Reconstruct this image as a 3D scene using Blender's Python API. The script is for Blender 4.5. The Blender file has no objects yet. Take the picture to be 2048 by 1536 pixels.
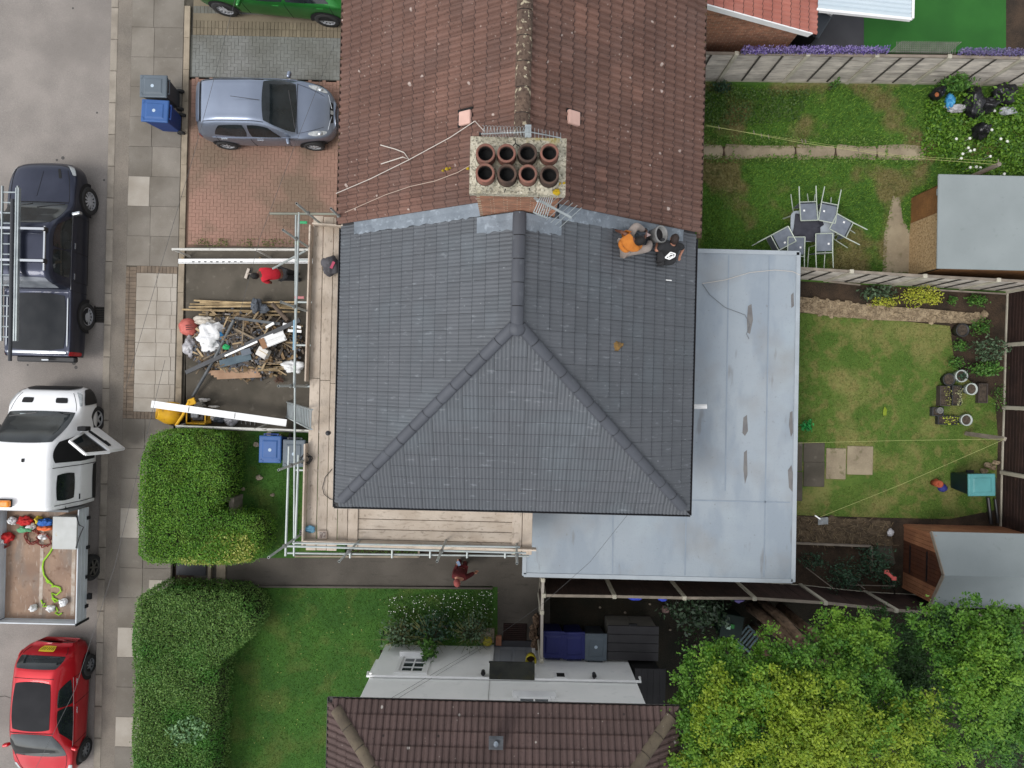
import bpy, bmesh, math, random
import numpy as np
from mathutils import Vector, Matrix, Euler, noise
random.seed(7); rng = np.random.default_rng(7)
SC = bpy.context.scene; COL = SC.collection
PI = math.pi; R = math.radians

# ------------------------------------------------------------------ camera, sky, sun, exposure
H = 20.3; F = 1420.0; TH = R(1.35)          # drone height (m), focal length in px of the 2048 px photo, roll
CT, ST = math.cos(TH), math.sin(TH)
cam = bpy.data.cameras.new('camera'); cam_o = bpy.data.objects.new('camera', cam); COL.objects.link(cam_o)
cam.sensor_width = 36; cam.lens = 36 * F / 2048; cam.clip_end = 500
cam_o.location = (0, 0, H); cam_o.rotation_euler = (0, 0, TH); SC.camera = cam_o
SUN_EL, SUN_AZ = R(58), R(238)                # sun behind thin cloud, to the south-west (azimuth clockwise from +y)
w = bpy.data.worlds.new('World'); SC.world = w; w.use_nodes = True
nt = w.node_tree; nt.nodes.clear()
sky = nt.nodes.new('ShaderNodeTexSky'); sky.sky_type = 'NISHITA'; sky.sun_disc = False
sky.sun_elevation = SUN_EL; sky.sun_rotation = SUN_AZ; sky.dust_density = 1.0; sky.air_density = 1.0
hs = nt.nodes.new('ShaderNodeHueSaturation'); hs.inputs['Saturation'].default_value = 0.18
bg = nt.nodes.new('ShaderNodeBackground'); bg.inputs['Strength'].default_value = 0.15
wo = nt.nodes.new('ShaderNodeOutputWorld')
nt.links.new(sky.outputs[0], hs.inputs['Color']); nt.links.new(hs.outputs[0], bg.inputs['Color']); nt.links.new(bg.outputs[0], wo.inputs['Surface'])
sl = bpy.data.lights.new('sun', 'SUN'); sl.energy = .85; sl.angle = R(20); sl.color = (1, .965, .92)
so = bpy.data.objects.new('sun', sl); COL.objects.link(so)
sd = Vector((math.sin(SUN_AZ) * math.cos(SUN_EL), math.cos(SUN_AZ) * math.cos(SUN_EL), math.sin(SUN_EL)))
so.rotation_euler = sd.to_track_quat('Z', 'Y').to_euler(); so.location = (-8, -12, 30)
vs = SC.view_settings; vs.view_transform = 'Standard'; vs.look = 'None'; vs.gamma = 1; vs.use_curve_mapping = False
vs.exposure = .92

# ------------------------------------------------------------------ helpers
def at(px, py, h=0.0):
    """a point seen at a pixel of the photo, standing at its real height h"""
    u, v, s = px - 1024, 768 - py, (H - h) / F
    return Vector(((u * CT - v * ST) * s, (u * ST + v * CT) * s, h))
def lin(c): c /= 255; return c / 12.92 if c <= .04045 else ((c + .055) / 1.055) ** 2.4
def S(r, g, b, k=.75): return (lin(r) * k, lin(g) * k, lin(b) * k)

MATS = {}
def mat(name, col, col2=None, scale=2.0, rough=.75, bump=0.0, bscale=40, metal=0.0, rnd=0.0, layers=(), coat=0.0, attr=None, stretch=None, spec=.4, contrast=(.35, .65), trans=0.0):
    """principled material: two-tone noise, extra noise/voronoi layers, fine bump, per-object variation"""
    if name in MATS: return MATS[name]
    m = bpy.data.materials.new(name); m.use_nodes = True; n = m.node_tree.nodes; L = m.node_tree.links
    b = n['Principled BSDF']; b.inputs['Roughness'].default_value = rough; b.inputs['Metallic'].default_value = metal
    b.inputs['Specular IOR Level'].default_value = spec; b.inputs['Coat Weight'].default_value = coat; b.inputs['Coat Roughness'].default_value = .05
    geo = n.new('ShaderNodeNewGeometry'); vec = geo.outputs['Position']
    if stretch:
        mp = n.new('ShaderNodeVectorMath'); mp.operation = 'MULTIPLY'; mp.inputs[1].default_value = stretch; L.new(vec, mp.inputs[0]); vec = mp.outputs[0]
    def noise(sc, det=6, v=None):
        t = n.new('ShaderNodeTexNoise'); t.inputs['Scale'].default_value = sc; t.inputs['Detail'].default_value = det; L.new(v or vec, t.inputs['Vector']); return t.outputs['Fac']
    def ramp(f, lo, hi):
        r = n.new('ShaderNodeMapRange'); r.inputs['From Min'].default_value = lo; r.inputs['From Max'].default_value = hi; r.clamp = True; L.new(f, r.inputs['Value']); return r.outputs[0]
    def mix(f, a, c2):
        x = n.new('ShaderNodeMix'); x.data_type = 'RGBA'
        if isinstance(f, float): x.inputs[0].default_value = f
        else: L.new(f, x.inputs[0])
        for k, c in ((6, a), (7, c2)):
            if isinstance(c, tuple): x.inputs[k].default_value = (*c, 1)
            else: L.new(c, x.inputs[k])
        return x.outputs[2]
    c = col
    if attr:
        a = n.new('ShaderNodeAttribute'); a.attribute_name = attr; c = mix(a.outputs['Fac'], col, col2 or col)
    elif col2: c = mix(ramp(noise(scale), *contrast), col, col2)
    for ly in layers:
        kind, sc, lo, hi, lc, fac = ly[:6]
        v = geo.outputs['Position']
        if len(ly) > 6:
            mp = n.new('ShaderNodeVectorMath'); mp.operation = 'MULTIPLY'; mp.inputs[1].default_value = ly[6]; L.new(v, mp.inputs[0]); v = mp.outputs[0]
        if kind == 'n': f = ramp(noise(sc, 5, v), lo, hi)
        else:
            t = n.new('ShaderNodeTexVoronoi'); t.inputs['Scale'].default_value = sc; L.new(v, t.inputs['Vector']); d = t.outputs['Distance']
            k2 = n.new('ShaderNodeSeparateColor'); L.new(t.outputs['Color'], k2.inputs[0])
            ml = n.new('ShaderNodeMath'); ml.operation = 'MULTIPLY_ADD'; L.new(k2.outputs[0], ml.inputs[0]); ml.inputs[1].default_value = .5; L.new(d, ml.inputs[2])
            f = ramp(ml.outputs[0], hi, lo)
        m2 = n.new('ShaderNodeMath'); m2.operation = 'MULTIPLY'; m2.inputs[1].default_value = fac; L.new(f, m2.inputs[0])
        c = mix(m2.outputs[0], c, lc)
    if rnd:
        oi = n.new('ShaderNodeObjectInfo'); rr = n.new('ShaderNodeMapRange'); rr.inputs['To Min'].default_value = 1 - rnd; rr.inputs['To Max'].default_value = 1 + rnd
        L.new(oi.outputs['Random'], rr.inputs['Value']); hv = n.new('ShaderNodeHueSaturation'); L.new(rr.outputs[0], hv.inputs['Value'])
        if isinstance(c, tuple): hv.inputs['Color'].default_value = (*c, 1)
        else: L.new(c, hv.inputs['Color'])
        c = hv.outputs[0]
    if isinstance(c, tuple): b.inputs['Base Color'].default_value = (*c, 1)
    else: L.new(c, b.inputs['Base Color'])
    if bump:
        bp = n.new('ShaderNodeBump'); bp.inputs['Strength'].default_value = bump; bp.inputs['Distance'].default_value = .02; L.new(noise(bscale, 4), bp.inputs['Height']); L.new(bp.outputs[0], b.inputs['Normal'])
    if trans:
        tr = n.new('ShaderNodeBsdfTranslucent'); ms = n.new('ShaderNodeMixShader'); ms.inputs[0].default_value = trans
        if isinstance(c, tuple): tr.inputs[0].default_value = (*c, 1)
        else: L.new(c, tr.inputs[0])
        out = n['Material Output']; L.new(b.outputs[0], ms.inputs[1]); L.new(tr.outputs[0], ms.inputs[2]); L.new(ms.outputs[0], out.inputs[0])
    MATS[name] = m; return m

def root_loc(p):
    while p.parent: p = p.parent
    return p.location.copy()
def tag(o, label=None, cat=None, group=None, kind=None):
    if label: o['label'] = label
    if cat: o['category'] = cat
    if group: o['group'] = group
    if kind: o['kind'] = kind
    return o
def thing(name, label, cat, loc=(0, 0, 0), rz=0.0, group=None):
    o = bpy.data.objects.new(name, None); COL.objects.link(o); o.empty_display_size = .2
    o.location = loc; o.rotation_euler = (0, 0, rz); return tag(o, label, cat, group)
def link(name, me, parent=None, mtx=None):
    o = bpy.data.objects.new(name, me); COL.objects.link(o)
    if parent: o.parent = parent
    if mtx is not None: o.matrix_local = Matrix.Translation(-root_loc(parent)) @ mtx if parent else mtx      # mtx is in world space
    return o
def copy_tree(o, parent=None):
    c = o.copy(); COL.objects.link(c); c.parent = parent
    for ch in list(o.children): copy_tree(ch, c)
    return c

class MB:
    """collects shapes; build() links them as one mesh object"""
    def __init__(s): s.V = []; s.Fc = []; s.Mi = None
    def add(s, vs, fs, mi=None):
        if mi is not None: s.Mi = (s.Mi or [0] * len(s.Fc)) + list(mi)
        k = len(s.V); s.V += [Vector(v) for v in vs]; s.Fc += [tuple(i + k for i in f) for f in fs]; return s
    def box(s, c, d, rot=None):
        c = Vector(c); m = rot.to_matrix() if rot is not None and not isinstance(rot, Matrix) else rot
        vs = [Vector((x * d[0] / 2, y * d[1] / 2, z * d[2] / 2)) for z in (-1, 1) for y in (-1, 1) for x in (-1, 1)]
        if m is not None: vs = [m @ v for v in vs]
        return s.add([c + v for v in vs], [(0, 2, 3, 1), (4, 5, 7, 6), (0, 1, 5, 4), (2, 6, 7, 3), (0, 4, 6, 2), (1, 3, 7, 5)])
    def bb(s, a, b): return s.box([(a[i] + b[i]) / 2 for i in range(3)], [abs(b[i] - a[i]) for i in range(3)])
    def bar(s, p, q, wd, ht, up=(0, 0, 1)):
        p, q = Vector(p), Vector(q); x = (q - p); l = x.length; x.normalize(); z = Vector(up); y = z.cross(x)
        if y.length < 1e-4: y = Vector((0, 1, 0)).cross(x)
        y.normalize(); z = x.cross(y); return s.box((p + q) / 2, (l, wd, ht), Matrix((x, y, z)).transposed())
    def tube(s, pts, r, n=8, cap=True):
        pts = [Vector(p) for p in pts]; rs = r if isinstance(r, (list, tuple)) else [r] * len(pts); k = len(s.V); V = []; Fs = []
        d0 = (pts[1] - pts[0]).normalized(); a = d0.orthogonal().normalized()
        for i, p in enumerate(pts):
            d = (pts[min(i + 1, len(pts) - 1)] - pts[max(i - 1, 0)]).normalized()
            a = (a - d * a.dot(d)); a = a.normalized() if a.length > 1e-6 else d.orthogonal().normalized(); b = d.cross(a)
            V += [p + (a * math.cos(2 * PI * j / n) + b * math.sin(2 * PI * j / n)) * rs[i] for j in range(n)]
        for i in range(len(pts) - 1):
            for j in range(n): Fs.append((i * n + j, i * n + (j + 1) % n, (i + 1) * n + (j + 1) % n, (i + 1) * n + j))
        if cap: Fs += [tuple(range(n - 1, -1, -1)), tuple(range((len(pts) - 1) * n, len(pts) * n))]
        return s.add(V, Fs)
    def lathe(s, prof, c=(0, 0, 0), n=16, mtx=None):
        V = [Vector((r * math.cos(2 * PI * j / n), r * math.sin(2 * PI * j / n), z)) for r, z in prof for j in range(n)]
        if mtx is not None: V = [mtx @ v for v in V]
        Fs = [(i * n + j, i * n + (j + 1) % n, (i + 1) * n + (j + 1) % n, (i + 1) * n + j) for i in range(len(prof) - 1) for j in range(n)]
        if prof[0][0] > 1e-4 and mtx is None: pass
        return s.add([v + Vector(c) for v in V], Fs)
    def disc(s, c, r, n=16, z=0, mtx=None):
        V = [Vector((r * math.cos(2 * PI * j / n), r * math.sin(2 * PI * j / n), z)) for j in range(n)]
        if mtx is not None: V = [mtx @ v for v in V]
        return s.add([v + Vector(c) for v in V], [tuple(range(n))])
    def prism(s, poly, z0, z1):
        n = len(poly); poly = [(p[0], p[1]) for p in poly]
        ar = sum(poly[i][0] * poly[(i + 1) % n][1] - poly[(i + 1) % n][0] * poly[i][1] for i in range(n))
        if ar < 0: poly = poly[::-1]
        return s.add([(x, y, z0) for x, y in poly] + [(x, y, z1) for x, y in poly],
                     [tuple(range(n - 1, -1, -1)), tuple(range(n, 2 * n))] + [(i, (i + 1) % n, n + (i + 1) % n, n + i) for i in range(n)])
    def poly(s, pts): return s.add(pts, [tuple(range(len(pts)))])
    def crumple(s, c, rad, seed=0, amp=.3, flat=None, fq=2.2):
        """creased sack or bag: ridged noise on a dense ball"""
        nu, nv = 34, 20; V = []; so_ = Vector((seed * 3.7, seed * 1.3, seed))
        for i in range(nv + 1):
            a = PI * i / nv
            for j in range(nu):
                b = 2 * PI * j / nu; d = Vector((math.sin(a) * math.cos(b), math.sin(a) * math.sin(b), math.cos(a)))
                k = 1 + amp * 1.1 * noise.noise(d * 1.3 + so_) - amp * 1.0 * abs(noise.noise(d * fq + so_)) - amp * .55 * abs(noise.noise(d * fq * 2.3 + so_)) + amp * .3
                z = d.z * rad[2] * k
                if flat is not None: z = max(z, flat)
                V.append(Vector(c) + Vector((d.x * rad[0] * k, d.y * rad[1] * k, z)))
        return s.add(V, [(i * nu + j, (i + 1) * nu + j, (i + 1) * nu + (j + 1) % nu, i * nu + (j + 1) % nu) for i in range(nv) for j in range(nu)])
    def blob(s, c, rad, seed=0, amp=.25, nu=12, nv=8, flat=None):
        """lumpy closed shape: bags, stones"""
        rr = random.Random(seed); ph = [rr.uniform(0, 6.28) for _ in range(6)]; V = []
        for i in range(nv + 1):
            a = PI * i / nv
            for j in range(nu):
                b = 2 * PI * j / nu
                k = 1 + amp * (.5 * math.sin(3 * b + ph[0] + 2 * a) + .35 * math.sin(5 * b + ph[1] - 3 * a) + .4 * math.sin(4 * a + ph[2] + b))
                z = math.cos(a) * rad[2] * k
                if flat is not None: z = max(z, flat)
                V.append(Vector(c) + Vector((math.sin(a) * math.cos(b) * rad[0] * k, math.sin(a) * math.sin(b) * rad[1] * k, z)))
        return s.add(V, [(i * nu + j, (i + 1) * nu + j, (i + 1) * nu + (j + 1) % nu, i * nu + (j + 1) % nu) for i in range(nv) for j in range(nu)])
    def build(s, name, m, parent=None, bevel=0.0, smooth=False, world=True, seg=1):
        me = bpy.data.meshes.new(name); off = root_loc(parent) if (parent and world) else Vector()
        me.from_pydata([v - off for v in s.V], [], s.Fc); me.materials.append(m)
        if s.Mi:
            for q_ in s.xm: me.materials.append(q_)
            me.polygons.foreach_set('material_index', s.Mi)
        if smooth: me.polygons.foreach_set('use_smooth', [True] * len(me.polygons))
        me.update(); o = link(name, me, parent)
        if bevel:
            b = o.modifiers.new('b', 'BEVEL'); b.width = bevel; b.segments = seg; b.limit_method = 'ANGLE'; b.harden_normals = False
        return o
def solo(name, mb, m, label, cat, group=None, **k):
    """a thing that is one mesh: origin moved to its base"""
    if mb.V:
        c = sum(mb.V, Vector()) / len(mb.V); c.z = min(v.z for v in mb.V)
        mb.V = [v - c for v in mb.V]
    o = mb.build(name, m, None, world=False, **k); o.location = c; return tag(o, label, cat, group)
def struct(name, mb, m, **k): return tag(mb.build(name, m, **k), kind='structure')

def add_attr(me, vals):
    a = me.attributes.new('rnd', 'FLOAT', 'FACE'); a.data.foreach_set('value', np.asarray(vals, np.float32))
def np_mesh(name, V, Fq, m, parent=None, vals=None):
    """quads from numpy arrays"""
    me = bpy.data.meshes.new(name); V = np.asarray(V, np.float32); Fq = np.asarray(Fq, np.int32); nf, k = Fq.shape
    if parent is not None: V = V - np.array(root_loc(parent), np.float32)
    me.vertices.add(len(V)); me.vertices.foreach_set('co', V.ravel()); me.loops.add(nf * k); me.loops.foreach_set('vertex_index', Fq.ravel())
    me.polygons.add(nf); me.polygons.foreach_set('loop_start', np.arange(nf, dtype=np.int32) * k); me.update(calc_edges=True); me.materials.append(m)
    if vals is not None: add_attr(me, vals)
    return link(name, me, parent)
def leaves(name, P, size, m, parent=None, up=.6, aspect=.55, vals=None, N=None):
    """many leaf-sized diamond faces at points P (n,3)"""
    P = np.asarray(P, float); n = len(P); nr = rng.normal(size=(n, 3)); nr /= np.linalg.norm(nr, axis=1)[:, None]
    base = np.array([0, 0, 1.0]) if N is None else N
    nr = nr * (1 - up) + base * up; nr /= np.linalg.norm(nr, axis=1)[:, None]
    t = np.cross(nr, rng.normal(size=(n, 3))); t /= np.linalg.norm(t, axis=1)[:, None]; b = np.cross(nr, t)
    s = size * rng.uniform(.6, 1.35, n)[:, None]; q = s * aspect
    V = np.stack([P - t * s * .5, P + b * q * .5 + nr * s * .12, P + t * s * .5, P - b * q * .5 + nr * s * .12], 1).reshape(-1, 3)
    if vals is None: vals = rng.random(n)
    return np_mesh(name, V, np.arange(4 * n).reshape(n, 4), m, parent, vals)
def inside(poly, X, Y):
    r = np.zeros(len(X), bool); n = len(poly)
    for i in range(n):
        x1, y1 = poly[i][0], poly[i][1]; x2, y2 = poly[(i + 1) % n][0], poly[(i + 1) % n][1]
        c = ((y1 > Y) != (y2 > Y)); r ^= c & (X < (x2 - x1) * (Y - y1) / ((y2 - y1) or 1e-9) + x1)
    return r
def edge_dist(poly, X, Y):
    d = np.full(len(X), 1e9); n = len(poly)
    for i in range(n):
        a = np.array(poly[i][:2]); b = np.array(poly[(i + 1) % n][:2]); e = b - a; t = np.clip(((X - a[0]) * e[0] + (Y - a[1]) * e[1]) / (e @ e + 1e-9), 0, 1)
        d = np.minimum(d, np.hypot(X - a[0] - t * e[0], Y - a[1] - t * e[1]))
    return d
def scatter(poly, n):
    xs = [p[0] for p in poly]; ys = [p[1] for p in poly]; X = rng.uniform(min(xs), max(xs), n); Y = rng.uniform(min(ys), max(ys), n); k = inside(poly, X, Y); return X[k], Y[k]
def area(poly): return abs(sum(poly[i][0] * poly[(i + 1) % len(poly)][1] - poly[(i + 1) % len(poly)][0] * poly[i][1] for i in range(len(poly)))) / 2
def pxpoly(pts, h): return [at(x, y, h) for x, y in pts]
def shrink(poly, d):
    n = len(poly); out = []; sg = 1 if sum(poly[i][0] * poly[(i + 1) % n][1] - poly[(i + 1) % n][0] * poly[i][1] for i in range(n)) > 0 else -1
    for i in range(n):
        a, b, c = (Vector(poly[j % n][:2]) for j in (i - 1, i, i + 1)); e1 = (b - a).normalized(); e2 = (c - b).normalized()
        n1 = Vector((-e1.y, e1.x)) * sg; n2 = Vector((-e2.y, e2.x)) * sg; k = n1 + n2; k = k / max(.3, k.dot(n1)); out.append(b + k * d)
    return out
def grass(name, poly, dens, ht, m, z=.1, holes=(), lab=None, lean=.7):
    """upright blades on a lawn: one object of countless blades"""
    X, Y = scatter(poly, int(area([(p[0], p[1]) for p in poly]) * dens * 1.6))
    for hpoly in holes:
        k = ~inside(hpoly, X, Y); X, Y = X[k], Y[k]
    n = len(X); a = rng.uniform(0, 2 * PI, n); l = ht * rng.uniform(.5, 1.5, n); ln = lean * rng.uniform(.3, 1.2, n); wd = rng.uniform(.006, .014, n) * (1 + ht * 4)
    D = np.stack([np.cos(a), np.sin(a)], 1); Pn = np.stack([-D[:, 1], D[:, 0]], 1); B = np.stack([X, Y], 1)
    z0 = np.full((n, 1), z)
    v0 = np.hstack([B - Pn * wd[:, None], z0]); v1 = np.hstack([B + Pn * wd[:, None], z0]); v2 = np.hstack([B + D * (l * ln)[:, None], z0 + l[:, None]])
    o = np_mesh(name, np.stack([v0, v1, v2], 1).reshape(-1, 3), np.arange(3 * n).reshape(n, 3), m, None, rng.random(n)); return tag(o, lab, 'grass' if lab else None, kind='stuff')
# ------------------------------------------------------------------ materials
BLK = (.01, .01, .011)
M_road = mat('asphalt road', S(158, 150, 143), S(140, 133, 127), 1.1, .9, .35, 90, layers=[('n', 55, .5, .72, S(185, 178, 170), .5), ('n', 70, .5, .75, S(95, 90, 86), .45), ('n', .35, .52, .7, S(124, 118, 112), .6), ('v', .9, .04, .07, S(90, 86, 82), .6)])
M_kerb = mat('kerb concrete', S(165, 156, 143), S(140, 131, 119), 2.5, .9, .3, 60, rnd=.1, layers=[('n', 50, .52, .7, S(112, 105, 95), .4)])
M_verge = mat('pavement asphalt', S(142, 133, 122), S(122, 115, 106), 1.6, .95, .5, 80, layers=[('n', 80, .5, .7, S(165, 155, 142), .5), ('n', 60, .52, .7, S(85, 80, 72), .5)])
M_slab = mat('paving slab', S(144, 137, 127), S(126, 119, 109), 1.4, .9, .3, 60, rnd=.12, layers=[('n', 9, .62, .75, S(165, 158, 146), .4), ('n', .8, .5, .7, S(106, 98, 86), .5), ('n', 50, .5, .72, S(92, 87, 78), .3)])
M_slabl = mat('pale paving slab', S(186, 178, 166), S(172, 163, 150), 2.2, .85, .2, 60, rnd=.05, layers=[('n', 1.2, .5, .72, S(150, 140, 126), .5), ('n', 40, .56, .74, S(140, 132, 120), .35)])
M_bord = mat('brown brick border', S(138, 122, 105), S(118, 105, 92), 5, .9, .3, 60, rnd=.12)
M_joint = mat('sandy joint', S(96, 90, 80), S(74, 69, 60), 6, .95)
M_jred = mat('red sand joint', S(122, 96, 82), S(98, 82, 70), 2, .95)
M_jgry = mat('grey sand joint', S(104, 104, 98), S(84, 84, 78), 2, .95)
M_red = mat('red block paver', S(170, 132, 116), S(150, 119, 103), .55, .85, .3, 60, rnd=.06, layers=[('n', .7, .46, .62, S(118, 104, 86), .75), ('n', 40, .55, .75, S(112, 84, 72), .4)])
M_gry = mat('grey block paver', S(136, 138, 134), S(118, 118, 112), .7, .85, .3, 60, rnd=.07, layers=[('n', .8, .5, .68, S(150, 150, 148), .5), ('n', .6, .5, .66, S(100, 96, 84), .5)])
M_bei = mat('buff block paver', S(140, 128, 108), S(118, 108, 90), .9, .85, .3, 60, rnd=.12)
M_conc = mat('stained concrete drive', S(104, 97, 86), S(86, 80, 70), .8, .9, .3, 50, layers=[('n', 5, .6, .75, S(140, 132, 120), .5), ('n', 1.6, .5, .7, S(74, 70, 60), .5), ('v', 3.5, .05, .08, S(140, 134, 124), .4)])
M_path = mat('old asphalt path', S(98, 92, 84), S(78, 73, 66), .9, .95, .4, 70, layers=[('n', 2.5, .58, .75, S(66, 62, 56), .6, (1, 4, 1)), ('n', 60, .55, .72, S(124, 116, 106), .4)])
M_soil = mat('dark soil', S(78, 62, 48), S(50, 41, 32), 2.4, .95, .8, 30, layers=[('n', 40, .58, .72, S(112, 92, 72), .5), ('n', 30, .55, .7, S(34, 28, 22), .6)])
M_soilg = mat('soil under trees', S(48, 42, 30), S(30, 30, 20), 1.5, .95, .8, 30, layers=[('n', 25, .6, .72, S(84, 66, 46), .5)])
G1, G2, G3 = S(96, 122, 48), S(78, 108, 36), S(158, 146, 92)
M_lawn = mat('lawn turf', G1, G2, 1.1, .95, .6, 60, layers=[('n', .9, .5, .66, G3, .6), ('n', 3.4, .5, .64, S(140, 130, 78), .6), ('n', 14, .5, .7, S(62, 88, 30), .5), ('n', 30, .56, .7, S(110, 128, 62), .5)])
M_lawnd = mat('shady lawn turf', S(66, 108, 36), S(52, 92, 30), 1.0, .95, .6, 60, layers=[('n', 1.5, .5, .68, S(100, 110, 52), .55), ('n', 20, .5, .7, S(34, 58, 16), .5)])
M_wild = mat('rough grass', S(84, 124, 42), S(66, 104, 34), 1.2, .95, .7, 50, layers=[('n', .9, .5, .62, S(136, 122, 82), .85), ('n', 16, .5, .7, S(38, 60, 18), .5)])
M_blade = mat('grass blade', S(84, 118, 40), S(146, 164, 80), rough=.8, attr='rnd', trans=.25, layers=[('n', .9, .5, .66, S(178, 162, 104), .5), ('n', 3.4, .5, .64, S(150, 140, 84), .6), ('n', 1.7, .55, .7, S(58, 92, 28), .5)])
M_bladed = mat('green grass blade', S(64, 112, 34), S(122, 164, 70), rough=.8, attr='rnd', trans=.25, layers=[('n', 1.5, .5, .68, S(140, 144, 80), .5), ('n', 3.2, .54, .68, S(58, 98, 34), .5)])
M_bladew = mat('weedy grass blade', S(70, 116, 34), S(146, 184, 74), rough=.8, attr='rnd', trans=.25, layers=[('n', .9, .5, .62, S(156, 138, 92), .8), ('n', 3.5, .54, .66, S(60, 100, 34), .5)])
M_turf = mat('artificial turf', S(48, 112, 42), S(40, 100, 36), 1.2, .95, .5, 90)
M_rubble = mat('rubble stone', S(182, 162, 132), S(136, 118, 94), 7, .95, .9, 25, layers=[('n', 25, .52, .68, S(66, 56, 44), .7), ('n', 14, .6, .72, S(186, 168, 138), .6)])
M_dpave = mat('dark wet paving', S(72, 72, 76), S(58, 58, 62), 1.2, .7, .2, 50)

# ------------------------------------------------------------------ ground, road, pavement
struct('ground', MB().bb((-45, -45, -.6), (45, 45, .085)), M_soil)
struct('road', MB().bb((-45, -45, .05), (-11.6, 45, .0951)), M_road)
G = .2                                           # pavement and gardens stand one kerb above the road surface
def sheet(name, pts, z, m, px=True):
    p = pxpoly(pts, z) if px else [Vector((x, y, z)) for x, y in pts]
    return struct(name, MB().prism(p, .02, z), m)
def cube_mesh(name, m, bev=.0):
    bm = bmesh.new(); bmesh.ops.create_cube(bm, size=1); me = bpy.data.meshes.new(name); bm.to_mesh(me); bm.free(); me.materials.append(m); return me
def chip_mesh(name, m, dx, dy, dz, ch):
    """a block with chamfered top edges (shared by all alike pieces)"""
    x, y = dx / 2, dy / 2; V = []
    for a, b, z in ((x, y, -dz), (x, y, -ch), (x - ch, y - ch, 0)): V += [(-a, -b, z), (a, -b, z), (a, b, z), (-a, b, z)]
    Fs = [(8, 9, 10, 11)] + [(i * 4 + j, i * 4 + (j + 1) % 4, i * 4 + 4 + (j + 1) % 4, i * 4 + 4 + j) for i in (0, 1) for j in range(4)]
    me = bpy.data.meshes.new(name); me.from_pydata(V, [], Fs); me.materials.append(m); return me
kerb = struct('kerb', MB().bb((-11.6, -40, .02), (-11.39, 40, .17)), M_joint)
y = -13.0
km = {}
for i in range(30):
    lk = .9
    me = km.setdefault('k', chip_mesh('kerb_stone', M_kerb, .205, .9 - .012, .12, .015))
    link('kerb_stone', me, kerb, Matrix.Translation((-11.495 + random.uniform(-.004, .004), y + lk / 2, G + random.uniform(-.004, .004)))); y += lk
struct('pavement_strip', MB().bb((-11.39, -40, .02), (-11.0, 40, .192)), M_verge)
pav = struct('pavement', MB().bb((-11.0, -40, .02), (-9.5, 40, .184)), M_joint)
def slab(par, x0, x1, y0, y1, m, z=G, g=.006, key=None, name='paving_slab'):
    dx, dy = x1 - x0 - g, y1 - y0 - g; k = (m.name, round(dx, 3), round(dy, 3))
    me = km.setdefault(k, chip_mesh(name, m, dx, dy, .05, .006))
    t = Matrix.Translation(((x0 + x1) / 2, (y0 + y1) / 2, z + random.uniform(-.003, .004))) @ Euler((random.uniform(-.004, .004), random.uniform(-.004, .004), random.uniform(-.006, .006))).to_matrix().to_4x4()
    return link(name, me, par, t)
pale = {2, 13, 15}
def wy(px, py, z=G): return at(px, py, z).y
ya, yb = wy(300, 532), wy(300, 838)
ys = [ya + k * .845 for k in range(13)] + [yb - (k + 1) * .845 for k in range(14)]
for i, y0 in enumerate(ys):
    y1 = y0 + .845
    c = [-11.0, -10.36 + random.uniform(-.03, .03), -9.53]
    for j in (0, 1):
        py = 768 - (y0 + y1) / 2 * 70.5
        m = M_slabl if (j == 0 and i in (2, 9, 16, 20, 23)) else M_slab
        slab(pav, c[j], c[j + 1], y0, y1, m)
# crossover in front of the drive: pale slabs inside a brown brick border
xb0, xb1 = -11.0, -9.53
for k in range(int((ya - yb) / .105)):
    slab(pav, xb0 + .0, xb0 + .1, yb + k * .105, yb + (k + 1) * .105, M_bord, name='brick')
    slab(pav, xb0 + .1, xb0 + .3, yb + k * .105, yb + (k + 1) * .105, M_bord, name='brick')
for k in range(11):
    slab(pav, xb0 + .3 + k * .105, xb0 + .3 + (k + 1) * .105, ya - .2, ya, M_bord, name='brick')
    slab(pav, xb0 + .3 + k * .105, xb0 + .3 + (k + 1) * .105, yb, yb + .2, M_bord, name='brick')
nrow = 10; hh = (ya - yb - .4) / nrow
for i in range(nrow):
    xs = [xb0 + .3, xb0 + .3 + (.42 if i % 2 else .60), xb0 + .3 + (.78 if i % 2 else .98), xb1 - .02]
    if i % 2: xs = [xb0 + .3, xb0 + .3 + .58, xb0 + .3 + 1.02, xb1 - .02]
    for j in range(3): slab(pav, xs[j], xs[j + 1], yb + .2 + i * hh, yb + .2 + (i + 1) * hh, M_slabl)
# edging stones between pavement and drives
edg = struct('path_edging', MB().bb((-9.53, -1.3, .02), (-9.28, 11, .17)), M_joint)
M_edge = mat('edging concrete', S(172, 158, 138), S(146, 134, 116), 3, .9, .3, 50, rnd=.1)
y = yb
while y < 9.6:
    l = .9; slab(edg, -9.50, -9.33, y, y + l, M_edge, z=G + .05, name='edging_stone'); y += l

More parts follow.
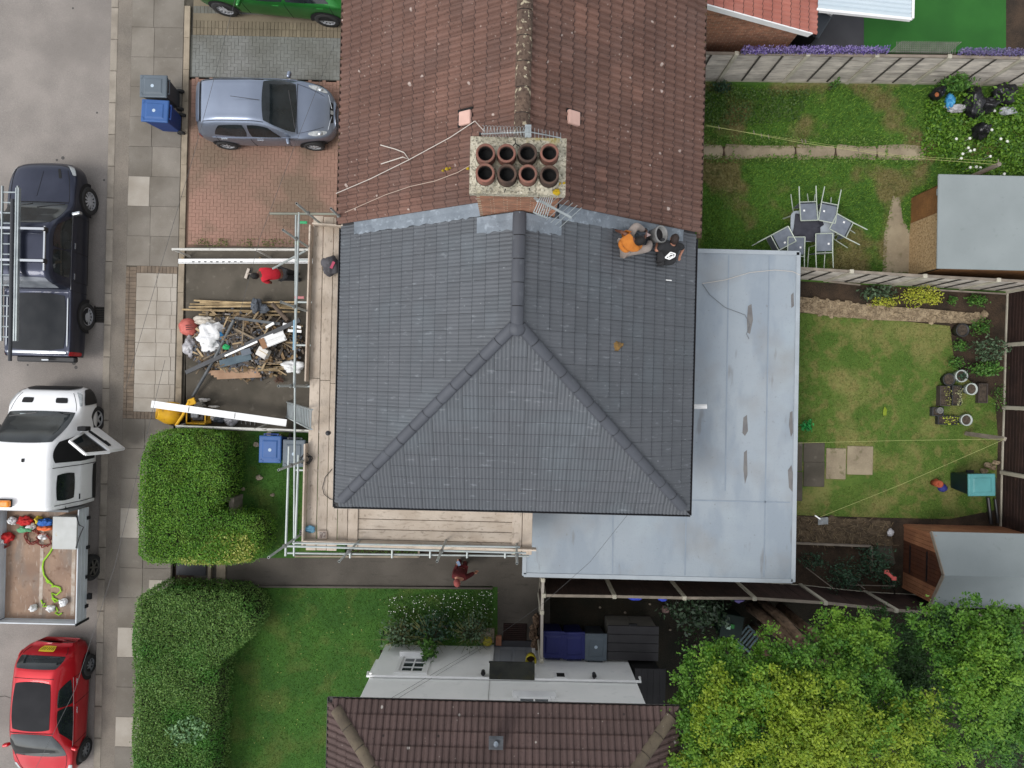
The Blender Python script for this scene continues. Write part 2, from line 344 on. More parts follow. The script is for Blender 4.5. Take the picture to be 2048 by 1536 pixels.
# drives --------------------------------------------------------------
def herring(name, x0, x1, y0, y1, m, nobj, mj, z=G, skip=None):
    base = struct(name, MB().bb((x0 - .07, y0 - .09, .02), (x1, y1, z - .007)), mj); u = .1; br = []
    me = chip_mesh('paver', m, .195, .095, .03, .004)
    for i in range(-1, int((x1 - x0) / u) + 1):
        for j in range(-1, int((y1 - y0) / u) + 2):
            d = (i - j) % 4
            if d == 0: cx, cy, rt = x0 + (i + 1) * u, y0 + (j + .5) * u, 0
            elif d == 2: cx, cy, rt = x0 + (i + .5) * u, y0 + j * u, PI / 2
            else: continue
            hx, hy = (.1, .05) if rt == 0 else (.05, .1)
            a0, a1, b0, b1 = max(cx - hx, x0), min(cx + hx, x1), max(cy - hy, y0), min(cy + hy, y1)      # bricks cut at the edges
            if a1 - a0 < .045 or b1 - b0 < .045: continue
            br.append(((a0 + a1) / 2, (b0 + b1) / 2, rt, ((a1 - a0) if rt == 0 else (b1 - b0)) / .2, ((b1 - b0) if rt == 0 else (a1 - a0)) / .1))
    br.sort(key=lambda b: b[0] ** 2 + b[1] ** 2); rest = MB()
    mv = [v.co.copy() for v in me.vertices]; mf = [tuple(p.vertices) for p in me.polygons]
    for k, (cx, cy, rt, sx, sy) in enumerate(br):
        t = Matrix.Translation((cx, cy, z + random.uniform(-.003, .003))) @ Euler((random.uniform(-.01, .01), random.uniform(-.01, .01), rt)).to_matrix().to_4x4() @ Matrix.Diagonal((sx, sy, 1, 1))
        if k < nobj: link('paver', me, base, t)
        else: rest.add([t @ v for v in mv], mf)
    if rest.V: tag(rest.build('pavers', m, base), kind='stuff')
    return base
xd1 = -3.9
ydm = wy(500, 157)
herring('red_driveway', -9.27, xd1, wy(500, 492), ydm, M_red, 300, M_jred)
herring('grey_driveway', -9.27, xd1, ydm + .02, wy(500, 72), M_gry, 300, M_jgry)
bd = struct('driveway_border', MB().bb((-9.27, wy(500, 72), .02), (xd1, 11.4, G - .02)), M_joint)
yy = wy(500, 72)
for r in range(5):
    for k in range(int((xd1 + 9.27) / .105)):
        if r in (0, 1, 3): slab(bd, -9.27 + k * .105, -9.27 + (k + 1) * .105, yy + r * .205, yy + (r + 1) * .205, M_bei if r < 2 else M_gry, name='paver')
struct('parking_paving', MB().bb((-9.27, yy + .41, .02), (xd1, 14, G - .008)), M_bei)
sheet('concrete_driveway', [(372, 494), (690, 494), (690, 862), (372, 862)], G, M_conc)

# gardens ---------------------------------------------------------------
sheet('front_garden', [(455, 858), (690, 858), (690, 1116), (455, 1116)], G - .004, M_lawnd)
sheet('side_path', [(388, 1110), (1100, 1110), (1100, 1330), (985, 1330), (985, 1172), (388, 1172)], G - .012, M_path)
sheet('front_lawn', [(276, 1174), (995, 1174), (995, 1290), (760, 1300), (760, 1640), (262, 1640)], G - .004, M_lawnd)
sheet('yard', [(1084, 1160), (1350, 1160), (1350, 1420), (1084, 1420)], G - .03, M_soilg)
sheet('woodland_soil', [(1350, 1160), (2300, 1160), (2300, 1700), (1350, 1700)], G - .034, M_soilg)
sheet('rough_lawn', [(1380, 150), (2300, 150), (2300, 604), (2048, 588), (1597, 562), (1380, 562)], G - .004, M_wild)
sheet('back_lawn', [(1560, 560), (2030, 560), (2030, 1190), (1560, 1190)], G - .02, M_soil)
lawn_px = [(1580, 625), (1660, 628), (1780, 640), (1900, 652), (1908, 720), (1918, 745), (1990, 800), (1996, 880), (1990, 1020), (1900, 1038), (1760, 1035), (1580, 1030)]
sheet('lawn', lawn_px, G, M_lawn)
sheet('artificial_turf', [(1728, -60), (2012, -60), (2012, 104), (1728, 104)], G, M_turf)
sheet('patio', [(1400, -60), (1728, -60), (1728, 104), (1400, 104)], G - .004, M_dpave)
sheet('planting_bed', [(2012, -60), (2200, -60), (2200, 104), (2012, 104)], G - .006, M_soil)
M_gpath = mat('worn concrete path', S(176, 162, 136), S(148, 134, 112), 1.6, .95, .5, 40, layers=[('n', 22, .55, .72, S(178, 164, 140), .5), ('n', 4, .58, .7, S(90, 92, 50), .6)])
gp = struct('garden_path', MB().prism(pxpoly([(1400, 293), (1850, 296), (1850, 318), (1400, 314)], G - .002), .02, G - .002), M_soil)
for a, b in ((1400, 1444), (1452, 1588), (1596, 1668), (1676, 1752), (1758, 1852)):
    q = pxpoly([(a, 281 + a * .004 + random.uniform(-2, 2)), ((a + b) / 2, 282 + a * .004 + random.uniform(-2, 3)), (b, 281 + b * .006), (b + 3, 300), (b, 318 + random.uniform(-3, 3)), ((a + b) / 2, 318 + random.uniform(-3, 3)), (a, 317 + random.uniform(-2, 3)), (a - 3, 298)], G + .02); MB().prism(q, .05, G + .02).build('path_slab', M_gpath, gp, bevel=.02)
sheet('shed_path', [(1786, 392), (1800, 396), (1806, 440), (1878, 545), (1765, 545), (1768, 470)], G + .006, M_gpath)

def lawn_mesh(*a, **k): return grass(*a, **k)
BL = [p for p in pxpoly(lawn_px, G)]
patio_hole = pxpoly([(1585, 885), (1648, 885), (1648, 897), (1750, 890), (1750, 960), (1648, 985), (1648, 1005), (1585, 1005)], G)
grass('lawn_grass', BL, 800, .022, M_blade, G, holes=[patio_hole], lab='patchy mown grass with yellow spots behind the flat roof')
gp_h = pxpoly([(1395, 296), (1835, 298), (1835, 313), (1395, 311)], G); sp_h = pxpoly([(1786, 400), (1798, 404), (1806, 450), (1870, 545), (1772, 545), (1772, 470)], G)
tb_h = pxpoly([(1850, 385), (2060, 385), (2060, 545), (1850, 545)], G)
grass('rough_grass', pxpoly([(1400, 170), (2100, 176), (2100, 548), (1400, 548)], G), 800, .06, M_bladew, G, holes=[gp_h, sp_h, tb_h], lab='long weedy grass round the metal garden table')
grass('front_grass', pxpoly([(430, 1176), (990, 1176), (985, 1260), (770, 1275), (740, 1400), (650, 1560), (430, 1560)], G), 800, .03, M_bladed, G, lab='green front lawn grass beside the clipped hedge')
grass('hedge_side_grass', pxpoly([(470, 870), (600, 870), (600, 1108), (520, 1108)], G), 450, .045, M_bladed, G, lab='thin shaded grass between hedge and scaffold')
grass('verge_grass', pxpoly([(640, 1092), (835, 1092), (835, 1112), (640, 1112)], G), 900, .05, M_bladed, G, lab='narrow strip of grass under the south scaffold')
tag(solo('path_edge', MB().bar(at(590, 1112, G), at(838, 1113, G), .05, .1).bar(at(838, 1113, G), at(838, 1096, G), .05, .1), M_edge, 'thin concrete edging between grass strip and side path', 'edging'))
solo('path_kerb', MB().bar(at(462, 1172, G), at(770, 1174, G), .05, .12).bar(at(770, 1174, G), at(985, 1176, G), .05, .12), M_path, 'low concrete kerb along the front lawn beside the path', 'edging')
# ------------------------------------------------------------------ houses
PT = math.tan(R(34.4))
M_slate = mat('grey concrete tile', S(93, 96, 101), S(84, 88, 93), .9, .55, .2, 70, rnd=.07, layers=[('n', .9, .52, .72, S(112, 120, 126), .4), ('n', 7, .63, .72, S(150, 156, 162), .35, (.5, 1.6, 1)), ('n', 18, .68, .76, S(190, 196, 200), .4)])
M_slrid = mat('new grey ridge tile', S(80, 83, 90), S(74, 77, 84), 2, .6, .15, 60, rnd=.05, layers=[('n', 6, .62, .75, S(108, 114, 118), .4)])
LICH = [('n', 1.2, .5, .7, S(116, 92, 84), .5), ('n', 22, .55, .7, S(98, 76, 68), .5), ('n', 30, .64, .70, S(50, 38, 32), .8), ('v', 4.2, .15, .2, S(206, 190, 180), .75), ('v', 11, .18, .24, S(178, 160, 148), .6), ('v', 6.5, .14, .18, S(48, 36, 30), .8)]
M_redt = mat('weathered red tile', S(126, 94, 82), S(108, 80, 70), .8, .85, .4, 60, rnd=.13, layers=LICH)
M_redt2 = mat('fresher red tile', S(140, 104, 90), S(124, 92, 80), 1.5, .85, .3, 60, rnd=.06, layers=LICH[2:5])
M_brnt = mat('brown lichened tile', S(92, 74, 70), S(80, 64, 60), 1.0, .85, .4, 60, rnd=.07, layers=[('n', 22, .55, .7, S(64, 50, 46), .5), ('v', 3.0, .12, .15, S(190, 184, 176), .75), ('v', 9, .13, .17, S(160, 150, 142), .6), ('v', 4.3, .13, .16, S(30, 24, 22), .85)])
M_lichrid = mat('lichened ridge', S(112, 92, 78), S(90, 74, 64), 3, .9, .6, 40, rnd=.08, layers=[('n', 18, .5, .62, S(66, 50, 42), .7), ('n', 12, .58, .66, S(200, 188, 160), .8), ('v', 9, .12, .15, S(214, 206, 186), .8)])
M_brnrid = mat('pale mossy ridge', S(108, 97, 80), S(88, 78, 66), 3, .9, .4, 40, rnd=.05, layers=[('v', 8, .10, .13, S(210, 204, 190), .8), ('n', 25, .6, .7, S(66, 56, 46), .6)])
M_lead = mat('lead flashing', S(136, 145, 154), S(110, 119, 128), 2.2, .45, .4, 25, metal=.15, layers=[('n', 9, .55, .7, S(170, 180, 190), .6), ('n', 5, .58, .72, S(92, 100, 110), .5)])
M_brick = mat('orange brown brick', S(176, 120, 92), S(146, 100, 78), 6, .9, .4, 60, rnd=.22, layers=[('n', 14, .55, .7, S(104, 76, 62), .5)])
M_mort = mat('lime mortar', S(196, 178, 152), S(166, 148, 126), 8, .95, .4, 60)
M_render = mat('white painted render', (.86, .86, .84), (.80, .81, .79), 1.2, .85, .15, 40, layers=[('n', 5, .6, .75, S(238, 240, 238, .74), .5)])
M_rend2 = mat('pale render', S(200, 196, 188), S(186, 182, 174), 1.2, .9, .2, 40)
M_gut = mat('black plastic', (.012, .012, .014), rough=.35, spec=.5)
M_brgut = mat('mossy brown gutter', S(92, 70, 58), S(70, 54, 46), 6, .85, .5, 40, layers=[('n', 16, .55, .65, S(150, 132, 110), .7)])
M_white = mat('white upvc', (.8, .8, .79), (.74, .74, .73), 3, .4)
M_glass = mat('window glass', (.03, .04, .045), rough=.05, spec=.8)
M_dark = mat('dark interior', (.006, .006, .006), rough=.9)
M_terr = mat('terracotta', S(150, 100, 86), S(122, 84, 72), 5, .85, .3, 50, rnd=.12, layers=[('n', 14, .5, .68, S(110, 92, 76), .6)])

M_edgeshade = mat('red tile painted edge shade', S(74, 54, 48), S(56, 42, 38), 6, .9); M_edgeshade2 = mat('slate tile painted edge shade', S(60, 63, 69), S(50, 53, 59), 6, .8)  # dark tones for the shadow line painted along each tile course
def tile_mesh(name, m, w, ln, rolls, hh, lip=.026):
    """interlocking roll tile: x across, y down the slope (0 at head), z out of the roof"""
    xs, zs = [], []
    if rolls == 4:
        for i in range(9): xs.append((.008 + i / 8 * .984) * w); zs.append(hh if i % 2 else 0)
    else:
        pr = [(0, 0), (.14, .0), (.22, .8), (.32, 1), (.42, .8), (.50, 0), (.64, 0), (.72, .8), (.82, 1), (.92, .8), (1, 0)]
        for a, b in pr: xs.append((.006 + a * .988) * w); zs.append(b * hh)
    n = len(xs); g = .016 if rolls == 2 else .011                      # g: strip at each tile's lower edge, course shadow painted in dark
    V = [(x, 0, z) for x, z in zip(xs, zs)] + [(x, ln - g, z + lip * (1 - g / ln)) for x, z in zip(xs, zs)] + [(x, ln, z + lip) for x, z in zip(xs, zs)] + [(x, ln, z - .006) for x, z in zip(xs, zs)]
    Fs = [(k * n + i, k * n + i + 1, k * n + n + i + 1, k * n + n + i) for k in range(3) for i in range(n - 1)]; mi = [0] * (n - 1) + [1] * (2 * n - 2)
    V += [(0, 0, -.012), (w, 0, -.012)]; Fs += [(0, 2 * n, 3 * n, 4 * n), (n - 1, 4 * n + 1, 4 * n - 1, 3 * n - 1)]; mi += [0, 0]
    me = bpy.data.meshes.new(name); me.from_pydata(V, [], Fs); me.materials.append(m); me.materials.append(M_edgeshade if rolls == 2 else M_edgeshade2); me.polygons.foreach_set('material_index', mi); return me
GA = .297; CP = GA * math.cos(R(34.4))      # tile gauge along the slope and in plan
def slope(tiles, e0, edir, ddir, ze, length, half, w, me, keep, cuts):
    """one roof plane; e0 eave start, edir along the eave, ddir plan direction up-slope; collects (matrix, cut planes)"""
    ncol = int(math.ceil(length / w)) + 1; nrow = int(half / CP) + 1
    up = Vector((ddir.x * math.cos(R(34.4)), ddir.y * math.cos(R(34.4)), math.sin(R(34.4)))); nrm = edir.cross(up)
    if nrm.z < 0: nrm = -nrm
    xax = (-up).cross(nrm); xax = xax if True else edir
    for r in range(nrow):
        for c in range(ncol):
            o = e0 + edir * (c * w if xax.dot(edir) > 0 else (c + 1) * w) + up * ((r + 1) * GA - .03) + nrm * .012
            mtx = Matrix.Translation(o + nrm * random.uniform(-.002, .003)) @ Matrix((xax, -up, nrm)).transposed().to_4x4() @ Euler((random.uniform(-.004, .004), random.uniform(-.003, .003), random.uniform(-.004, .004))).to_matrix().to_4x4()
            cs = [mtx @ Vector(p) for p in ((0, 0, 0), (w, 0, 0), (0, GA, 0), (w, GA, 0))]
            ctr = sum(cs, Vector()) / 4
            st = 2
            for (p, nn) in cuts:
                ds = [(q - p).dot(nn) for q in cs]
                if all(d < .01 for d in ds): st = 0; break
                if any(d < -.005 for d in ds): st = min(st, 1)
            if st: tiles.append((ctr, mtx, me, st == 1, cuts))
def place_tiles(tiles, par, nobj, m, camz=H, alt=None):
    tiles.sort(key=lambda t: -t[0].z - (.001 * (abs(t[0].y) < 8))); rest = MB(); k = 0
    for ctr, mtx, me, cut, cuts in tiles:
        mm = me
        if cut:
            bm = bmesh.new(); bm.from_mesh(me); bmesh.ops.transform(bm, matrix=mtx, verts=bm.verts)
            for p, nn in cuts: bmesh.ops.bisect_plane(bm, geom=bm.verts[:] + bm.edges[:] + bm.faces[:], plane_co=p, plane_no=nn, clear_inner=True)
            if len(bm.faces) < 2: bm.free(); continue
            inv = mtx.inverted(); bmesh.ops.transform(bm, matrix=inv, verts=bm.verts); mm = bpy.data.meshes.new('cut_tile'); bm.to_mesh(mm); bm.free(); mm.materials.clear(); [mm.materials.append(q_) for q_ in me.materials]
        if k < nobj: link('tile', mm, par, mtx); k += 1
        else: rest.add([mtx @ v.co for v in mm.vertices], [tuple(p.vertices) for p in mm.polygons], [p.material_index for p in mm.polygons]); rest.xm = [M_edgeshade2 if m is M_slate else M_edgeshade]
    if rest.V: tag(rest.build('tiles', m, par), kind='stuff')
def ridge_run(par, p, q, m, r=.13, ln=.42, name='ridge_tile', over=.02, z=.0):
    p, q = Vector(p), Vector(q); d = q - p; L_ = d.length; d.normalize(); n = max(1, round(L_ / ln)); st = L_ / n
    side = Vector((0, 0, 1)).cross(d).normalized(); up = d.cross(side); ns = 8
    V = []
    for t, rr in ((.0, r), (st - .014, r)):
        for i in range(ns + 1):
            a = PI * i / ns; V.append((t, math.cos(a) * rr, math.sin(a) * rr * .8))
    Fs = [(k * (ns + 1) + i, k * (ns + 1) + i + 1, (k + 1) * (ns + 1) + i + 1, (k + 1) * (ns + 1) + i) for k in range(1) for i in range(ns)]
    me = bpy.data.meshes.new(name); me.from_pydata(V, [], Fs); me.materials.append(m)
    me.polygons.foreach_set('use_smooth', [len(f.vertices) == 4 for f in me.polygons])
    B = Matrix((d, side, up)).transposed().to_4x4()
    q_ = MB(); q_.tube([p + d * .02 - up * .03, q - d * .02 - up * .03], r * .86, 10); q_.build('ridge_bedding', MATS['roofing felt'], par)
    for k in range(n): link(name, me, par, Matrix.Translation(p + d * (k * st) + up * (z + random.uniform(-.004, .004))) @ B @ Euler((0, 0, random.uniform(-.008, .008))).to_matrix().to_4x4())
def gutter(par, p, q, m, r=.06):
    p, q = Vector(p), Vector(q); mb = MB(); d = (q - p).normalized(); s = Vector((-d.y, d.x, 0)); n = 6; V = []
    for pt in (p, q):
        for rr in (r, r * .82):
            for i in range(n + 1): a = PI + PI * i / n; V.append(pt + s * math.cos(a) * rr + Vector((0, 0, math.sin(a) * rr)))
    k = n + 1
    Fs = [(i, i + 1, 2 * k + i + 1, 2 * k + i) for i in range(n)] + [(k + i, 3 * k + i, 3 * k + i + 1, k + i + 1) for i in range(n)] + [(0, 2 * k, 3 * k, k), (n, k + n, 3 * k + n, 2 * k + n)]
    return mb.add(V, Fs).build('gutter', m, par)

EX0, EX1, EY0, EY1, EZ = -3.63, 3.76, -2.61, 3.28, 5.2
HALF = (EX1 - EX0) / 2; CX = (EX0 + EX1) / 2; RZ = EZ + HALF * PT; AY = EY0 + HALF
# --- slate-grey roofed house
hs1 = thing('house', 'house with the newly laid slate grey hipped roof inside scaffolding', 'house', (CX, 0.3, 0))
MB().bb((EX0 + .32, EY0 + .32, 0), (EX1 - .32, 3.2, EZ - .12)).build('wall', M_rend2, hs1)
e, zz = .02, EZ - .02
MB().add([(EX0 + e, EY0 + e, zz), (EX1 - e, EY0 + e, zz), (EX1 - e, EY1, zz), (EX0 + e, EY1, zz), (CX, AY, RZ - .03), (CX, EY1, RZ - .03)], [(0, 1, 4), (1, 2, 5, 4), (0, 4, 5, 3), (2, 3, 5), (3, 2, 1, 0)]).build('roof', mat('roofing felt', (.03, .03, .032), rough=.9), hs1)
roof1 = hs1.children[1]
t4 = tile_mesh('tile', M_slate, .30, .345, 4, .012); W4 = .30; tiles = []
A = Vector((CX, AY, RZ))
hipW = [(A, Vector((-1, 1, 0)).normalized()), (Vector((0, EY1 - .01, 0)), Vector((0, -1, 0))), (Vector((CX - .02, 0, 0)), Vector((-1, 0, 0)))]
hipE = [(A, Vector((1, 1, 0)).normalized()), (Vector((0, EY1 - .01, 0)), Vector((0, -1, 0))), (Vector((CX + .02, 0, 0)), Vector((1, 0, 0)))]
hipS = [(A, Vector((1, -1, 0)).normalized()), (A, Vector((-1, -1, 0)).normalized())]
slope(tiles, Vector((EX0, EY0, EZ)), Vector((0, 1, 0)), Vector((1, 0, 0)), EZ, EY1 - EY0, HALF, W4, t4, None, hipW)
slope(tiles, Vector((EX1, EY0, EZ)), Vector((0, 1, 0)), Vector((-1, 0, 0)), EZ, EY1 - EY0, HALF, W4, t4, None, hipE)
slope(tiles, Vector((EX0, EY0, EZ)), Vector((1, 0, 0)), Vector((0, 1, 0)), EZ, EX1 - EX0, HALF, W4, t4, None, hipS)
place_tiles(tiles, roof1, 300, M_slate)
ridge_run(roof1, (CX, EY1 - .24, RZ), (CX, AY - .13, RZ), M_slrid, .122, .46)
MB().blob((CX, AY - .1, RZ + .02), (.15, .15, .09), 2, .05, 16, 8).build('ridge_cap', M_slrid, roof1, smooth=True)
ridge_run(roof1, (EX0 + .08, EY0 + .08, EZ + .06), (CX - .04, AY - .04, RZ - .0), M_slrid, .11, .45, 'hip_tile')
ridge_run(roof1, (EX1 - .08, EY0 + .08, EZ + .06), (CX + .04, AY - .04, RZ - .0), M_slrid, .11, .45, 'hip_tile')
gutter(hs1, (EX0 - .065, EY0 - .1, EZ - .0), (EX0 - .065, EY1 - .05, EZ - .0), M_gut)
gutter(hs1, (EX1 + .065, EY0 - .1, EZ - .0), (EX1 + .065, EY1 - .1, EZ - .0), M_gut)
gutter(hs1, (EX0 - .1, EY0 - .065, EZ - .0), (EX1 + .1, EY0 - .065, EZ - .0), M_gut)
MB().bb((EX0 + .04, EY0 + .02, EZ - .2), (EX0 + .02, EY1, EZ - .03)).bb((EX1 - .04, EY0 + .02, EZ - .2), (EX1 - .02, EY1, EZ - .03)).bb((EX0 + .02, EY0 + .0, EZ - .2), (EX1 - .02, EY0 + .02, EZ - .03)).build('fascia', M_gut, hs1)
# lead flashing strips along the party line, rippled over the tiles
def rz(x): return RZ - abs(x - CX) * PT
for sg in (-1, 1):
    mb = MB(); V = []; n = 40; x0 = CX + sg * .72; x1 = (EX0 + .25) if sg < 0 else (EX1 - .25)
    for i in range(n + 1):
        x = x0 + (x1 - x0) * i / n; k = random.uniform(-.02, .02)
        for yy, dz in ((EY1 + .02, .10), (EY1 - .08, .062), (EY1 - .23 + k, .048 + random.uniform(0, .012))): V.append((x, yy, rz(x) + dz + .01))
    mb.add(V, [(i * 3 + j, i * 3 + j + 1, i * 3 + j + 4, i * 3 + j + 3) for i in range(n) for j in (0, 1)]); mb.build('flashing', M_lead, roof1)
mb = MB(); V = []
for i in range(33):
    x = CX - .78 + 1.56 * i / 32
    for yy, dz in ((3.03, .11), (2.92, .07), (2.74 + random.uniform(-.02, .02), .055)): V.append((x, yy, rz(x) + dz))
mb.add(V, [(i * 3 + j, i * 3 + j + 1, i * 3 + j + 4, i * 3 + j + 3) for i in range(32) for j in (0, 1)]); mb.build('apron_flashing', M_lead, roof1)
solo('overflow_pipe', MB().tube([(3.62, at(1400, 813, 3).y, 3.0), (3.62, at(1400, 813, 3).y, 3.9), at(1414, 813, 4.1)], .055, 12), M_white, 'short white plastic pipe standing on the flat roof by the eave', 'pipe')

# --- red-tiled semi
NY1 = 10.6
hs2 = thing('house', 'semi-detached house with the lichen-spotted red brown tiled roof', 'house', (CX, 7, 0))
MB().bb((EX0 + .3, 3.25, 0), (EX1 - .25, NY1, EZ - .1)).build('wall', M_rend2, hs2)
X0, X1 = EX0 - .06, EX1 + .07; RH = .07; HF2 = (X1 - X0) / 2; C2 = (X0 + X1) / 2; RZ2 = EZ + RH + HF2 * PT
MB().add([(X0 + e, 3.27, EZ + RH - .03), (X1 - e, 3.27, EZ + RH - .03), (X1 - e, NY1, EZ + RH - .03), (X0 + e, NY1, EZ + RH - .03), (C2, 3.27, RZ2 - .04), (C2, NY1, RZ2 - .04)], [(1, 0, 4), (1, 4, 5, 2), (4, 0, 3, 5), (2, 5, 3), (0, 1, 2, 3)]).build('roof', MATS['roofing felt'], hs2)
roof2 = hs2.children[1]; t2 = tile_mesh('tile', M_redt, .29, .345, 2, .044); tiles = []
slope(tiles, Vector((X0, 3.3, EZ + RH)), Vector((0, 1, 0)), Vector((1, 0, 0)), EZ, 6.6, HF2, .29, t2, None, [(Vector((C2 - .02, 0, 0)), Vector((-1, 0, 0)))])
slope(tiles, Vector((X1, 3.3, EZ + RH)), Vector((0, 1, 0)), Vector((-1, 0, 0)), EZ, 6.6, HF2, .29, t2, None, [(Vector((C2 + .02, 0, 0)), Vector((1, 0, 0)))])
inch = lambda c: -.72 < c.x < .76 and 3.0 < c.y < 3.84
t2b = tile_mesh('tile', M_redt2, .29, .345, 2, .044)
t2l = []
for t in tiles:
    c = t[0]
    if c.y < 3.85 and -.60 < c.x < .64: continue
    fresh = c.x > 1.0 and ((abs(c.x - 1.15) < .15 and 6.4 < c.y < 7.0) or (abs(c.x - 2.65) < .14 and 5.9 < c.y < 6.7) or (abs(c.x - 3.4) < .14 and 4.6 < c.y < 6.2) or random.random() < .02)
    t2l.append((c, t[1], t2b if fresh else t[2], t[3], t[4]))
vis = [t for t in t2l if t[0].y < 8.0]; inv = [t for t in t2l if t[0].y >= 8.0]
for k, t in enumerate(vis): vis[k] = t
place_tiles(vis, roof2, 300, M_redt)
rest = MB()
for c, mtx, me, cut, cuts in inv: rest.add([mtx @ v.co for v in me.vertices], [tuple(p.vertices) for p in me.polygons])
tag(rest.build('tiles', M_redt, roof2), kind='stuff')
ridge_run(roof2, (C2, 3.84, RZ2 + .0), (C2, NY1, RZ2 + .0), M_lichrid, .14, .46)
gutter(hs2, (X0 - .075, 3.3, EZ), (X0 - .075, NY1, EZ), M_brgut, .055)
gutter(hs2, (X1 + .075, 3.2, EZ), (X1 + .075, NY1, EZ), M_brgut, .055)
mo = MB()                                        # moss lumps on the eaves
for k in range(170):
    yy = 3.3 + random.random() * 5.4; sx = random.choice((X0 - .06, X1 + .06)); mo.blob((sx + random.uniform(-.03, .03), yy, EZ + .06), (random.uniform(.012, .035), random.uniform(.015, .05), .02), k, .2, 6, 4)
tag(mo.build('moss', mat('moss', S(90, 64, 46), S(120, 104, 80), 20, .95, .5, 60), roof2), kind='stuff')
# moss/lichen crumbs on tiles
for px, lab in ((931, 'left'), (1147, 'right')):
    p = at(px, 236, 7.15); p.z = EZ + RH + (HF2 - abs(p.x - C2)) * PT + .095
    p = at(px, 236, p.z); rt = Matrix.Rotation(R(34.4) * (-1 if p.x < C2 else 1), 3, 'Y')
    mb = MB().box(p, (.27, .26, .09), rt); mb.build('tile_vent', mat('pink vent tile', S(222, 182, 168), S(208, 170, 156), 4, .8), roof2, bevel=.025, seg=2)
    MB().box(p - Vector((0, -.03, .05)), (.34, .32, .05), rt).build('vent_base', MATS['dark interior'], roof2)
# --- chimney stack (part of the pair; rises from the party wall)
cb = (-.655, 3.06, .70, 3.80)
ch = thing('chimney_stack', 'brick chimney stack with mortar cap and eight pots', 'chimney', (.02, 3.43, 6.6))
MB().bb((cb[0] + .001, cb[1] + .001, 6.6), (cb[2] - .001, cb[3] - .001, 9.02)).build('core', M_mort, ch)
bme = chip_mesh('brick', M_brick, .215, .1, .065, .004); brs = []
for r in range(30):
    z = 9.0 - r * .075
    off = 0 if r % 2 else .1125
    for face in range(4):
        ln = (cb[2] - cb[0]) if face in (0, 2) else (cb[3] - cb[1]); k = off * .5
        while k < ln - .06:
            l = min(.215, ln - k); mx = k + l / 2
            if face == 0: c, rt = (cb[0] + mx, cb[1] + .05, z), 0
            elif face == 2: c, rt = (cb[0] + mx, cb[3] - .05, z), 0
            elif face == 1: c, rt = (cb[2] - .05, cb[1] + mx, z), PI / 2
            else: c, rt = (cb[0] + .05, cb[1] + mx, z), PI / 2
            brs.append((c, rt, l, face)); k += .225
brs.sort(key=lambda b: (b[3] != 0, -b[0][2])); rest = MB(); mv = [v.co.copy() for v in bme.vertices]; mf = [tuple(p.vertices) for p in bme.polygons]
for k, (c, rt, l, face) in enumerate(brs):
    t = Matrix.Translation(Vector(c) + Vector((random.uniform(-.0005, .0005), random.uniform(-.0005, .0005), 0))) @ Matrix.Rotation(rt, 4, 'Z') @ Matrix.Diagonal((l / .215, 1, 1, 1))
    if k < 280: link('brick', bme, ch, t)
    else: rest.add([t @ v for v in mv], mf)
tag(rest.build('bricks', M_brick, ch), kind='stuff')
M_cap = mat('lichened mortar', S(204, 196, 176), S(168, 162, 142), 3.5, .95, .9, 22, layers=[('n', 22, .5, .62, S(96, 92, 78), .7), ('n', 30, .6, .7, S(226, 222, 206), .8), ('n', 3.0, .60, .7, S(168, 150, 60), .7), ('n', 40, .62, .7, S(50, 48, 40), .7)])
mb = MB(); V = []; nx, ny = 36, 24
for j in range(ny + 1):
    for i in range(nx + 1):
        x, yy = -.745 + 1.515 * i / nx, 2.985 + .9 * j / ny; dd = min(x + .745, .77 - x, yy - 2.985, 3.885 - yy)
        V.append((x + (random.uniform(-.008, .008) if 0 < i < nx else 0), yy, 9.12 + min(dd, .3) * .22 + random.uniform(-.008, .008)))
mb.add(V, [(j * (nx + 1) + i, j * (nx + 1) + i + 1, (j + 1) * (nx + 1) + i + 1, (j + 1) * (nx + 1) + i) for j in range(ny) for i in range(nx)])
mb.bb((-.745, 2.985, 8.99), (.77, 3.885, 9.121)); mb.build('cap', M_cap, ch)
mb = MB()
for pts in ([(1030, 277), (1031, 286), (1026, 292)], [(1031, 287), (1038, 292), (1042, 296)], [(988, 307), (997, 308)], [(1072, 305), (1082, 306)], [(990, 360), (1000, 358)], [(1026, 363), (1036, 366), (1044, 362)], [(1012, 372), (1009, 385)], [(1056, 368), (1060, 382)]):
    q = [at(x, y_, 9.195) for x, y_ in pts]; mb.tube(q, .008, 5)
mb.build('crack', MATS['dark interior'], ch)
M_pot2 = mat('sooty terracotta', S(96, 74, 62), S(60, 48, 42), 6, .9, .3, 50)
for k, (px, py) in enumerate([(971, 306), (1013, 306), (1055, 305), (1099, 305), (970, 345), (1014, 347), (1056, 347), (1099, 349)]):
    hp = 9.42; p = at(px, py, hp); r = random.uniform(.132, .14)
    pot = MB().lathe([(r + .03, 9.12), (r + .012, 9.2), (r, 9.3), (r + .0, hp - .05), (r + .012, hp - .03), (r + .01, hp), (r - .022, hp), (r - .024, hp - .03)], (p.x, p.y, 0), 24).build('chimney_pot', M_terr if k in (0, 1, 3, 4, 6) else M_pot2, ch, smooth=True)
    MB().lathe([(r - .024, hp - .031), (r - .026, hp - .07)], (p.x, p.y, 0), 20).build('inner_rim', M_pot2, pot); MB().lathe([(r - .026, hp - .07), (r - .028, hp - .19), (.001, hp - .2)], (p.x, p.y, 0), 20).build('soot', MATS['dark interior'], pot)
    MB().lathe([(r + .075, 9.13), (r + .02, 9.23)], (p.x, p.y, 0), 20).build('flaunching', M_cap, pot)
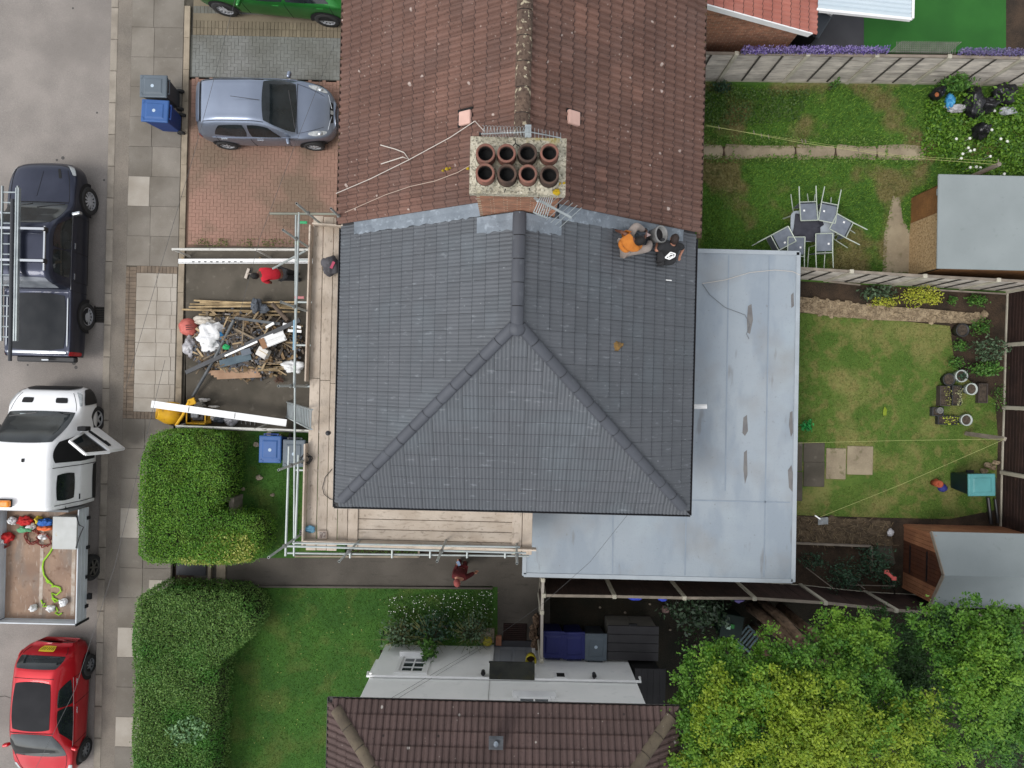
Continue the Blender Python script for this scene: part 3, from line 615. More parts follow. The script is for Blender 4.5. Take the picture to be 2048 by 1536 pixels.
mb = MB(); mb.blob(tuple(at(1113, 384, 9.2)), (.06, .05, .03), 4, .3).build('lichen_clump', mat('yellow lichen', S(196, 160, 20), S(160, 140, 40), 20, .95, .8, 40), ch, smooth=True)
mb = MB()
for k, (px, py, r) in enumerate([(946, 331, .05), (936, 337, .035), (894, 338, .04), (886, 341, .03), (900, 336, .025), (1118, 367, .035), (1128, 366, .025), (1099, 372, .03)]):
    if 935 < px < 1140 and px > 1090: z = 9.17
    else: z = 7.45 - (960 - px) * .006
    mb.blob(tuple(at(px, py, z)), (r, r * .8, .018), k, .35, 9, 5)
mb.build('lichen_patch', MATS['yellow lichen'], ch, smooth=True)

# --- flat-roofed rear extension
FZ = 2.85
M_flat = mat('grey flat roof membrane', S(166, 175, 182), S(154, 165, 175), .45, .42, .12, 30, layers=[('n', .8, .48, .6, S(142, 154, 166), .6, (2.2, .8, 1)), ('n', .5, .55, .7, S(176, 188, 194), .6), ('n', 1.4, .64, .7, S(128, 128, 128), .6, (2.2, .45, 1)), ('n', 8, .68, .74, S(120, 118, 116), .4), ('n', .7, .52, .72, S(146, 144, 140), .55, (1, 1, 1)), ('n', 24, .6, .7, S(140, 146, 150), .3)])
fx = thing('extension', 'single storey rear extension under a pale grey flat roof', 'extension', (5.2, -.5, 0))
P = [(3.56, 3.42), (7.0, 3.42), (7.06, -4.72), (.36, -4.72), (.36, -2.36), (3.56, -2.36)]
MB().prism([(3.56, 3.3), (6.9, 3.3), (6.95, -4.6), (.48, -4.6), (.48, -2.38), (3.56, -2.38)], 0, FZ - .2).build('wall', M_rend2, fx)
MB().prism(P, FZ - .2, FZ).build('roof', M_flat, fx, bevel=.02)
M_trim = mat('grey roof trim', S(178, 186, 192), S(166, 174, 180), 2, .45, .1, 30)
def trim(a, b): return MB().bar((*a, FZ + .004), (*b, FZ + .004), .1, .03).build('roof_trim', M_trim, fx)
trim((3.62, 3.38), (6.98, 3.38)); trim((6.96, 3.4), (7.02, -4.7)); trim((7.0, -4.68), (.4, -4.68)); trim((.41, -4.66), (.41, -2.6))
for pts in ([(4.32, 3.3), (4.36, -4.6)], [(5.25, 3.3), (5.3, -2.5)], [(6.25, 3.3), (6.3, -4.6)], [(3.7, -2.75), (6.9, -2.75)], [(2.55, -2.8), (2.58, -4.6)]):
    MB().bar((*pts[0], FZ + .002), (*pts[1], FZ + .002), .03, .008).build('lap_seam', mat('membrane lap', S(148, 160, 172), S(140, 152, 164), 3, .5), fx)
M_stain = mat('pond stain', S(128, 126, 124), S(114, 112, 112), 5, .8, .2, 40, layers=[('n', 9, .6, .75, S(146, 150, 154), .5)])
def stain(pts): return MB().prism(pxpoly(pts, FZ + .004), FZ - .02, FZ + .004).build('dirt_patch', M_stain, fx)
stain([(1496, 612), (1503, 608), (1506, 640), (1500, 668), (1495, 665), (1494, 640)]); stain([(1487, 835), (1494, 830), (1496, 862), (1490, 872), (1485, 866)]); stain([(1488, 905), (1494, 900), (1495, 950), (1490, 968), (1487, 940)])
stain([(1580, 825), (1585, 822), (1586, 865), (1582, 874), (1578, 850)]); stain([(1576, 940), (1583, 930), (1588, 960), (1586, 985), (1578, 975)]); stain([(1582, 590), (1587, 585), (1588, 612), (1583, 616)])
# ------------------------------------------------------------------ white neighbour house (south)
NZ = 4.9; NW = -7.45; NE = -7.0
hs3 = thing('house', 'white rendered house with brown hipped roof at the bottom edge', 'house', (0, -9, 0))
MB().bb((-3.4, -13, 0), (3.32, NW, NZ - .05)).build('wall', M_render, hs3)
nx0, nx1 = -3.73, 3.70; HF3 = (nx1 - nx0) / 2; C3 = (nx0 + nx1) / 2
MB().add([(nx0, NE, NZ - .03), (nx1, NE, NZ - .03), (nx1, -16, NZ - .03), (nx0, -16, NZ - .03), (C3, NE - HF3, NZ + HF3 * PT - .04), (C3, -16, NZ + HF3 * PT - .04)], [(1, 0, 4), (1, 4, 5, 2), (4, 0, 3, 5), (0, 1, 2, 3)]).build('roof', MATS['roofing felt'], hs3)
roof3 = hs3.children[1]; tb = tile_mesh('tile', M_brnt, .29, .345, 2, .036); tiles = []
A3 = Vector((C3, NE - HF3, NZ + HF3 * PT)); stop = (Vector((0, -9.6, 0)), Vector((0, 1, 0)))
slope(tiles, Vector((nx0, NE, NZ)), Vector((1, 0, 0)), Vector((0, -1, 0)), NZ, nx1 - nx0, HF3, .29, tb, None, [(A3, Vector((1, 1, 0)).normalized()), (A3, Vector((-1, 1, 0)).normalized()), stop])
slope(tiles, Vector((nx0, NE, NZ)), Vector((0, -1, 0)), Vector((1, 0, 0)), NZ, 2.8, HF3, .29, tb, None, [(A3, Vector((-1, -1, 0)).normalized()), stop])
slope(tiles, Vector((nx1, NE, NZ)), Vector((0, -1, 0)), Vector((-1, 0, 0)), NZ, 2.8, HF3, .29, tb, None, [(A3, Vector((1, -1, 0)).normalized()), stop])
place_tiles(tiles, roof3, 300, M_brnt)
ridge_run(roof3, (nx0 + .1, NE - .1, NZ + .08), (nx0 + 2.9, NE - 2.9, NZ + 2.8 * PT + .0), M_brnrid, .13, .46, 'hip_tile')
ridge_run(roof3, (nx1 - .1, NE - .1, NZ + .08), (nx1 - 2.9, NE - 2.9, NZ + 2.8 * PT + .0), M_brnrid, .13, .46, 'hip_tile')
gutter(hs3, (nx0 - .1, NE + .06, NZ - .02), (nx1 + .1, NE + .06, NZ - .02), mat('dark gutter', (.035, .032, .032), rough=.5), .06)
gutter(hs3, (nx0 - .06, NE + .1, NZ - .02), (nx0 - .06, -14, NZ - .02), MATS['dark gutter'], .06)
# soffit and small things on the wall
MB().bb((-3.73, NW, NZ - .14), (3.70, NE, NZ - .06)).build('soffit', M_white, hs3)
solo_t = mat('vent tile', S(96, 100, 104), S(76, 78, 82), 6, .5)
p = at(992, 1486, 5.55); MB().box(p, (.3, .42, .06), Euler((R(34), 0, 0))).build('tile_vent', solo_t, hs3)
MB().tube([at(992, 1490, 5.6), at(992, 1488, 5.75)], .05, 10).build('vent_pipe', M_lead, hs3)
def win(x0, x1, z0, z1, cols, rows):
    y0 = NW + .012; wn = MB().bb((x0, NW - .06, z0), (x0 + .07, y0, z1)).bb((x1 - .07, NW - .06, z0), (x1, y0, z1)).bb((x0 + .07, NW - .06, z0), (x1 - .07, y0, z0 + .07)).bb((x0 + .07, NW - .06, z1 - .07), (x1 - .07, y0, z1)).build('window', M_white, hs3)
    MB().bb((x0 + .06, NW - .03, z0 + .06), (x1 - .06, NW + .004, z1 - .06)).build('pane', M_glass, wn)
    g = MB()
    for i in range(1, cols): xx = x0 + (x1 - x0) * i / cols; g.bb((xx - .018, NW, z0 + .06), (xx + .018, NW + .018, z1 - .06))
    for j in range(1, rows): zz_ = z0 + (z1 - z0) * j / rows; g.bb((x0 + .06, NW, zz_ - .018), (x1 - .06, NW + .02, zz_ + .018))
    g.build('glazing_bar', M_white, wn)
    MB().bb((x0 - .12, NW + .001, z0 - .1), (x1 + .12, NW + .16, z0 + .004)).build('sill', M_white, wn)
    MB().bb((x0 - .09, NW + .0015, z0 + .004), (x0 - .002, NW + .05, z1 + .1)).bb((x1 + .002, NW + .0015, z0 + .004), (x1 + .09, NW + .05, z1 + .1)).bb((x0 - .002, NW + .0015, z1 + .002), (x1 + .002, NW + .05, z1 + .1)).build('surround', M_white, wn)
win(-2.74, -2.08, 1.15, 2.12, 2, 3); win(.3, 1.1, 3.42, 4.4, 2, 2)
wn = MB().bb((1.24, NW - .03, 1.95), (1.6, NW + .03, 2.28)).build('window', M_white, hs3); MB().bb((1.32, NW - .01, 2.0), (1.52, NW + .036, 2.23)).build('pane', MATS['dark interior'], wn)
for px, py in ((966, 1349), (1189, 1355)):
    h = 2.3; p = at(px, py, h); MB().lathe([(.05, -.16), (.06, -.02), (.045, 0), (.0, .0)], (p.x, NW + .09, h), 10).bb((p.x - .02, NW - .02, h - .12), (p.x + .02, NW + .08, h - .06)).build('wall_lamp', M_gut, hs3, smooth=False)
pz = 2.5; q = [at(733, 1355, pz), at(1281, 1373, pz)]
MB().tube([(q[0].x, NW + .05, 2.28), (q[0].x, NW + .05, pz), (q[1].x + .02, NW + .05, pz - .04), (q[1].x + .03, NW + .05, pz - .3)], .035, 8).build('waste_pipe', M_white, hs3)
MB().tube([(at(979, 1366, 2.7).x, NW + .012, 2.5), (at(975, 1400, 4.4).x, NW + .012, 4.8)], .006, 4).build('crack', mat('render crack', S(150, 148, 142)), hs3)
MB().bb((-3.52, NW - .5, 1.0), (-3.42, NW - .12, 1.9)).build('meter_box', M_white, hs3)
dr = MB().bb((-.32, NW - .04, .2), (.72, NW + .03, 2.15)).build('door', mat('pale grey door', S(168, 172, 178, .7), S(156, 160, 168, .7), 3, .5), hs3)
for a in (-.16, .24): MB().bb((a, NW + .03, .5), (a + .32, NW + .045, 1.75)).build('door_panel', mat('door panel', S(150, 154, 160, .7)), dr)
MB().bb((-.42, NW - .02, .2), (-.33, NW + .06, 2.2)).bb((.73, NW - .02, .2), (.82, NW + .06, 2.2)).build('door_frame', M_white, dr)
MB().bar((.05, NW + .09, 1.75), (.36, NW + .09, 1.75), .03, .03).build('handle', M_gut, dr)
M_can = mat('mossy dark canopy', S(52, 54, 46), S(34, 36, 32), 3, .8, .4, 40, layers=[('n', 4, .55, .7, S(70, 68, 40), .6)])
cn = MB().box(at(1024, 1343, 2.42) + Vector((0, .02, 0)), (1.14, .42, .06), Euler((R(-22), 0, 0))).build('door_canopy', M_can, hs3, bevel=.01)
MB().bb((-.42, -7.1, 2.2), (.72, -7.07, 2.27)).build('canopy_edge', M_gut, cn)
st = solo('door_step', MB().bb((-.32, NW + .02, .17), (.72, -7.25, .26)), M_dpave, 'low dark step in front of the pale grey door', 'step')
M_mat = mat('brown rubber', S(56, 36, 30), S(44, 30, 26), 8, .9)
mt = thing('door_mat', 'brown slatted mat on the path before the pale grey door', 'mat', at(1030, 1263, G))
a = at(1007, 1246, G); b = at(1053, 1282, G); MB().bb((a.x, b.y, G), (b.x, a.y, G + .012)).build('base', M_mat, mt)
for k in range(9): yy = a.y + (b.y - a.y) * (k + .5) / 9; MB().bb((a.x + .02, yy - .02, G + .012), (b.x - .02, yy + .02, G + .035)).build('slat', M_mat, mt)

# --- neighbour to the north-east: lean-to with orange tiles, canopy
M_ort = mat('orange tile', S(186, 116, 100), S(168, 100, 86), 1.2, .7, .25, 60, rnd=.07, layers=[('n', 1.4, .56, .7, S(196, 130, 116), .6)])
hs4 = thing('house', 'brick lean-to with orange tiled roof and white bargeboard at the top edge', 'house', (5.6, 10, 0))
yw = 9.06; xl = 3.9; xr = 7.05; zl, zr = 3.85, 2.55
MB().add([(xl, yw, 0), (xr, yw, 0), (xr, yw, zr), (xl, yw, zl), (xl, 13, 0), (xr, 13, 0), (xr, 13, zr), (xl, 13, zl)], [(0, 1, 2, 3), (1, 5, 6, 2), (3, 2, 6, 7), (0, 3, 7, 4)]).build('wall', M_mort, hs4)
rb = MB(); bi = 0
for r in range(46):
    z = .2 + r * .075
    k = xl + (0 if r % 2 else -.11)
    while k < xr - .04:
        x0, x1 = max(k, xl), min(k + .215, xr)
        if z < zl + (zr - zl) * ((x0 + x1) / 2 - xl) / (xr - xl) - .1 and x1 - x0 > .05:
            if r > 26 and bi < 300:
                me = km.setdefault(('wb',), chip_mesh('brick', M_brick, .215, .1, .065, .003))
                link('brick', me, hs4, Matrix.Translation(((x0 + x1) / 2, yw + .0486 + random.uniform(-.0008, .0006), z)) @ Matrix.Diagonal(((x1 - x0) / .215, 1, 1, 1))); bi += 1
            else: rb.box(((x0 + x1) / 2, yw + .0492, z - .0325), (x1 - x0, .1, .065))
        k += .225
tag(rb.build('bricks', M_brick, hs4), kind='stuff')
sl4 = math.atan2(zl - zr, xr - xl); up4 = Vector((-math.cos(sl4), 0, math.sin(sl4))); n4 = Vector((math.sin(sl4), 0, math.cos(sl4)))
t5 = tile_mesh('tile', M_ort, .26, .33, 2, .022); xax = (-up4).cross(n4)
MB().add([(xl, yw - .1, zl + .02), (xr + .3, yw - .1, zr - .10), (xr + .3, 13, zr - .10), (xl, 13, zl + .02)], [(0, 1, 2, 3)]).build('roof', MATS['roofing felt'], hs4)
rf4 = hs4.children[-1]
for r in range(12):
    for c in range(9):
        o = Vector((xr + .34, yw - .12, zr - .06)) + up4 * ((r + 1) * .29) + Vector((0, 1, 0)) * ((c + (1 if xax.y < 0 else 0)) * .26) + n4 * .015
        if o.x > xl + .0: link('tile', t5, rf4, Matrix.Translation(o + n4 * random.uniform(-.003, .003)) @ Matrix((xax, -up4, n4)).transposed().to_4x4())
MB().bar((xl, yw - .13, zl + .03), (xr + .22, yw - .13, zr - .06), .03, .17).bar((xl, yw - .09, zl + .10), (xr + .22, yw - .09, zr + .01), .10, .02).build('bargeboard', M_white, hs4)
gutter(hs4, (xr + .36, yw - .12, zr - .12), (xr + .36, 13, zr - .12), M_gut, .05)
M_cor = mat('white corrugated sheet', S(214, 226, 232, .75), S(204, 218, 226, .75), 1, .4)
cy0 = at(1700, 24, 2.5).y; cpy = thing('canopy', 'white ribbed metal awning roof at the top edge', 'awning', at(1700, 0, 0))
for k in range(14):
    b = MB(); yy = cy0 + k * .11
    y_ = lambda x: yy - (x - 7.4) * .02
    b.add([(7.42, yy + .06, 2.55), (9.78, yy - .10, 2.5), (9.78, yy - .02, 2.5), (7.42, yy + .14, 2.55), (7.42, yy + .1, 2.585), (9.78, yy - .06, 2.535), (9.78, yy + .01, 2.5), (7.42, yy + .17, 2.55)], [(0, 1, 5, 4), (4, 5, 6, 7), (0, 4, 7), (1, 6, 5)]).build('rib', M_cor, cpy)
MB().bar((7.4, cy0 + .03, 2.5), (9.8, cy0 - .13, 2.45), .06, .1).bar((9.82, cy0 - .13, 2.47), (9.82, cy0 + 1.4, 2.47), .06, .12).build('rim', M_white, cpy)
bx = thing('garden_storage_box', 'dark grey storage box with white strip by the brick lean-to', 'storage box', at(1590, 66, G), R(-30))
MB().bb((-.5, -.32, 0), (.5, .32, .85)).build('body', mat('black box', (.014, .015, .017), rough=.5), bx, world=False, bevel=.02)
MB().bb((-.55, -.37, .851), (.55, .37, .92)).build('lid', mat('slate grey lid', S(78, 84, 92), rough=.5), bx, world=False, bevel=.02)
MB().bb((-.5, .30, .93), (.52, .36, 1.0)).build('strip', M_white, bx, world=False)

# ------------------------------------------------------------------ fences
M_cpost = mat('concrete post', S(206, 200, 182), S(186, 180, 162), 3, .9, .3, 50, rnd=.08)
M_gwood = mat('weathered grey board', S(222, 213, 200), S(194, 186, 176), 3, .85, .4, 30, rnd=.2, layers=[('n', 7, .52, .66, S(112, 106, 102), .7, (.4, .4, 8))])
M_bwood = mat('brown stained board', S(62, 42, 36), S(48, 32, 28), 3, .85, .3, 30, rnd=.16, layers=[('n', 8, .6, .75, S(92, 66, 54), .5)])
M_rail = mat('pale fence rail', S(158, 146, 132), S(132, 122, 110), 4, .85, .2, 40, rnd=.08)
def fence(label, group, pts, h, mslat, vertical, face, battens=2, hg=.25, cap=True, rows=10, cap_m=None, bat_m=None):
    """posts at pts, panels of separate boards between them; face = side (+1/-1) of the battens"""
    f = thing('fence', label, 'fence', (pts[0][0], pts[0][1], 0), 0, group)
    for p in pts: MB().bb((p[0] - .055, p[1] - .055, 0), (p[0] + .055, p[1] + .055, h + .04)).build('post', M_cpost, f, bevel=.015)
    for a, b in zip(pts, pts[1:]):
        a = Vector((a[0], a[1], 0)); b = Vector((b[0], b[1], 0)); d = (b - a); L_ = d.length; d.normalize(); n = Vector((-d.y, d.x, 0)) * face; a2, b2 = a + d * .06, b - d * .06
        MB().bar(a2 + Vector((0, 0, hg / 2 + .1)), b2 + Vector((0, 0, hg / 2 + .1)), .05, hg).build('gravel_board', M_cpost, f)
        z0, z1 = hg + .11, h - .03
        if vertical:
            nb = int(L_ / .115); wd = (L_ - .12) / nb
            for k in range(nb):
                p = a2 + d * (k + .5) * wd; o = MB().bar(p + Vector((0, 0, z0)) + n * random.uniform(0, .012), p + Vector((0, 0, z1)) + n * random.uniform(0, .012), wd * 1.02 - .006, .016, n).build('board', mslat, f)
            for zz_ in (z0 + .2, z1 - .25): MB().bar(a2 + Vector((0, 0, zz_)) + n * -.03, b2 + Vector((0, 0, zz_)) + n * -.03, .04, .06).build('rail', M_rail, f)
        else:
            dz = (z1 - z0) / rows
            for k in range(rows):
                q = Vector((0, 0, z0 + (k + .5) * dz)); o = random.uniform(-.006, .006)
                MB().bar(a2 + q + n * (.006 + o), b2 + q + n * (.006 - o), .012, dz * 1.05, Vector((0, 0, 1)) + n * -.12).build('slat', mslat, f)
            for k in range(1, battens + 1):
                p = a2.lerp(b2, k / (battens + 1)); MB().bar(p + n * .034 + Vector((0, 0, z0)), p + n * .034 + Vector((0, 0, z1)), .045, .02, n).build('batten', bat_m or M_bat, f)
        if cap: MB().bar(a2 + Vector((0, 0, h - .01)), b2 + Vector((0, 0, h - .01)), .07, .035).build('cap_rail', cap_m or M_rail, f)
    return f
M_bat = mat('dark batten', S(84, 80, 74), S(66, 62, 58), 4, .9)
H1 = 1.85
f1 = fence('grey weathered panel fence with concrete posts behind the rough lawn', None, [at(x, y, H1) for x, y in [(1330, 104), (1473, 107), (1616, 109), (1754, 111), (1899, 113), (2044, 116), (2185, 119)]], H1, M_gwood, False, -1, 2, .2)
f2 = fence('grey fence with pale cap rail between the two back gardens', None, [at(x, y, 1.75) for x, y in [(1560, 534), (1703, 543), (1850, 552), (1997, 560), (2140, 568)]], 1.75, M_gwood, False, -1, 3, .18)
x3 = 13.95
f3 = fence('dark brown board fence along the right edge', None, [(x3 + .02, at(2010, 583, G).y), (x3, at(2010, 690, G).y), (x3, at(2010, 815, G).y), (x3 - .02, at(2010, 945, G).y), (x3 - .02, at(2010, 1078, G).y)], 1.75, M_bwood, False, 1, 0, .12, rows=12)
f4 = fence('dark brown vertical board fence with pale top rail in front of the trees', None, [at(x, y, 1.8) for x, y in [(1088, 1191), (1229, 1193), (1369, 1196), (1509, 1197), (1651, 1206), (1792, 1221), (1933, 1229), (2075, 1237)]], 1.8, M_bwood, True, 1, 0, .1)
f5 = fence('narrow fence seen edge on beside the side path', None, [at(1086, 1160, 1.8), at(1084, 1225, 1.8), at(1083, 1322, 1.8)], 1.8, M_bwood, True, -1, 0, .1, cap_m=mat('pale edge', S(178, 170, 160)))
f6 = MB()
solo('timber_plank', MB().bar(at(1857, 579, .45), at(2012, 588, .35), .04, .06), M_rail, 'long pale timber batten leaning along the grey fence foot', 'plank')
solo('timber_plank', MB().bar(at(1657, 563, .3), at(1720, 570, .3), .04, .06), M_rail, 'short pale timber batten on the soil by the flat roof', 'plank')
# trellis and purple flower garland along fence top
M_purp = mat('purple petal', S(84, 56, 150), S(182, 168, 216), rough=.8, attr='rnd')
a, b = at(1482, 106, 1.95), at(1775, 106, 1.95); n = 2800; t = rng.random(n)
P = np.array(a)[None] * (1 - t[:, None]) + np.array(b)[None] * t[:, None] + np.stack([np.zeros(n), rng.uniform(-.02, .12, n), rng.uniform(-.05, .2, n)], 1)
g1 = thing('flower_garland', 'purple artificial flower garland on the top left of the panel fence', 'garland', (a.x, a.y, 1.8)); leaves('petals', P, .05, M_purp, g1, .3)
MB().bar(a + Vector((0, .03, -.02)), b + Vector((0, .03, -.02)), .02, .12).build('stem', mat('garland stem', S(70, 66, 92)), g1)
a, b = at(1918, 108, 1.95), at(2100, 112, 1.95); n = 2200; t = rng.random(n)
P = np.array(a)[None] * (1 - t[:, None]) + np.array(b)[None] * t[:, None] + np.stack([np.zeros(n), rng.uniform(-.02, .12, n), rng.uniform(-.05, .16, n)], 1)
g2 = thing('flower_garland', 'thinner mauve flower garland on the top right of the panel fence', 'garland', (a.x, a.y, 1.8)); leaves('petals', P, .045, mat('mauve petal', S(96, 82, 148), S(140, 134, 160), attr='rnd'), g2, .3)
tr = thing('trellis', 'grey diamond mesh trellis on the panel fence top between purple garlands', 'trellis', at(1775, 107, 1.8)); a, b = at(1778, 106, 1.9), at(1912, 108, 1.9); d = b - a; M_tr = mat('grey trellis lath', S(142, 138, 132), S(112, 108, 104), 8, .9)
for k in range(30):
    for sg in (-1, 1):
        s0 = (k + .5) / 30; s1 = s0 + sg * .09
        if 0 <= s1 <= 1: MB().bar(a + d * s0 + Vector((0, .0 + .02 * (sg > 0), -.0)), a + d * s1 + Vector((0, .16 + .02 * (sg > 0), .28)), .018, .008).build('lath', M_tr, tr)

# ------------------------------------------------------------------ sheds
M_felt = mat('pale grey felt', S(150, 158, 158), S(142, 150, 150), 1.0, .85, .2, 60, layers=[('n', 6, .64, .74, S(126, 134, 134), .4)])
M_shw = mat('brown shed board', S(150, 106, 62), S(126, 88, 52), 3, .8, .3, 30, rnd=.1, layers=[('n', 9, .55, .7, S(84, 54, 32), .6, (1, 6, 1))])
M_osb = mat('strand board', S(212, 182, 138), S(180, 150, 108), 14, .9, .4, 30, layers=[('n', 20, .5, .6, S(96, 76, 52), .5), ('n', 26, .56, .64, S(198, 172, 132), .6)])
sh = thing('shed', 'large shed with flat pale grey roof, brown boards and strand board end', 'shed', (12.8, 4.4, 0))
x0, x1, yb0, yb1, hz = 11.18, 14.9, 3.3, 5.55, 2.1
MB().bb((x0 + .03, yb0, 0), (x1, yb1, hz - .02)).build('core', M_dark, sh)
ym = at(1815, 440, .6).y
for k in range(11):
    z = .12 + k * .18; MB().bb((x0 - .012, ym, z), (x0 + .02, yb1 - .03, z + .172)).build('board', M_shw, sh)
    MB().bb((x0 + .05, yb0 - .02, z), (x1, yb0 + .001, z + .172)).build('board', M_shw, sh); MB().bb((x0 + .05, yb1 - .001, z), (x1, yb1 + .02, z + .172)).build('board', M_shw, sh)
MB().bb((x0 - .03, yb0 + .02, .1), (x0 + .02, ym - .01, hz - .05)).build('board_end', M_osb, sh)
MB().box((x0 - .025, at(1862, 381, 1.6).y, 1.55), (.01, .17, .2)).build('notice', mat('pale notice', S(196, 214, 222), S(150, 180, 196), 20), sh)
ra, rb_ = at(1877, 348, hz + .05), at(1874, 537, hz + .05)
MB().prism([(ra.x, ra.y), (rb_.x, rb_.y), (15.0, rb_.y + .0), (15.0, ra.y)], hz, hz + .06).build('roof', M_felt, sh, bevel=.015)
M_ow = mat('orange brown shed board', S(186, 128, 92), S(160, 108, 78), 3, .8, .3, 30, rnd=.08, layers=[('n', 9, .56, .7, S(112, 72, 50), .5, (1, 6, 1))])
M_dw = mat('dark red brown boards', S(104, 60, 38), S(84, 48, 32), 3, .8, .2, 30, rnd=.08)
s2 = thing('shed', 'apex garden shed with orange brown boards and pale felt pitched roof', 'shed', (12.7, -4.6, 0))
x0, x1, yS, yN, ze_, zr_ = 11.22, 14.8, -5.5, -3.72, 1.7, 2.2; ymid = (yS + yN) / 2
MB().add([(x0, yS, 0), (x1, yS, 0), (x1, yN, 0), (x0, yN, 0), (x0, yS, ze_), (x1, yS, ze_), (x1, yN, ze_), (x0, yN, ze_), (x0, ymid, zr_), (x1, ymid, zr_)], [(0, 1, 5, 4), (2, 3, 7, 6), (3, 0, 4, 8, 7), (1, 2, 6, 9, 5)]).build('core', M_dark, s2)
nb = 16
for k in range(nb):
    ya_, yb_ = yS + (yN - yS) * k / nb, yS + (yN - yS) * (k + 1) / nb; yc = (ya_ + yb_) / 2; zt = ze_ + (zr_ - ze_) * (1 - abs(yc - ymid) / ((yN - yS) / 2)) - .03
    dk = 4 <= k <= 11
    MB().bb((x0 - .02, ya_ + .003, .08), (x0 - .001, yb_ - .003, zt)).build('board', M_dw if dk else M_ow, s2)
for k in range(9):
    z = .1 + k * .175; MB().bb((x0, yN + .001, z), (x1, yN + .02, z + .168)).build('board', M_ow, s2)
for zz_ in (.5, 1.3): MB().bb((x0 - .035, yS + .5, zz_), (x0 - .021, yN - .5, zz_ + .05)).build('hinge', M_gut, s2)
MB().bb((x0 - .04, yS - .01, .05), (x0 - .0, yS + .05, ze_)).build('corner_trim', M_ow, s2); MB().bb((x0 - .04, yN - .05, .05), (x0 - .0, yN + .01, ze_)).build('corner_trim', M_ow, s2)
for sg in (-1, 1):
    ye = ymid + sg * ((yN - yS) / 2 + .1); zq = ze_ - .06
    MB().add([(x0 - .1, ymid, zr_ + .03), (x1, ymid, zr_ + .03), (x1, ye, zq), (x0 - .1, ye, zq), (x0 - .1, ymid, zr_), (x1, ymid, zr_), (x1, ye, zq - .03), (x0 - .1, ye, zq - .03)], [(0, 1, 2, 3), (4, 7, 6, 5), (0, 3, 7, 4), (3, 2, 6, 7)]).build('roof', M_felt, s2)
    MB().bar((x0 - .115, ymid, zr_ + .01), (x0 - .115, ye, zq - .01), .02, .1, (0, 0, 1)).build('bargeboard', M_rail, s2)

# ------------------------------------------------------------------ scaffold
M_bd = mat('scaffold board', S(214, 199, 182), S(194, 178, 160), 2.2, .85, .3, 30, rnd=.07, layers=[('n', 5, .56, .72, S(138, 124, 108), .55, (3, 1, 1)), ('n', 9, .62, .74, S(104, 92, 80), .5)])
M_bdx = mat('scaffold board east west', S(216, 202, 185), S(198, 182, 164), 2.2, .85, .3, 30, rnd=.07, layers=[('n', 5, .56, .72, S(138, 124, 108), .55, (1, 3, 1)), ('n', 9, .62, .74, S(104, 92, 80), .5)])
M_pole = mat('galvanised tube', S(184, 190, 188), S(164, 172, 170), 3, .4, .1, 30, metal=.25, layers=[('n', 6, .6, .7, S(196, 214, 190), .5)])
M_clip = mat('coupler steel', S(150, 150, 146), S(116, 112, 106), 12, .5, metal=.4)
sc = thing('scaffold', 'timber boarded tube scaffold wrapped round the west and south eaves', 'scaffold', (-4.3, 0, 0))
PZ = 4.2
def board(p, q, z, wd=.222, m=None, name='board'): return MB().bar((p[0], p[1], z), (q[0], q[1], z), wd, .038).build(name, m or M_bd, sc, bevel=.006)
ytop, ybot = at(640, 432, PZ).y, at(640, 1098, PZ).y
xb = [at(x, 760, PZ).x for x in (622, 640.5, 660, 679)]
for k, x in enumerate((-4.47, -4.235, -4.0, -3.765)):
    ycut = at(640, 762 + random.uniform(-6, 6), PZ).y
    if k == 3: board((x, ycut + .1), (x, ytop - .5), PZ); board((x + .0, ycut + .09), (x, -3.2), PZ); 
    else: board((x, ycut), (x, ytop - .02 * k), PZ); board((x, ycut - .012), (x, ybot - .03), PZ - .012 * (k == 1))
    MB().bar((x, -2.9, PZ - .01), (x, -3.7, PZ - .01), .222, .038).build('board', M_bd, sc) if k == 3 else None
for k in range(5):
    yy = -2.78 - k * .235
    board((-3.5, yy), (at(1028, 1050, PZ).x, yy - .0), PZ + (.04 if k == 0 else 0), m=M_bdx)
for x in (-3.52,): board((x, -2.55), (x, -3.78), PZ + .045)
for x in (at(1034, 1050, PZ).x, at(1053, 1050, PZ).x + .02): board((x, -2.5), (x, -3.85), PZ + .04)
# toe boards stand on edge
MB().bar((-4.6, ytop - .25, PZ + .13), (-4.62, -.05, PZ + .13), .038, .222).build('toe_board', M_bd, sc, bevel=.006)
MB().bar((-4.6, -1.45, PZ + .13), (-4.6, ybot + .1, PZ + .13), .038, .222).build('toe_board', M_bd, sc, bevel=.006)
MB().bar((-4.55, ytop - .22, PZ + .13), (-3.8, ytop - .26, PZ + .13), .038, .222).build('toe_board', M_bdx, sc, bevel=.006)
MB().bar((-4.6, -3.98 + .35, PZ + .13), (-1.9, -3.98 + .32, PZ + .13), .038, .222).build('toe_board', M_bdx, sc, bevel=.006)
MB().bar((-2.3, -3.67, PZ + .15), (at(1072, 1095, PZ).x, -3.7, PZ + .15), .038, .222).build('toe_board', M_bdx, sc, bevel=.006)
def pole(p, q, name='pole', r=.0245, m=None):
    o = MB().tube([p, q], r, 10).build(name, m or M_pole, sc, smooth=False); q = Vector(q); p = Vector(p); d = (q - p).normalized()
    MB().tube([q - d * .005, q + d * .002], r * .8, 10).build('bore', M_dark, o); return o
def clip(c): return MB().box(c, (.085, .085, .075), Euler((.3, .2, random.random()))).build('coupler', M_clip, sc, bevel=.02)
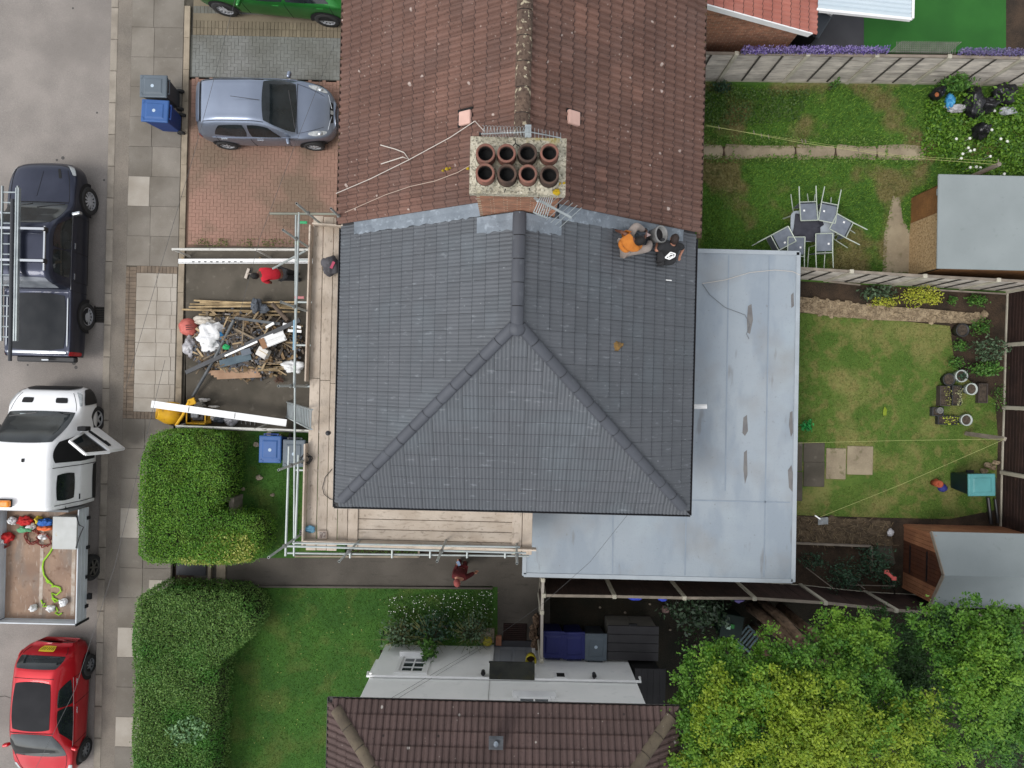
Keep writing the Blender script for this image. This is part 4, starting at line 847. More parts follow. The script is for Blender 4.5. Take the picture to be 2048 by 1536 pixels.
for px, py, ht in [(593, 407, 6.1), (662, 417, 5.95), (566, 460, 6.15), (562, 604, 6.15), (557, 772, 6.1), (557, 940, 6.1), (537, 1115, 6.3), (678, 1123, 6.15), (874, 1123, 6.15), (1034, 1127, 6.0)]:
    p = at(px, py, ht); pole((p.x, p.y, .2), p, 'standard'); clip((p.x, p.y, 5.3)); clip((p.x, p.y, PZ - .1)); clip((p.x, p.y, 2.2))
GR = 5.28
pole(at(598, 425, GR), at(588, 776, GR), 'guard_rail'); pole(at(540, 427, GR), at(680, 428, GR), 'guard_rail', m=mat('grey green tube', S(140, 142, 128), S(126, 128, 116), 3, .5, metal=.2))
pole(at(578, 893, GR), at(571, 1112, GR), 'guard_rail'); pole(at(597, 910, 4.75), at(591, 1078, 4.75), 'guard_rail')
pole(at(569, 1092, GR), at(1052, 1106, GR), 'guard_rail'); pole(at(585, 1086, 4.7), at(1040, 1094, 4.7), 'guard_rail')
pole(at(610, 502, 4.3), at(546, 537, 2.9), 'brace')
for py in (520, 604, 690, 772, 940, 1085): pole(at(592, py, PZ - .08), at(690, py + 2, PZ - .08), 'transom')
for px in (700, 784, 860, 934, 1010): pole(at(px, 1116, PZ - .08), at(px + 2, 1030, PZ - .08), 'transom')
pole(at(592, 430, PZ - .12), at(588, 1112, PZ - .12), 'ledger'); pole(at(575, 1106, PZ - .14), at(1058, 1112, PZ - .14), 'ledger')
MB().tube([at(596, 444.5, 5.0), at(614, 445, 5.0)], .03, 8).build('pole_cap', mat('green sleeve', S(70, 180, 120)), sc)
MB().tube([at(590, 595, 4.4), at(608, 595, 4.4)], .03, 8).build('pole_cap', mat('pink sleeve', S(200, 130, 130)), sc)
MB().tube([at(589, 640, GR), at(588, 700, GR)], .0265, 10).build('tape', mat('pale blue tape', S(140, 176, 196)), sc)
# access ladder
def ladder(name, label, p0, p1, wd, n, m, cat='ladder', r=.016, loc=None, across=None):
    p0, p1 = Vector(p0), Vector(p1); d = (p1 - p0).normalized(); s = across.normalized() if across else d.cross(Vector((0, 0, 1))).normalized()
    l = thing(name, label, cat, loc or p0)
    for k in (-1, 1): MB().bar(p0 + s * wd / 2 * k, p1 + s * wd / 2 * k, .03, .06, d.cross(s)).build('rail', m, l)
    for k in range(n): c = p0.lerp(p1, (k + .6) / n); MB().tube([c - s * wd / 2, c + s * wd / 2], r, 6).build('rung', m, l)
    return l
M_alu = mat('ladder aluminium', S(190, 198, 198), S(168, 176, 178), 4, .35, metal=.5)
ladder('ladder', 'aluminium access ladder leaning on the boarded scaffold platform', at(574, 819, .2), at(623, 839, 5.1), .42, 18, M_alu, across=Vector((0.02, 1, 0)))

# aerials on chimney
yg = thing('tv_aerial', 'silver grid backed TV aerial lying across the chimney foot', 'aerial', at(1095, 420, 8.2))
a, b = at(1068, 395, 8.75), at(1143, 436, 8.75); MB().bar(a, b, .035, .03).build('boom', M_alu, yg)
d = (b - a).normalized(); s = Vector((-d.y, d.x, 0)); s = (at(1118, 385, 8.75) - at(1068, 430, 8.75)).normalized()
for k in range(7):
    q = at(1082 + k * 5.2, 402 + k * .3, 8.75); MB().tube([at(1067 + k * 4.4, 425 + k * 1.8, 8.6), at(1090 + k * 3.4, 374 + k * .6, 8.95)], .008, 5).build('reflector_rod', M_alu, yg)
for k in range(6):
    c = a.lerp(b, .38 + k * .12); l = .24 - k * .0; MB().tube([c - s * l, c + s * l], .006, 5).build('element', M_alu, yg)
MB().bar(at(1067, 425, 8.6), at(1093, 436, 8.6), .02, .02).build('bracket', M_alu, yg)
MB().tube([at(1075, 402, 8.75), at(1070, 395, 8.3), (CX + .35, 3.06, 7.9)], .02, 8).build('mast', M_alu, yg)
hx = thing('tv_aerial', 'thin spiral wound aerial with folded elements behind the chimney cap', 'aerial', at(1030, 265, 8.9))
a, b = at(962, 268, 9.15), at(1122, 276, 9.15); MB().tube([a, at(1060, 264, 9.2), b], .010, 6).build('boom', M_alu, hx)
pts = []
for i in range(150):
    t = i / 149; c = at(964 + 98 * t, 262 + 3 * t, 9.2); an = t * 2 * PI * 15; pts.append(c + Vector((.03 * math.sin(an * 1.0), .085 * math.cos(an), .085 * math.sin(an))))
MB().tube(pts, .0035, 4).build('coil', M_alu, hx)
for k in range(9): x = 1062 + k * 7.4; MB().tube([at(x, 255 + k * 1.3, 9.2), at(x + .5, 274 + k * 1.2, 9.2)], .004, 4).build('element', M_alu, hx)
MB().box(at(1056, 262, 9.2), (.10, .005, .20), Euler((R(90), 0, 0))).build('reflector', M_alu, hx)
MB().tube([at(960, 266, 9.15), (at(960, 266, 9.0).x, 3.9, 8.8), (-.5, 3.8, 8.6)], .018, 8).build('mast', M_gut, hx)

# cables
def on_r2(px, py, dz=.03):
    z = 6.8
    for _ in range(6): p = at(px, py, z); z = EZ + RH + (HF2 - abs(p.x - C2)) * PT + .085
    return at(px, py, z + dz)
def on_r1(px, py, dz=.03):
    z = 6.5
    for _ in range(8):
        p = at(px, py, z); z = min(EZ + (HALF - abs(p.x - CX)) * PT, EZ + (p.y - EY0) * PT) + .03
    return at(px, py, z + dz)
M_cab = mat('white cable', S(214, 206, 196), rough=.6)
def cable(label, pts, m=M_cab, r=.008, name='cable'): return solo(name, MB().tube(pts, r, 5), m, label, 'cable')
cable('white cable running straight down the red roof from the chimney aerial', [at(968, 262, 9.0), on_r2(950, 242), on_r2(900, 275), on_r2(817, 320), on_r2(740, 358), on_r2(672, 387)])
cable('pale thin cable looping down the red roof from the lichen patch', [on_r2(940, 331), on_r2(915, 345), on_r2(870, 362), on_r2(820, 373), on_r2(770, 390), on_r2(690, 425)], mat('tan cable', S(196, 176, 160)), .006)
cable('short forked end of white cable on the red roof', [on_r2(761, 290), on_r2(790, 298), on_r2(808, 305), on_r2(818, 319), on_r2(806, 314), on_r2(762, 328)], M_cab, .01)
cable('white cable lying loose across the top of the flat roof', [at(1600, 550, FZ + .02), at(1585, 543, FZ + .02), at(1550, 540, FZ + .02), at(1500, 545, FZ + .02), at(1450, 560, FZ + .02), at(1405, 567, FZ + .02)], M_cab, .007)
cable('grey cable curving over the flat roof to the long stain', [at(1405, 568, FZ + .02), at(1420, 590, FZ + .02), at(1450, 615, FZ + .02), at(1490, 630, FZ + .02), at(1500, 650, FZ + .02), at(1493, 668, FZ + .02), at(1498, 678, FZ + .02)], mat('grey cable', S(120, 124, 128)), .007)
M_wire = mat('telephone wire', (.06, .06, .06), rough=.6)
def wire(label, pts): return solo('overhead_wire', MB().tube(pts, .0038, 4), M_wire, label, 'wire')
wire('dark overhead wire from the top drive down past the pale crossover slabs', [at(478, -30, 6.2), at(386, 315, 6.0), at(325, 520, 6.0), at(250, 780, 6.1)])
wire('dark overhead wire crossing the red drive beside the scaffold', [at(668, 90, 6), at(590, 290, 5.9), at(520, 475, 5.9), at(455, 720, 6.0)])
wire('dark overhead wire above the kerb beside the white truck and red car', [at(330, 720, 6.6), at(230, 1130, 6.5), at(150, 1380, 6.6), at(60, 1560, 6.7)])
wire('dark wire hanging from the south gutter toward the white house', [(2.6, EY0 - .05, 5.1), at(1180, 1124, 4.0), at(1085, 1208, 2.6), (-.72, NW + .05, .45)])
wire('upper of two dark wires running diagonally up the white wall', [(-.78, NW + .04, .4), (-2.68, NW + .04, 3.75)])
wire('lower of two dark wires running diagonally up the white wall', [(-.64, NW + .04, .4), (-2.52, NW + .04, 3.75)])
# washing lines
M_line = mat('washing line', S(186, 188, 120), rough=.7)
wp = thing('washing_post', 'leaning timber washing line post beside the large shed', 'post', at(1935, 360, G)); pt = at(1999, 328, 2.3); pb = Vector((pt.x, pt.y, G)); MB().tube([pb, pt], [.06, .055], 10).build('post', M_rail, wp); MB().bar(pt + Vector((0, -.06, -.05)), pt + Vector((0, .14, -.05)), .02, .02).build('crosspiece', M_rail, wp)
cable('pale washing line with pegs across the rough lawn', [at(1412, 250, 2.5), at(1600, 285, 2.2), at(1800, 314, 2.2), pt + Vector((0, 0, -.05))], M_line, .0042, 'washing_line')
cable('second slack washing line beside the pegged one', [at(1412, 252, 2.45), at(1600, 281, 2.15), at(1800, 311, 2.15), pt + Vector((0, .08, -.05))], M_line, .003, 'washing_line')
for k, (px, py) in enumerate([(1438, 255), (1508, 265), (1523, 271), (1537, 273), (1604, 282), (1611, 283), (1717, 300)]):
    solo('clothes_peg', MB().bar(at(px - 1, py - 4, 2.2), at(px + 1, py + 4, 2.2), .014, .02), M_rail, ('peg nearest the red roof on the washing line', 'second peg from the red roof on the washing line', 'peg left of a close pair on the washing line', 'peg right of a close pair on the washing line', 'left peg of the middle pair on the washing line', 'right peg of the middle pair on the washing line', 'single peg over the garden path on the washing line')[k], 'peg', 'pegs on the washing line')
wp2 = thing('washing_post', 'timber washing line post leaning by the brown right fence', 'post', at(1935, 868, G)); pt2 = at(2010, 878, 1.7); MB().bar(at(1932, 867, .25), pt2, .1, .08).build('post', M_rail, wp2)
cable('pale washing line running straight across the patchy lawn', [at(1597, 886, 2.4), at(1800, 881, 1.8), pt2], M_line, .0042, 'washing_line')
cable('pale washing line running diagonally to the bottom of the lawn', [at(1640, 1034, 1.6), at(1800, 970, 1.5), pt2], M_line, .0042, 'washing_line')
solo('line_anchor', MB().bar(at(1630, 1031, 1.6), at(1640, 1038, 1.6), .03, .05), M_white, 'white plastic hook holding the diagonal washing line', 'hook')
# ------------------------------------------------------------------ vehicles
def paint(n, c, c2=None, mt=0.0): return mat('paint ' + n, c, c2, 2, .36, 0, coat=.35, spec=.3, metal=mt)
M_vgl = mat('vehicle glass', (.008, .011, .012), (.018, .023, .026), 2.6, .04, spec=.5)
M_tyre = mat('tyre rubber', (.02, .02, .021), (.03, .029, .028), 8, .85)
M_rim = mat('alloy rim', S(206, 208, 212), S(186, 188, 192), 8, .35, metal=.15)
M_rimd = mat('dark alloy rim', S(150, 152, 156), S(120, 122, 126), 8, .4, metal=.15)
M_lamp = mat('clear lamp', S(206, 210, 210), S(170, 176, 178), 18, .15, spec=.7)
M_tail = mat('red lamp', (.35, .01, .015), rough=.2)
M_chr = mat('chrome trim', S(206, 210, 214), rough=.2, metal=.8)
M_seam = mat('panel gap', (.008, .008, .009), rough=.8)
def itp(tab, s):
    if s <= tab[0][0]: return tab[0][1]
    n = len(tab)
    if s >= tab[-1][0]: return tab[-1][1]
    i = next(k for k in range(n - 1) if s <= tab[k + 1][0]); sl_ = lambda k: (tab[k + 1][1] - tab[k][1]) / (tab[k + 1][0] - tab[k][0])
    def tg(k):                                   # monotone cubic tangents
        if k == 0 or k == n - 1: return sl_(0 if k == 0 else n - 2)
        a, b = sl_(k - 1), sl_(k); return 0 if a * b <= 0 else 2 * a * b / (a + b)
    h = tab[i + 1][0] - tab[i][0]; t = (s - tab[i][0]) / h; t2, t3 = t * t, t ** 3
    return (2 * t3 - 3 * t2 + 1) * tab[i][1] + (t3 - 2 * t2 + t) * h * tg(i) + (3 * t2 - 2 * t3) * tab[i + 1][1] + (t3 - t2) * h * tg(i + 1)
KT = [0, .2, .38, .58, .68, .84, .94, 1.0]
class Shell:
    """car body surface S(s,t): s front to rear, t over the section from centre line (0) to sill (+-1)"""
    def __init__(s, L_, W, T, B, Rr, low=.2): s.L, s.W, s.T, s.B, s.R, s.low = L_, W, T, B, Rr, low
    def pt(q, s, t):
        W, T, B, Rr = itp(q.W, s), itp(q.T, s), itp(q.B, s), itp(q.R, s); a = abs(t); lo = q.low
        K = [(0, T), (Rr * .6, T - .012), (Rr, T - .055), (W * .965, B), (W, B - .13), (W * .985, .45), (W * .94, lo), (W * .8, lo - .03)]
        i = 0
        while i < 6 and a > KT[i + 1]: i += 1
        p0, p1, p2, p3 = K[max(i - 1, 0)], K[i], K[i + 1], K[min(i + 2, 7)]; f = (a - KT[i]) / (KT[i + 1] - KT[i])
        if i == 0: p0 = (-K[1][0], K[1][1])
        def cr(j): return .5 * (2 * p1[j] + (p2[j] - p0[j]) * f + (2 * p0[j] - 5 * p1[j] + 4 * p2[j] - p3[j]) * f * f + (3 * p1[j] - p0[j] - 3 * p2[j] + p3[j]) * f ** 3)
        lf = .35; y = cr(0) * (1 - lf) + lf * (p1[0] + (p2[0] - p1[0]) * f); z = cr(1) * (1 - lf) + lf * (p1[1] + (p2[1] - p1[1]) * f)
        return Vector((q.L / 2 - s * q.L, y if t >= 0 else -y, z))
    def nrm(q, s, t, e=.004):
        s = min(max(s, e), 1 - e); t2 = max(min(t, 1 - e), -1 + e); n = (q.pt(s + e, t2) - q.pt(s - e, t2)).cross(q.pt(s, t2 + e) - q.pt(s, t2 - e)); n = n.normalized()
        c = q.pt(s, t) - Vector((q.L / 2 - s * q.L, 0, .5)); return n if n.dot(c) > 0 else -n
    def body(q, m, par, ns=60, ntt=40):
        mb = MB(); V = []
        for i in range(ns + 1):
            s = i / ns; s = .5 - .5 * math.cos(PI * s) if False else s
            V += [q.pt(s, -1 + 2 * j / ntt) for j in range(ntt + 1)]
        k = ntt + 1; Fs = [(i * k + j, i * k + j + 1, (i + 1) * k + j + 1, (i + 1) * k + j) for i in range(ns) for j in range(ntt)]
        Fs += [tuple(range(k)), tuple(range(ns * k + k - 1, ns * k - 1, -1))]
        return mb.add(V, Fs).build('body', m, par, smooth=True, world=False)
    def patch(q, name, m, par, c, off=.006, nu=10, nv=6, both=False):
        for sg in ((1, -1) if both else (1,)):
            V = []
            for i in range(nu + 1):
                for j in range(nv + 1):
                    u, v = i / nu, j / nv; a_, b_ = 2 * u - 1, 2 * v - 1; rk = .34; u, v = (a_ * math.sqrt(1 - rk * b_ * b_ / 2) / math.sqrt(1 - rk * .12) + 1) / 2, (b_ * math.sqrt(1 - rk * a_ * a_ / 2) / math.sqrt(1 - rk * .12) + 1) / 2
                    s = (c[0][0] * (1 - u) + c[1][0] * u) * (1 - v) + (c[3][0] * (1 - u) + c[2][0] * u) * v
                    t = ((c[0][1] * (1 - u) + c[1][1] * u) * (1 - v) + (c[3][1] * (1 - u) + c[2][1] * u) * v) * sg
                    V.append(q.pt(s, t) + q.nrm(s, t) * off)
            k = nv + 1
            o = MB().add(V, [(i * k + j, i * k + j + 1, (i + 1) * k + j + 1, (i + 1) * k + j) for i in range(nu) for j in range(nv)]).build(name, m, par, smooth=True, world=False)
        return o
    def oval(q, name, m, par, s, t, rs, rt, off=.012, both=True, skew=0):
        for sg in ((1, -1) if both else (1,)):
            V = [q.pt(s, t * sg) + q.nrm(s, t * sg) * off * 1.5]; n = 18
            for k in (.6, 1):
                for i in range(n): a = 2 * PI * i / n; s_ = s + (math.cos(a) * rs + math.sin(a) * skew) * k; t_ = (t + math.sin(a) * rt * k) * sg; V.append(q.pt(s_, t_) + q.nrm(s_, t_) * (off * 1.4 if k < 1 else off * .6))
            o = MB().add(V, [(0, 1 + i, 1 + (i + 1) % n) for i in range(n)] + [(1 + i, 1 + n + i, 1 + n + (i + 1) % n, 1 + (i + 1) % n) for i in range(n)]).build(name, m, par, smooth=True, world=False)
            MB().blob(tuple(q.pt(s - rs * .25, t * sg) + q.nrm(s, t * sg) * off), (.075, .06, .03), 1, 0, 12, 6).build('reflector', M_chr, o, smooth=True, world=False)
    def seam(q, par, s0, t0, s1, t1, wd=.008, both=True, m=None, name='panel_gap', n=8):
        for sg in ((1, -1) if both else (1,)):
            pts = []
            for i in range(n + 1): s_, t_ = s0 + (s1 - s0) * i / n, (t0 + (t1 - t0) * i / n) * sg; pts.append(q.pt(s_, t_) + q.nrm(s_, t_) * wd * .4)
            MB().tube(pts, wd, 4).build(name, m or M_seam, par, world=False)
def wheels(par, xs, y, r, wd, rimm, spokes=7):
    for x in xs:
        for sg in (1, -1):
            my = Matrix.Rotation(PI / 2, 4, 'X'); o = MB().lathe([(r * .62, -wd / 2), (r * .93, -wd / 2), (r, -wd * .35), (r, wd * .35), (r * .93, wd / 2), (r * .66, wd / 2), (r * .62, wd * .3)], (0, 0, 0), 28, my)
            o.V = [v + Vector((x, sg * (y - wd / 2), r)) for v in o.V]; o = o.build('wheel', M_tyre, par, smooth=True, world=False)
            yy = sg * (y - .03); mb = MB(); mb.tube([(x, yy - sg * .02, r), (x, yy + sg * .012, r)], r * .17, 12)
            for k in range(spokes): a = 2 * PI * k / spokes + .3; mb.bar((x + math.cos(a) * r * .1, yy, r + math.sin(a) * r * .1), (x + math.cos(a) * r * .63, yy - sg * .005, r + math.sin(a) * r * .63), r * .13, .025, (0, 1, 0))
            for i in range(28): a, b = 2 * PI * i / 28, 2 * PI * (i + 1) / 28; mb.bar((x + math.cos(a) * r * .64, yy, r + math.sin(a) * r * .64), (x + math.cos(b) * r * .64, yy, r + math.sin(b) * r * .64), .03, .03, (0, 1, 0))
            mb.build('rim', rimm, o, world=False)
            MB().disc((x, yy - sg * .04, r), r * .63, 24, 0, my).build('brake', M_seam, o, world=False)
            MB().lathe([(r + .075, -.02), (r + .075, .0), (.0, .0)], (0, 0, 0), 28, my)
def arches(q, par, xs, r, W, m=None):
    for x in xs:
        s = .5 - x / q.L
        for sg in (1, -1):
            V = []; n = 18; fs = []
            for i in range(n + 1):
                a = PI * i / n * 1.1 - .05 * PI
                for rr in (0, r + .085):
                    X, Z = x + math.cos(a) * rr, r + math.sin(a) * rr; V.append(Vector((X, sg * (itp(q.W, .5 - X / q.L) + .006), max(Z, .16))))
            MB().add(V, [(2 * i, 2 * i + 1, 2 * i + 3, 2 * i + 2) for i in range(n)]).build('wheel_arch', m or M_seam, par, world=False)
def mirrors(q, par, s, t, m, ln=.2):
    for sg in (1, -1):
        p = q.pt(s, t * sg); MB().bar(p - Vector((0, sg * .03, .02)), p + Vector((.01, sg * .1, .03)), .05, .04).build('mirror_arm', M_gut, par, world=False)
        MB().box(p + Vector((.0, sg * (.03 + ln / 2), .06)), (.09, ln, .14), Euler((0, 0, sg * -.25))).build('mirror', m, par, world=False, bevel=.035, seg=2)

# silver hatchback on the red drive
W = [(0, .30), (.012, .46), (.035, .59), (.075, .69), (.14, .765), (.24, .81), (.35, .825), (.6, .83), (.85, .80), (.95, .72), (.985, .64), (1, .5)]
T = [(0, .58), (.03, .72), (.08, .80), (.16, .90), (.25, .99), (.35, 1.28), (.46, 1.49), (.56, 1.54), (.75, 1.53), (.88, 1.44), (.93, 1.28), (.97, 1.02), (1, .72)]
B = [(0, .48), (.05, .66), (.15, .80), (.25, .89), (.5, .93), (.85, .96), (.95, .9), (1, .6)]
Rr = [(0, .25), (.05, .46), (.15, .60), (.25, .66), (.36, .62), (.5, .57), (.8, .56), (.9, .56), (1, .36)]
P_sil = paint('blue silver', S(150, 160, 178), S(144, 154, 172), .75)
c1 = thing('parked_car', 'blue grey hatchback parked on the red block drive', 'car', (-6.9, 7.28, G), R(.6)); q = Shell(3.74, W, T, B, Rr)
q.body(P_sil, c1); arches(q, c1, (1.22, -1.2), .29, .83); wheels(c1, (1.22, -1.2), .835, .29, .18, M_rim, 6)
q.patch('windscreen', M_vgl, c1, [(.255, -.40), (.455, -.345), (.455, .345), (.255, .40)], nv=14)
q.patch('rear_window', M_vgl, c1, [(.925, -.36), (.985, -.42), (.985, .42), (.925, .36)], nv=12)
q.patch('side_window', M_vgl, c1, [(.35, .565), (.435, .43), (.575, .42), (.575, .565)], both=True); q.patch('side_window', M_vgl, c1, [(.60, .565), (.60, .42), (.78, .43), (.84, .55)], both=True)
q.patch('spoiler', P_sil, c1, [(.895, -.34), (.94, -.34), (.94, .34), (.895, .34)], .035, nv=12)
q.oval('headlight', M_lamp, c1, .115, .44, .06, .085, .012, True, -.02); q.patch('tail_light', M_tail, c1, [(.955, .58), (.985, .55), (.985, .72), (.955, .72)], .008, both=True)
q.patch('grille', M_seam, c1, [(.012, -.3), (.03, -.26), (.03, .26), (.012, .3)], .008, nv=10); q.patch('badge', M_chr, c1, [(.012, -.05), (.028, -.05), (.028, .05), (.012, .05)], .016, 3, 3)
for sg in (1, -1): q.seam(c1, .02, .1 * sg, .045, .42 * sg, .012, False, M_chr, 'grille_bar')
q.seam(c1, .07, .30, .25, .38, .005); q.seam(c1, .895, -.36, .895, .36, .008, False, n=14); q.seam(c1, .45, .36, .88, .36, .009); q.seam(c1, .255, .56, .86, .60, .012, True, P_sil, 'waist_line'); q.seam(c1, .25, -.4, .25, .4, .01, False, n=14)
for s in (.33, .585, .83): q.seam(c1, s, .58, s + .01, .9, .006)
for s in (.50, .76): q.seam(c1, s, .655, s + .045, .655, .014, True, M_chr, 'handle', 3)
MB().tube([q.pt(.47, 0) + Vector((0, 0, .01)), q.pt(.66, .02) + Vector((0, 0, .12))], .007, 5).build('antenna', M_gut, c1, world=False); mirrors(q, c1, .31, .57, P_sil, .17)
MB().bar(q.pt(.262, -.3) + Vector((0, 0, .02)), q.pt(.30, .22) + Vector((0, 0, .02)), .02, .015).build('wiper', M_gut, c1, world=False)

# red hatchback bottom left
T = [(0, .55), (.03, .70), (.10, .82), (.22, .97), (.33, 1.22), (.45, 1.40), (.58, 1.45), (.75, 1.43), (.88, 1.36), (.945, 1.08), (.98, .86), (1, .6)]
B = [(0, .46), (.05, .62), (.2, .86), (.5, .92), (.85, .98), (.95, .9), (1, .55)]
Rr = [(0, .25), (.05, .46), (.15, .62), (.25, .66), (.36, .62), (.5, .56), (.8, .54), (.9, .55), (.96, .58), (1, .42)]
P_red = paint('red', (.45, .007, .016), (.40, .005, .012), .3)
c2 = thing('parked_car', 'red hatchback with black roof panel parked at the kerb', 'car', (-12.52, -9.33, .1), R(-90 - 1.6)); q = Shell(3.78, [(a_, b_ * 1.04) for a_, b_ in W], T, B, [(a_, b_ * 1.04) for a_, b_ in Rr])
q.body(P_red, c2); arches(q, c2, (1.18, -1.2), .3, .83); wheels(c2, (1.18, -1.2), .868, .3, .19, M_rimd, 8)
q.patch('windscreen', M_vgl, c2, [(.225, -.42), (.43, -.35), (.43, .35), (.225, .42)], nv=14); q.patch('rear_window', M_vgl, c2, [(.885, -.36), (.95, -.40), (.95, .40), (.885, .36)], nv=14)
q.patch('roof_panel', mat('black canvas roof', (.014, .014, .016), (.02, .02, .022), 2, .8, spec=.2), c2, [(.46, -.32), (.80, -.32), (.80, .32), (.46, .32)], .012, nv=12)
q.patch('side_window', M_vgl, c2, [(.32, .57), (.43, .42), (.60, .415), (.60, .57)], both=True); q.patch('side_window', M_vgl, c2, [(.612, .57), (.612, .415), (.74, .42), (.80, .55)], both=True)
q.patch('headlight', M_lamp, c2, [(.05, .4), (.15, .46), (.15, .6), (.07, .58)], .008, both=True); q.patch('tail_light', M_tail, c2, [(.93, .47), (.965, .47), (.965, .6), (.93, .57)], .012, both=True)
q.patch('number_plate', mat('yellow plate', (.75, .55, .03)), c2, [(.968, -.12), (.99, -.12), (.99, .12), (.968, .12)], .012, 3, 4)
pl = MB()
for k, t in enumerate((-.095, -.065, -.035, .005, .035, .065, .09)): pl.bar(q.pt(.974, t) + q.nrm(.974, t) * .016, q.pt(.985, t + .012) + q.nrm(.985, t) * .016, .012, .004)
pl.build('plate_letters', M_seam, c2, world=False)
q.seam(c2, .27, .58, .80, .575, .006, True, mat('satin trim', S(150, 140, 140), rough=.5), 'waist_line'); q.seam(c2, .44, -.35, .44, .35, .01, False, n=14); q.seam(c2, .825, -.35, .825, .35, .008, False, n=14)
for s in (.31, .606, .80): q.seam(c2, s, .58, s + .01, .9, .006)
for s in (.53, .74): q.seam(c2, s, .655, s + .045, .655, .014, True, M_chr, 'handle', 3)
mirrors(q, c2, .29, .57, P_red, .17); q.seam(c2, .06, .36, .235, .40, .006); q.seam(c2, .955, .36, .985, .36, .006); q.seam(c2, .23, -.38, .26, .15, .012, False, M_gut, 'wiper')

# green car nose-out at the top
W3 = [(0, .5), (.02, .68), (.07, .82), (.15, .91), (.3, .94), (.6, .94), (.85, .93), (.96, .84), (1, .6)]
T = [(0, .62), (.03, .8), (.1, .93), (.27, 1.06), (.36, 1.32), (.45, 1.55), (.6, 1.62), (.8, 1.56), (.93, 1.22), (.98, 1.0), (1, .7)]
B = [(0, .5), (.05, .7), (.2, .92), (.5, 1.0), (.85, 1.07), (.95, 1.0), (1, .6)]
Rr = [(0, .3), (.05, .55), (.15, .72), (.27, .76), (.4, .66), (.5, .6), (.8, .57), (.95, .6), (1, .4)]
P_grn = paint('green', S(58, 150, 66, .7), S(50, 136, 58, .7), .7)
c3 = thing('parked_car', 'metallic green car cut by the top edge on the buff paving', 'car', (-6.7, 11.02, G), R(180 - 4.6)); q = Shell(4.7, W3, T, B, Rr)
q.body(P_grn, c3); arches(q, c3, (1.45, -1.4), .36, .94); wheels(c3, (1.45, -1.4), .95, .36, .22, M_rim, 10)
q.patch('windscreen', M_vgl, c3, [(.27, -.42), (.45, -.35), (.45, .35), (.27, .42)], nv=14); q.patch('rear_window', M_vgl, c3, [(.84, -.35), (.93, -.4), (.93, .4), (.84, .35)], nv=14)
q.patch('side_window', M_vgl, c3, [(.34, .57), (.44, .42), (.58, .415), (.58, .57)], both=True); q.patch('side_window', M_vgl, c3, [(.59, .57), (.59, .415), (.76, .42), (.86, .55)], both=True)
q.patch('headlight', M_lamp, c3, [(.03, .42), (.10, .5), (.10, .62), (.04, .6)], .008, both=True)
for s in (.33, .585, .85): q.seam(c3, s, .58, s + .01, .9, .006)
for s in (.51, .77): q.seam(c3, s, .66, s + .04, .66, .016, True, P_grn, 'handle', 3)
mirrors(q, c3, .33, .57, P_grn, .2)

# navy pickup with ladder
Wp = [(0, .55), (.015, .72), (.05, .85), (.12, .92), (.3, .93), (.8, .93), (.97, .91), (1, .88)]
Tp = [(0, .75), (.02, 1.0), (.06, 1.09), (.22, 1.17), (.30, 1.48), (.355, 1.72), (.42, 1.80), (.58, 1.79), (.63, 1.70), (.655, 1.25), (.67, 1.13), (.98, 1.13), (1, 1.05)]
Bp = [(0, .6), (.04, .9), (.2, 1.06), (.5, 1.10), (.65, 1.10), (1, 1.06)]
Rp = [(0, .4), (.04, .66), (.12, .76), (.22, .78), (.36, .72), (.45, .70), (.6, .70), (.66, .78), (.7, .82), (1, .82)]
P_nav = paint('navy', S(62, 66, 82, .7), S(54, 58, 74, .7), .7)
pk = thing('pickup_truck', 'dark navy pickup parked at the kerb with ladders on its rack', 'pickup', (-12.82, 3.1, .1), R(90)); q = Shell(5.3, Wp, Tp, Bp, Rp, .38)
q.body(P_nav, pk, 90); arches(q, pk, (1.72, -1.5), .39, .93); wheels(pk, (1.72, -1.5), .955, .39, .26, M_rim, 12)
q.patch('windscreen', M_vgl, pk, [(.225, -.42), (.345, -.35), (.345, .35), (.225, .42)], nv=14); q.patch('rear_window', mat('pale rear glass', (.25, .27, .29), (.16, .17, .19), 3, .15), pk, [(.615, -.33), (.655, -.33), (.655, .33), (.615, .33)], nv=10)
q.patch('side_window', M_vgl, pk, [(.285, .57), (.345, .42), (.46, .415), (.46, .57)], both=True); q.patch('side_window', M_vgl, pk, [(.47, .57), (.47, .415), (.585, .42), (.605, .56)], both=True)
q.patch('bed_cover', mat('black bed cover', (.018, .02, .023), (.026, .028, .031), 3, .7, spec=.25), pk, [(.682, -.345), (.968, -.345), (.968, .345), (.682, .345)], .012, 8, 10)
q.patch('bed_rail', M_chr, pk, [(.70, .365), (.95, .365), (.95, .395), (.70, .395)], .02, 8, 2, both=True); q.patch('tailgate_trim', M_chr, pk, [(.972, -.36), (.985, -.36), (.985, .36), (.972, .36)], .014, 3, 12)
q.patch('headlight', M_lamp, pk, [(.02, .42), (.075, .5), (.075, .6), (.03, .58)], .01, both=True); q.patch('tail_light', M_tail, pk, [(.975, .55), (.995, .55), (.995, .8), (.975, .8)], .01, both=True)
q.patch('bonnet_vent', M_seam, pk, [(.045, -.27), (.095, -.27), (.095, -.23), (.045, -.23)], .006, 4, 2)
for s in (.28, .465, .615, .665): q.seam(pk, s, .58, s + .005, .9, .006)
for s in (.42, .575): q.seam(pk, s, .655, s + .03, .655, .016, True, M_chr, 'handle', 3)
q.seam(pk, .22, -.4, .22, .4, .012, False, n=14); q.seam(pk, .06, -.04, .19, .02, .005, False); q.seam(pk, .27, .575, .66, .575, .012, True, mat('dark chrome', S(120, 122, 128), rough=.3, metal=.6), 'waist_trim'); q.seam(pk, .25, .96, .62, .96, .05, True, M_gut, 'side_step')
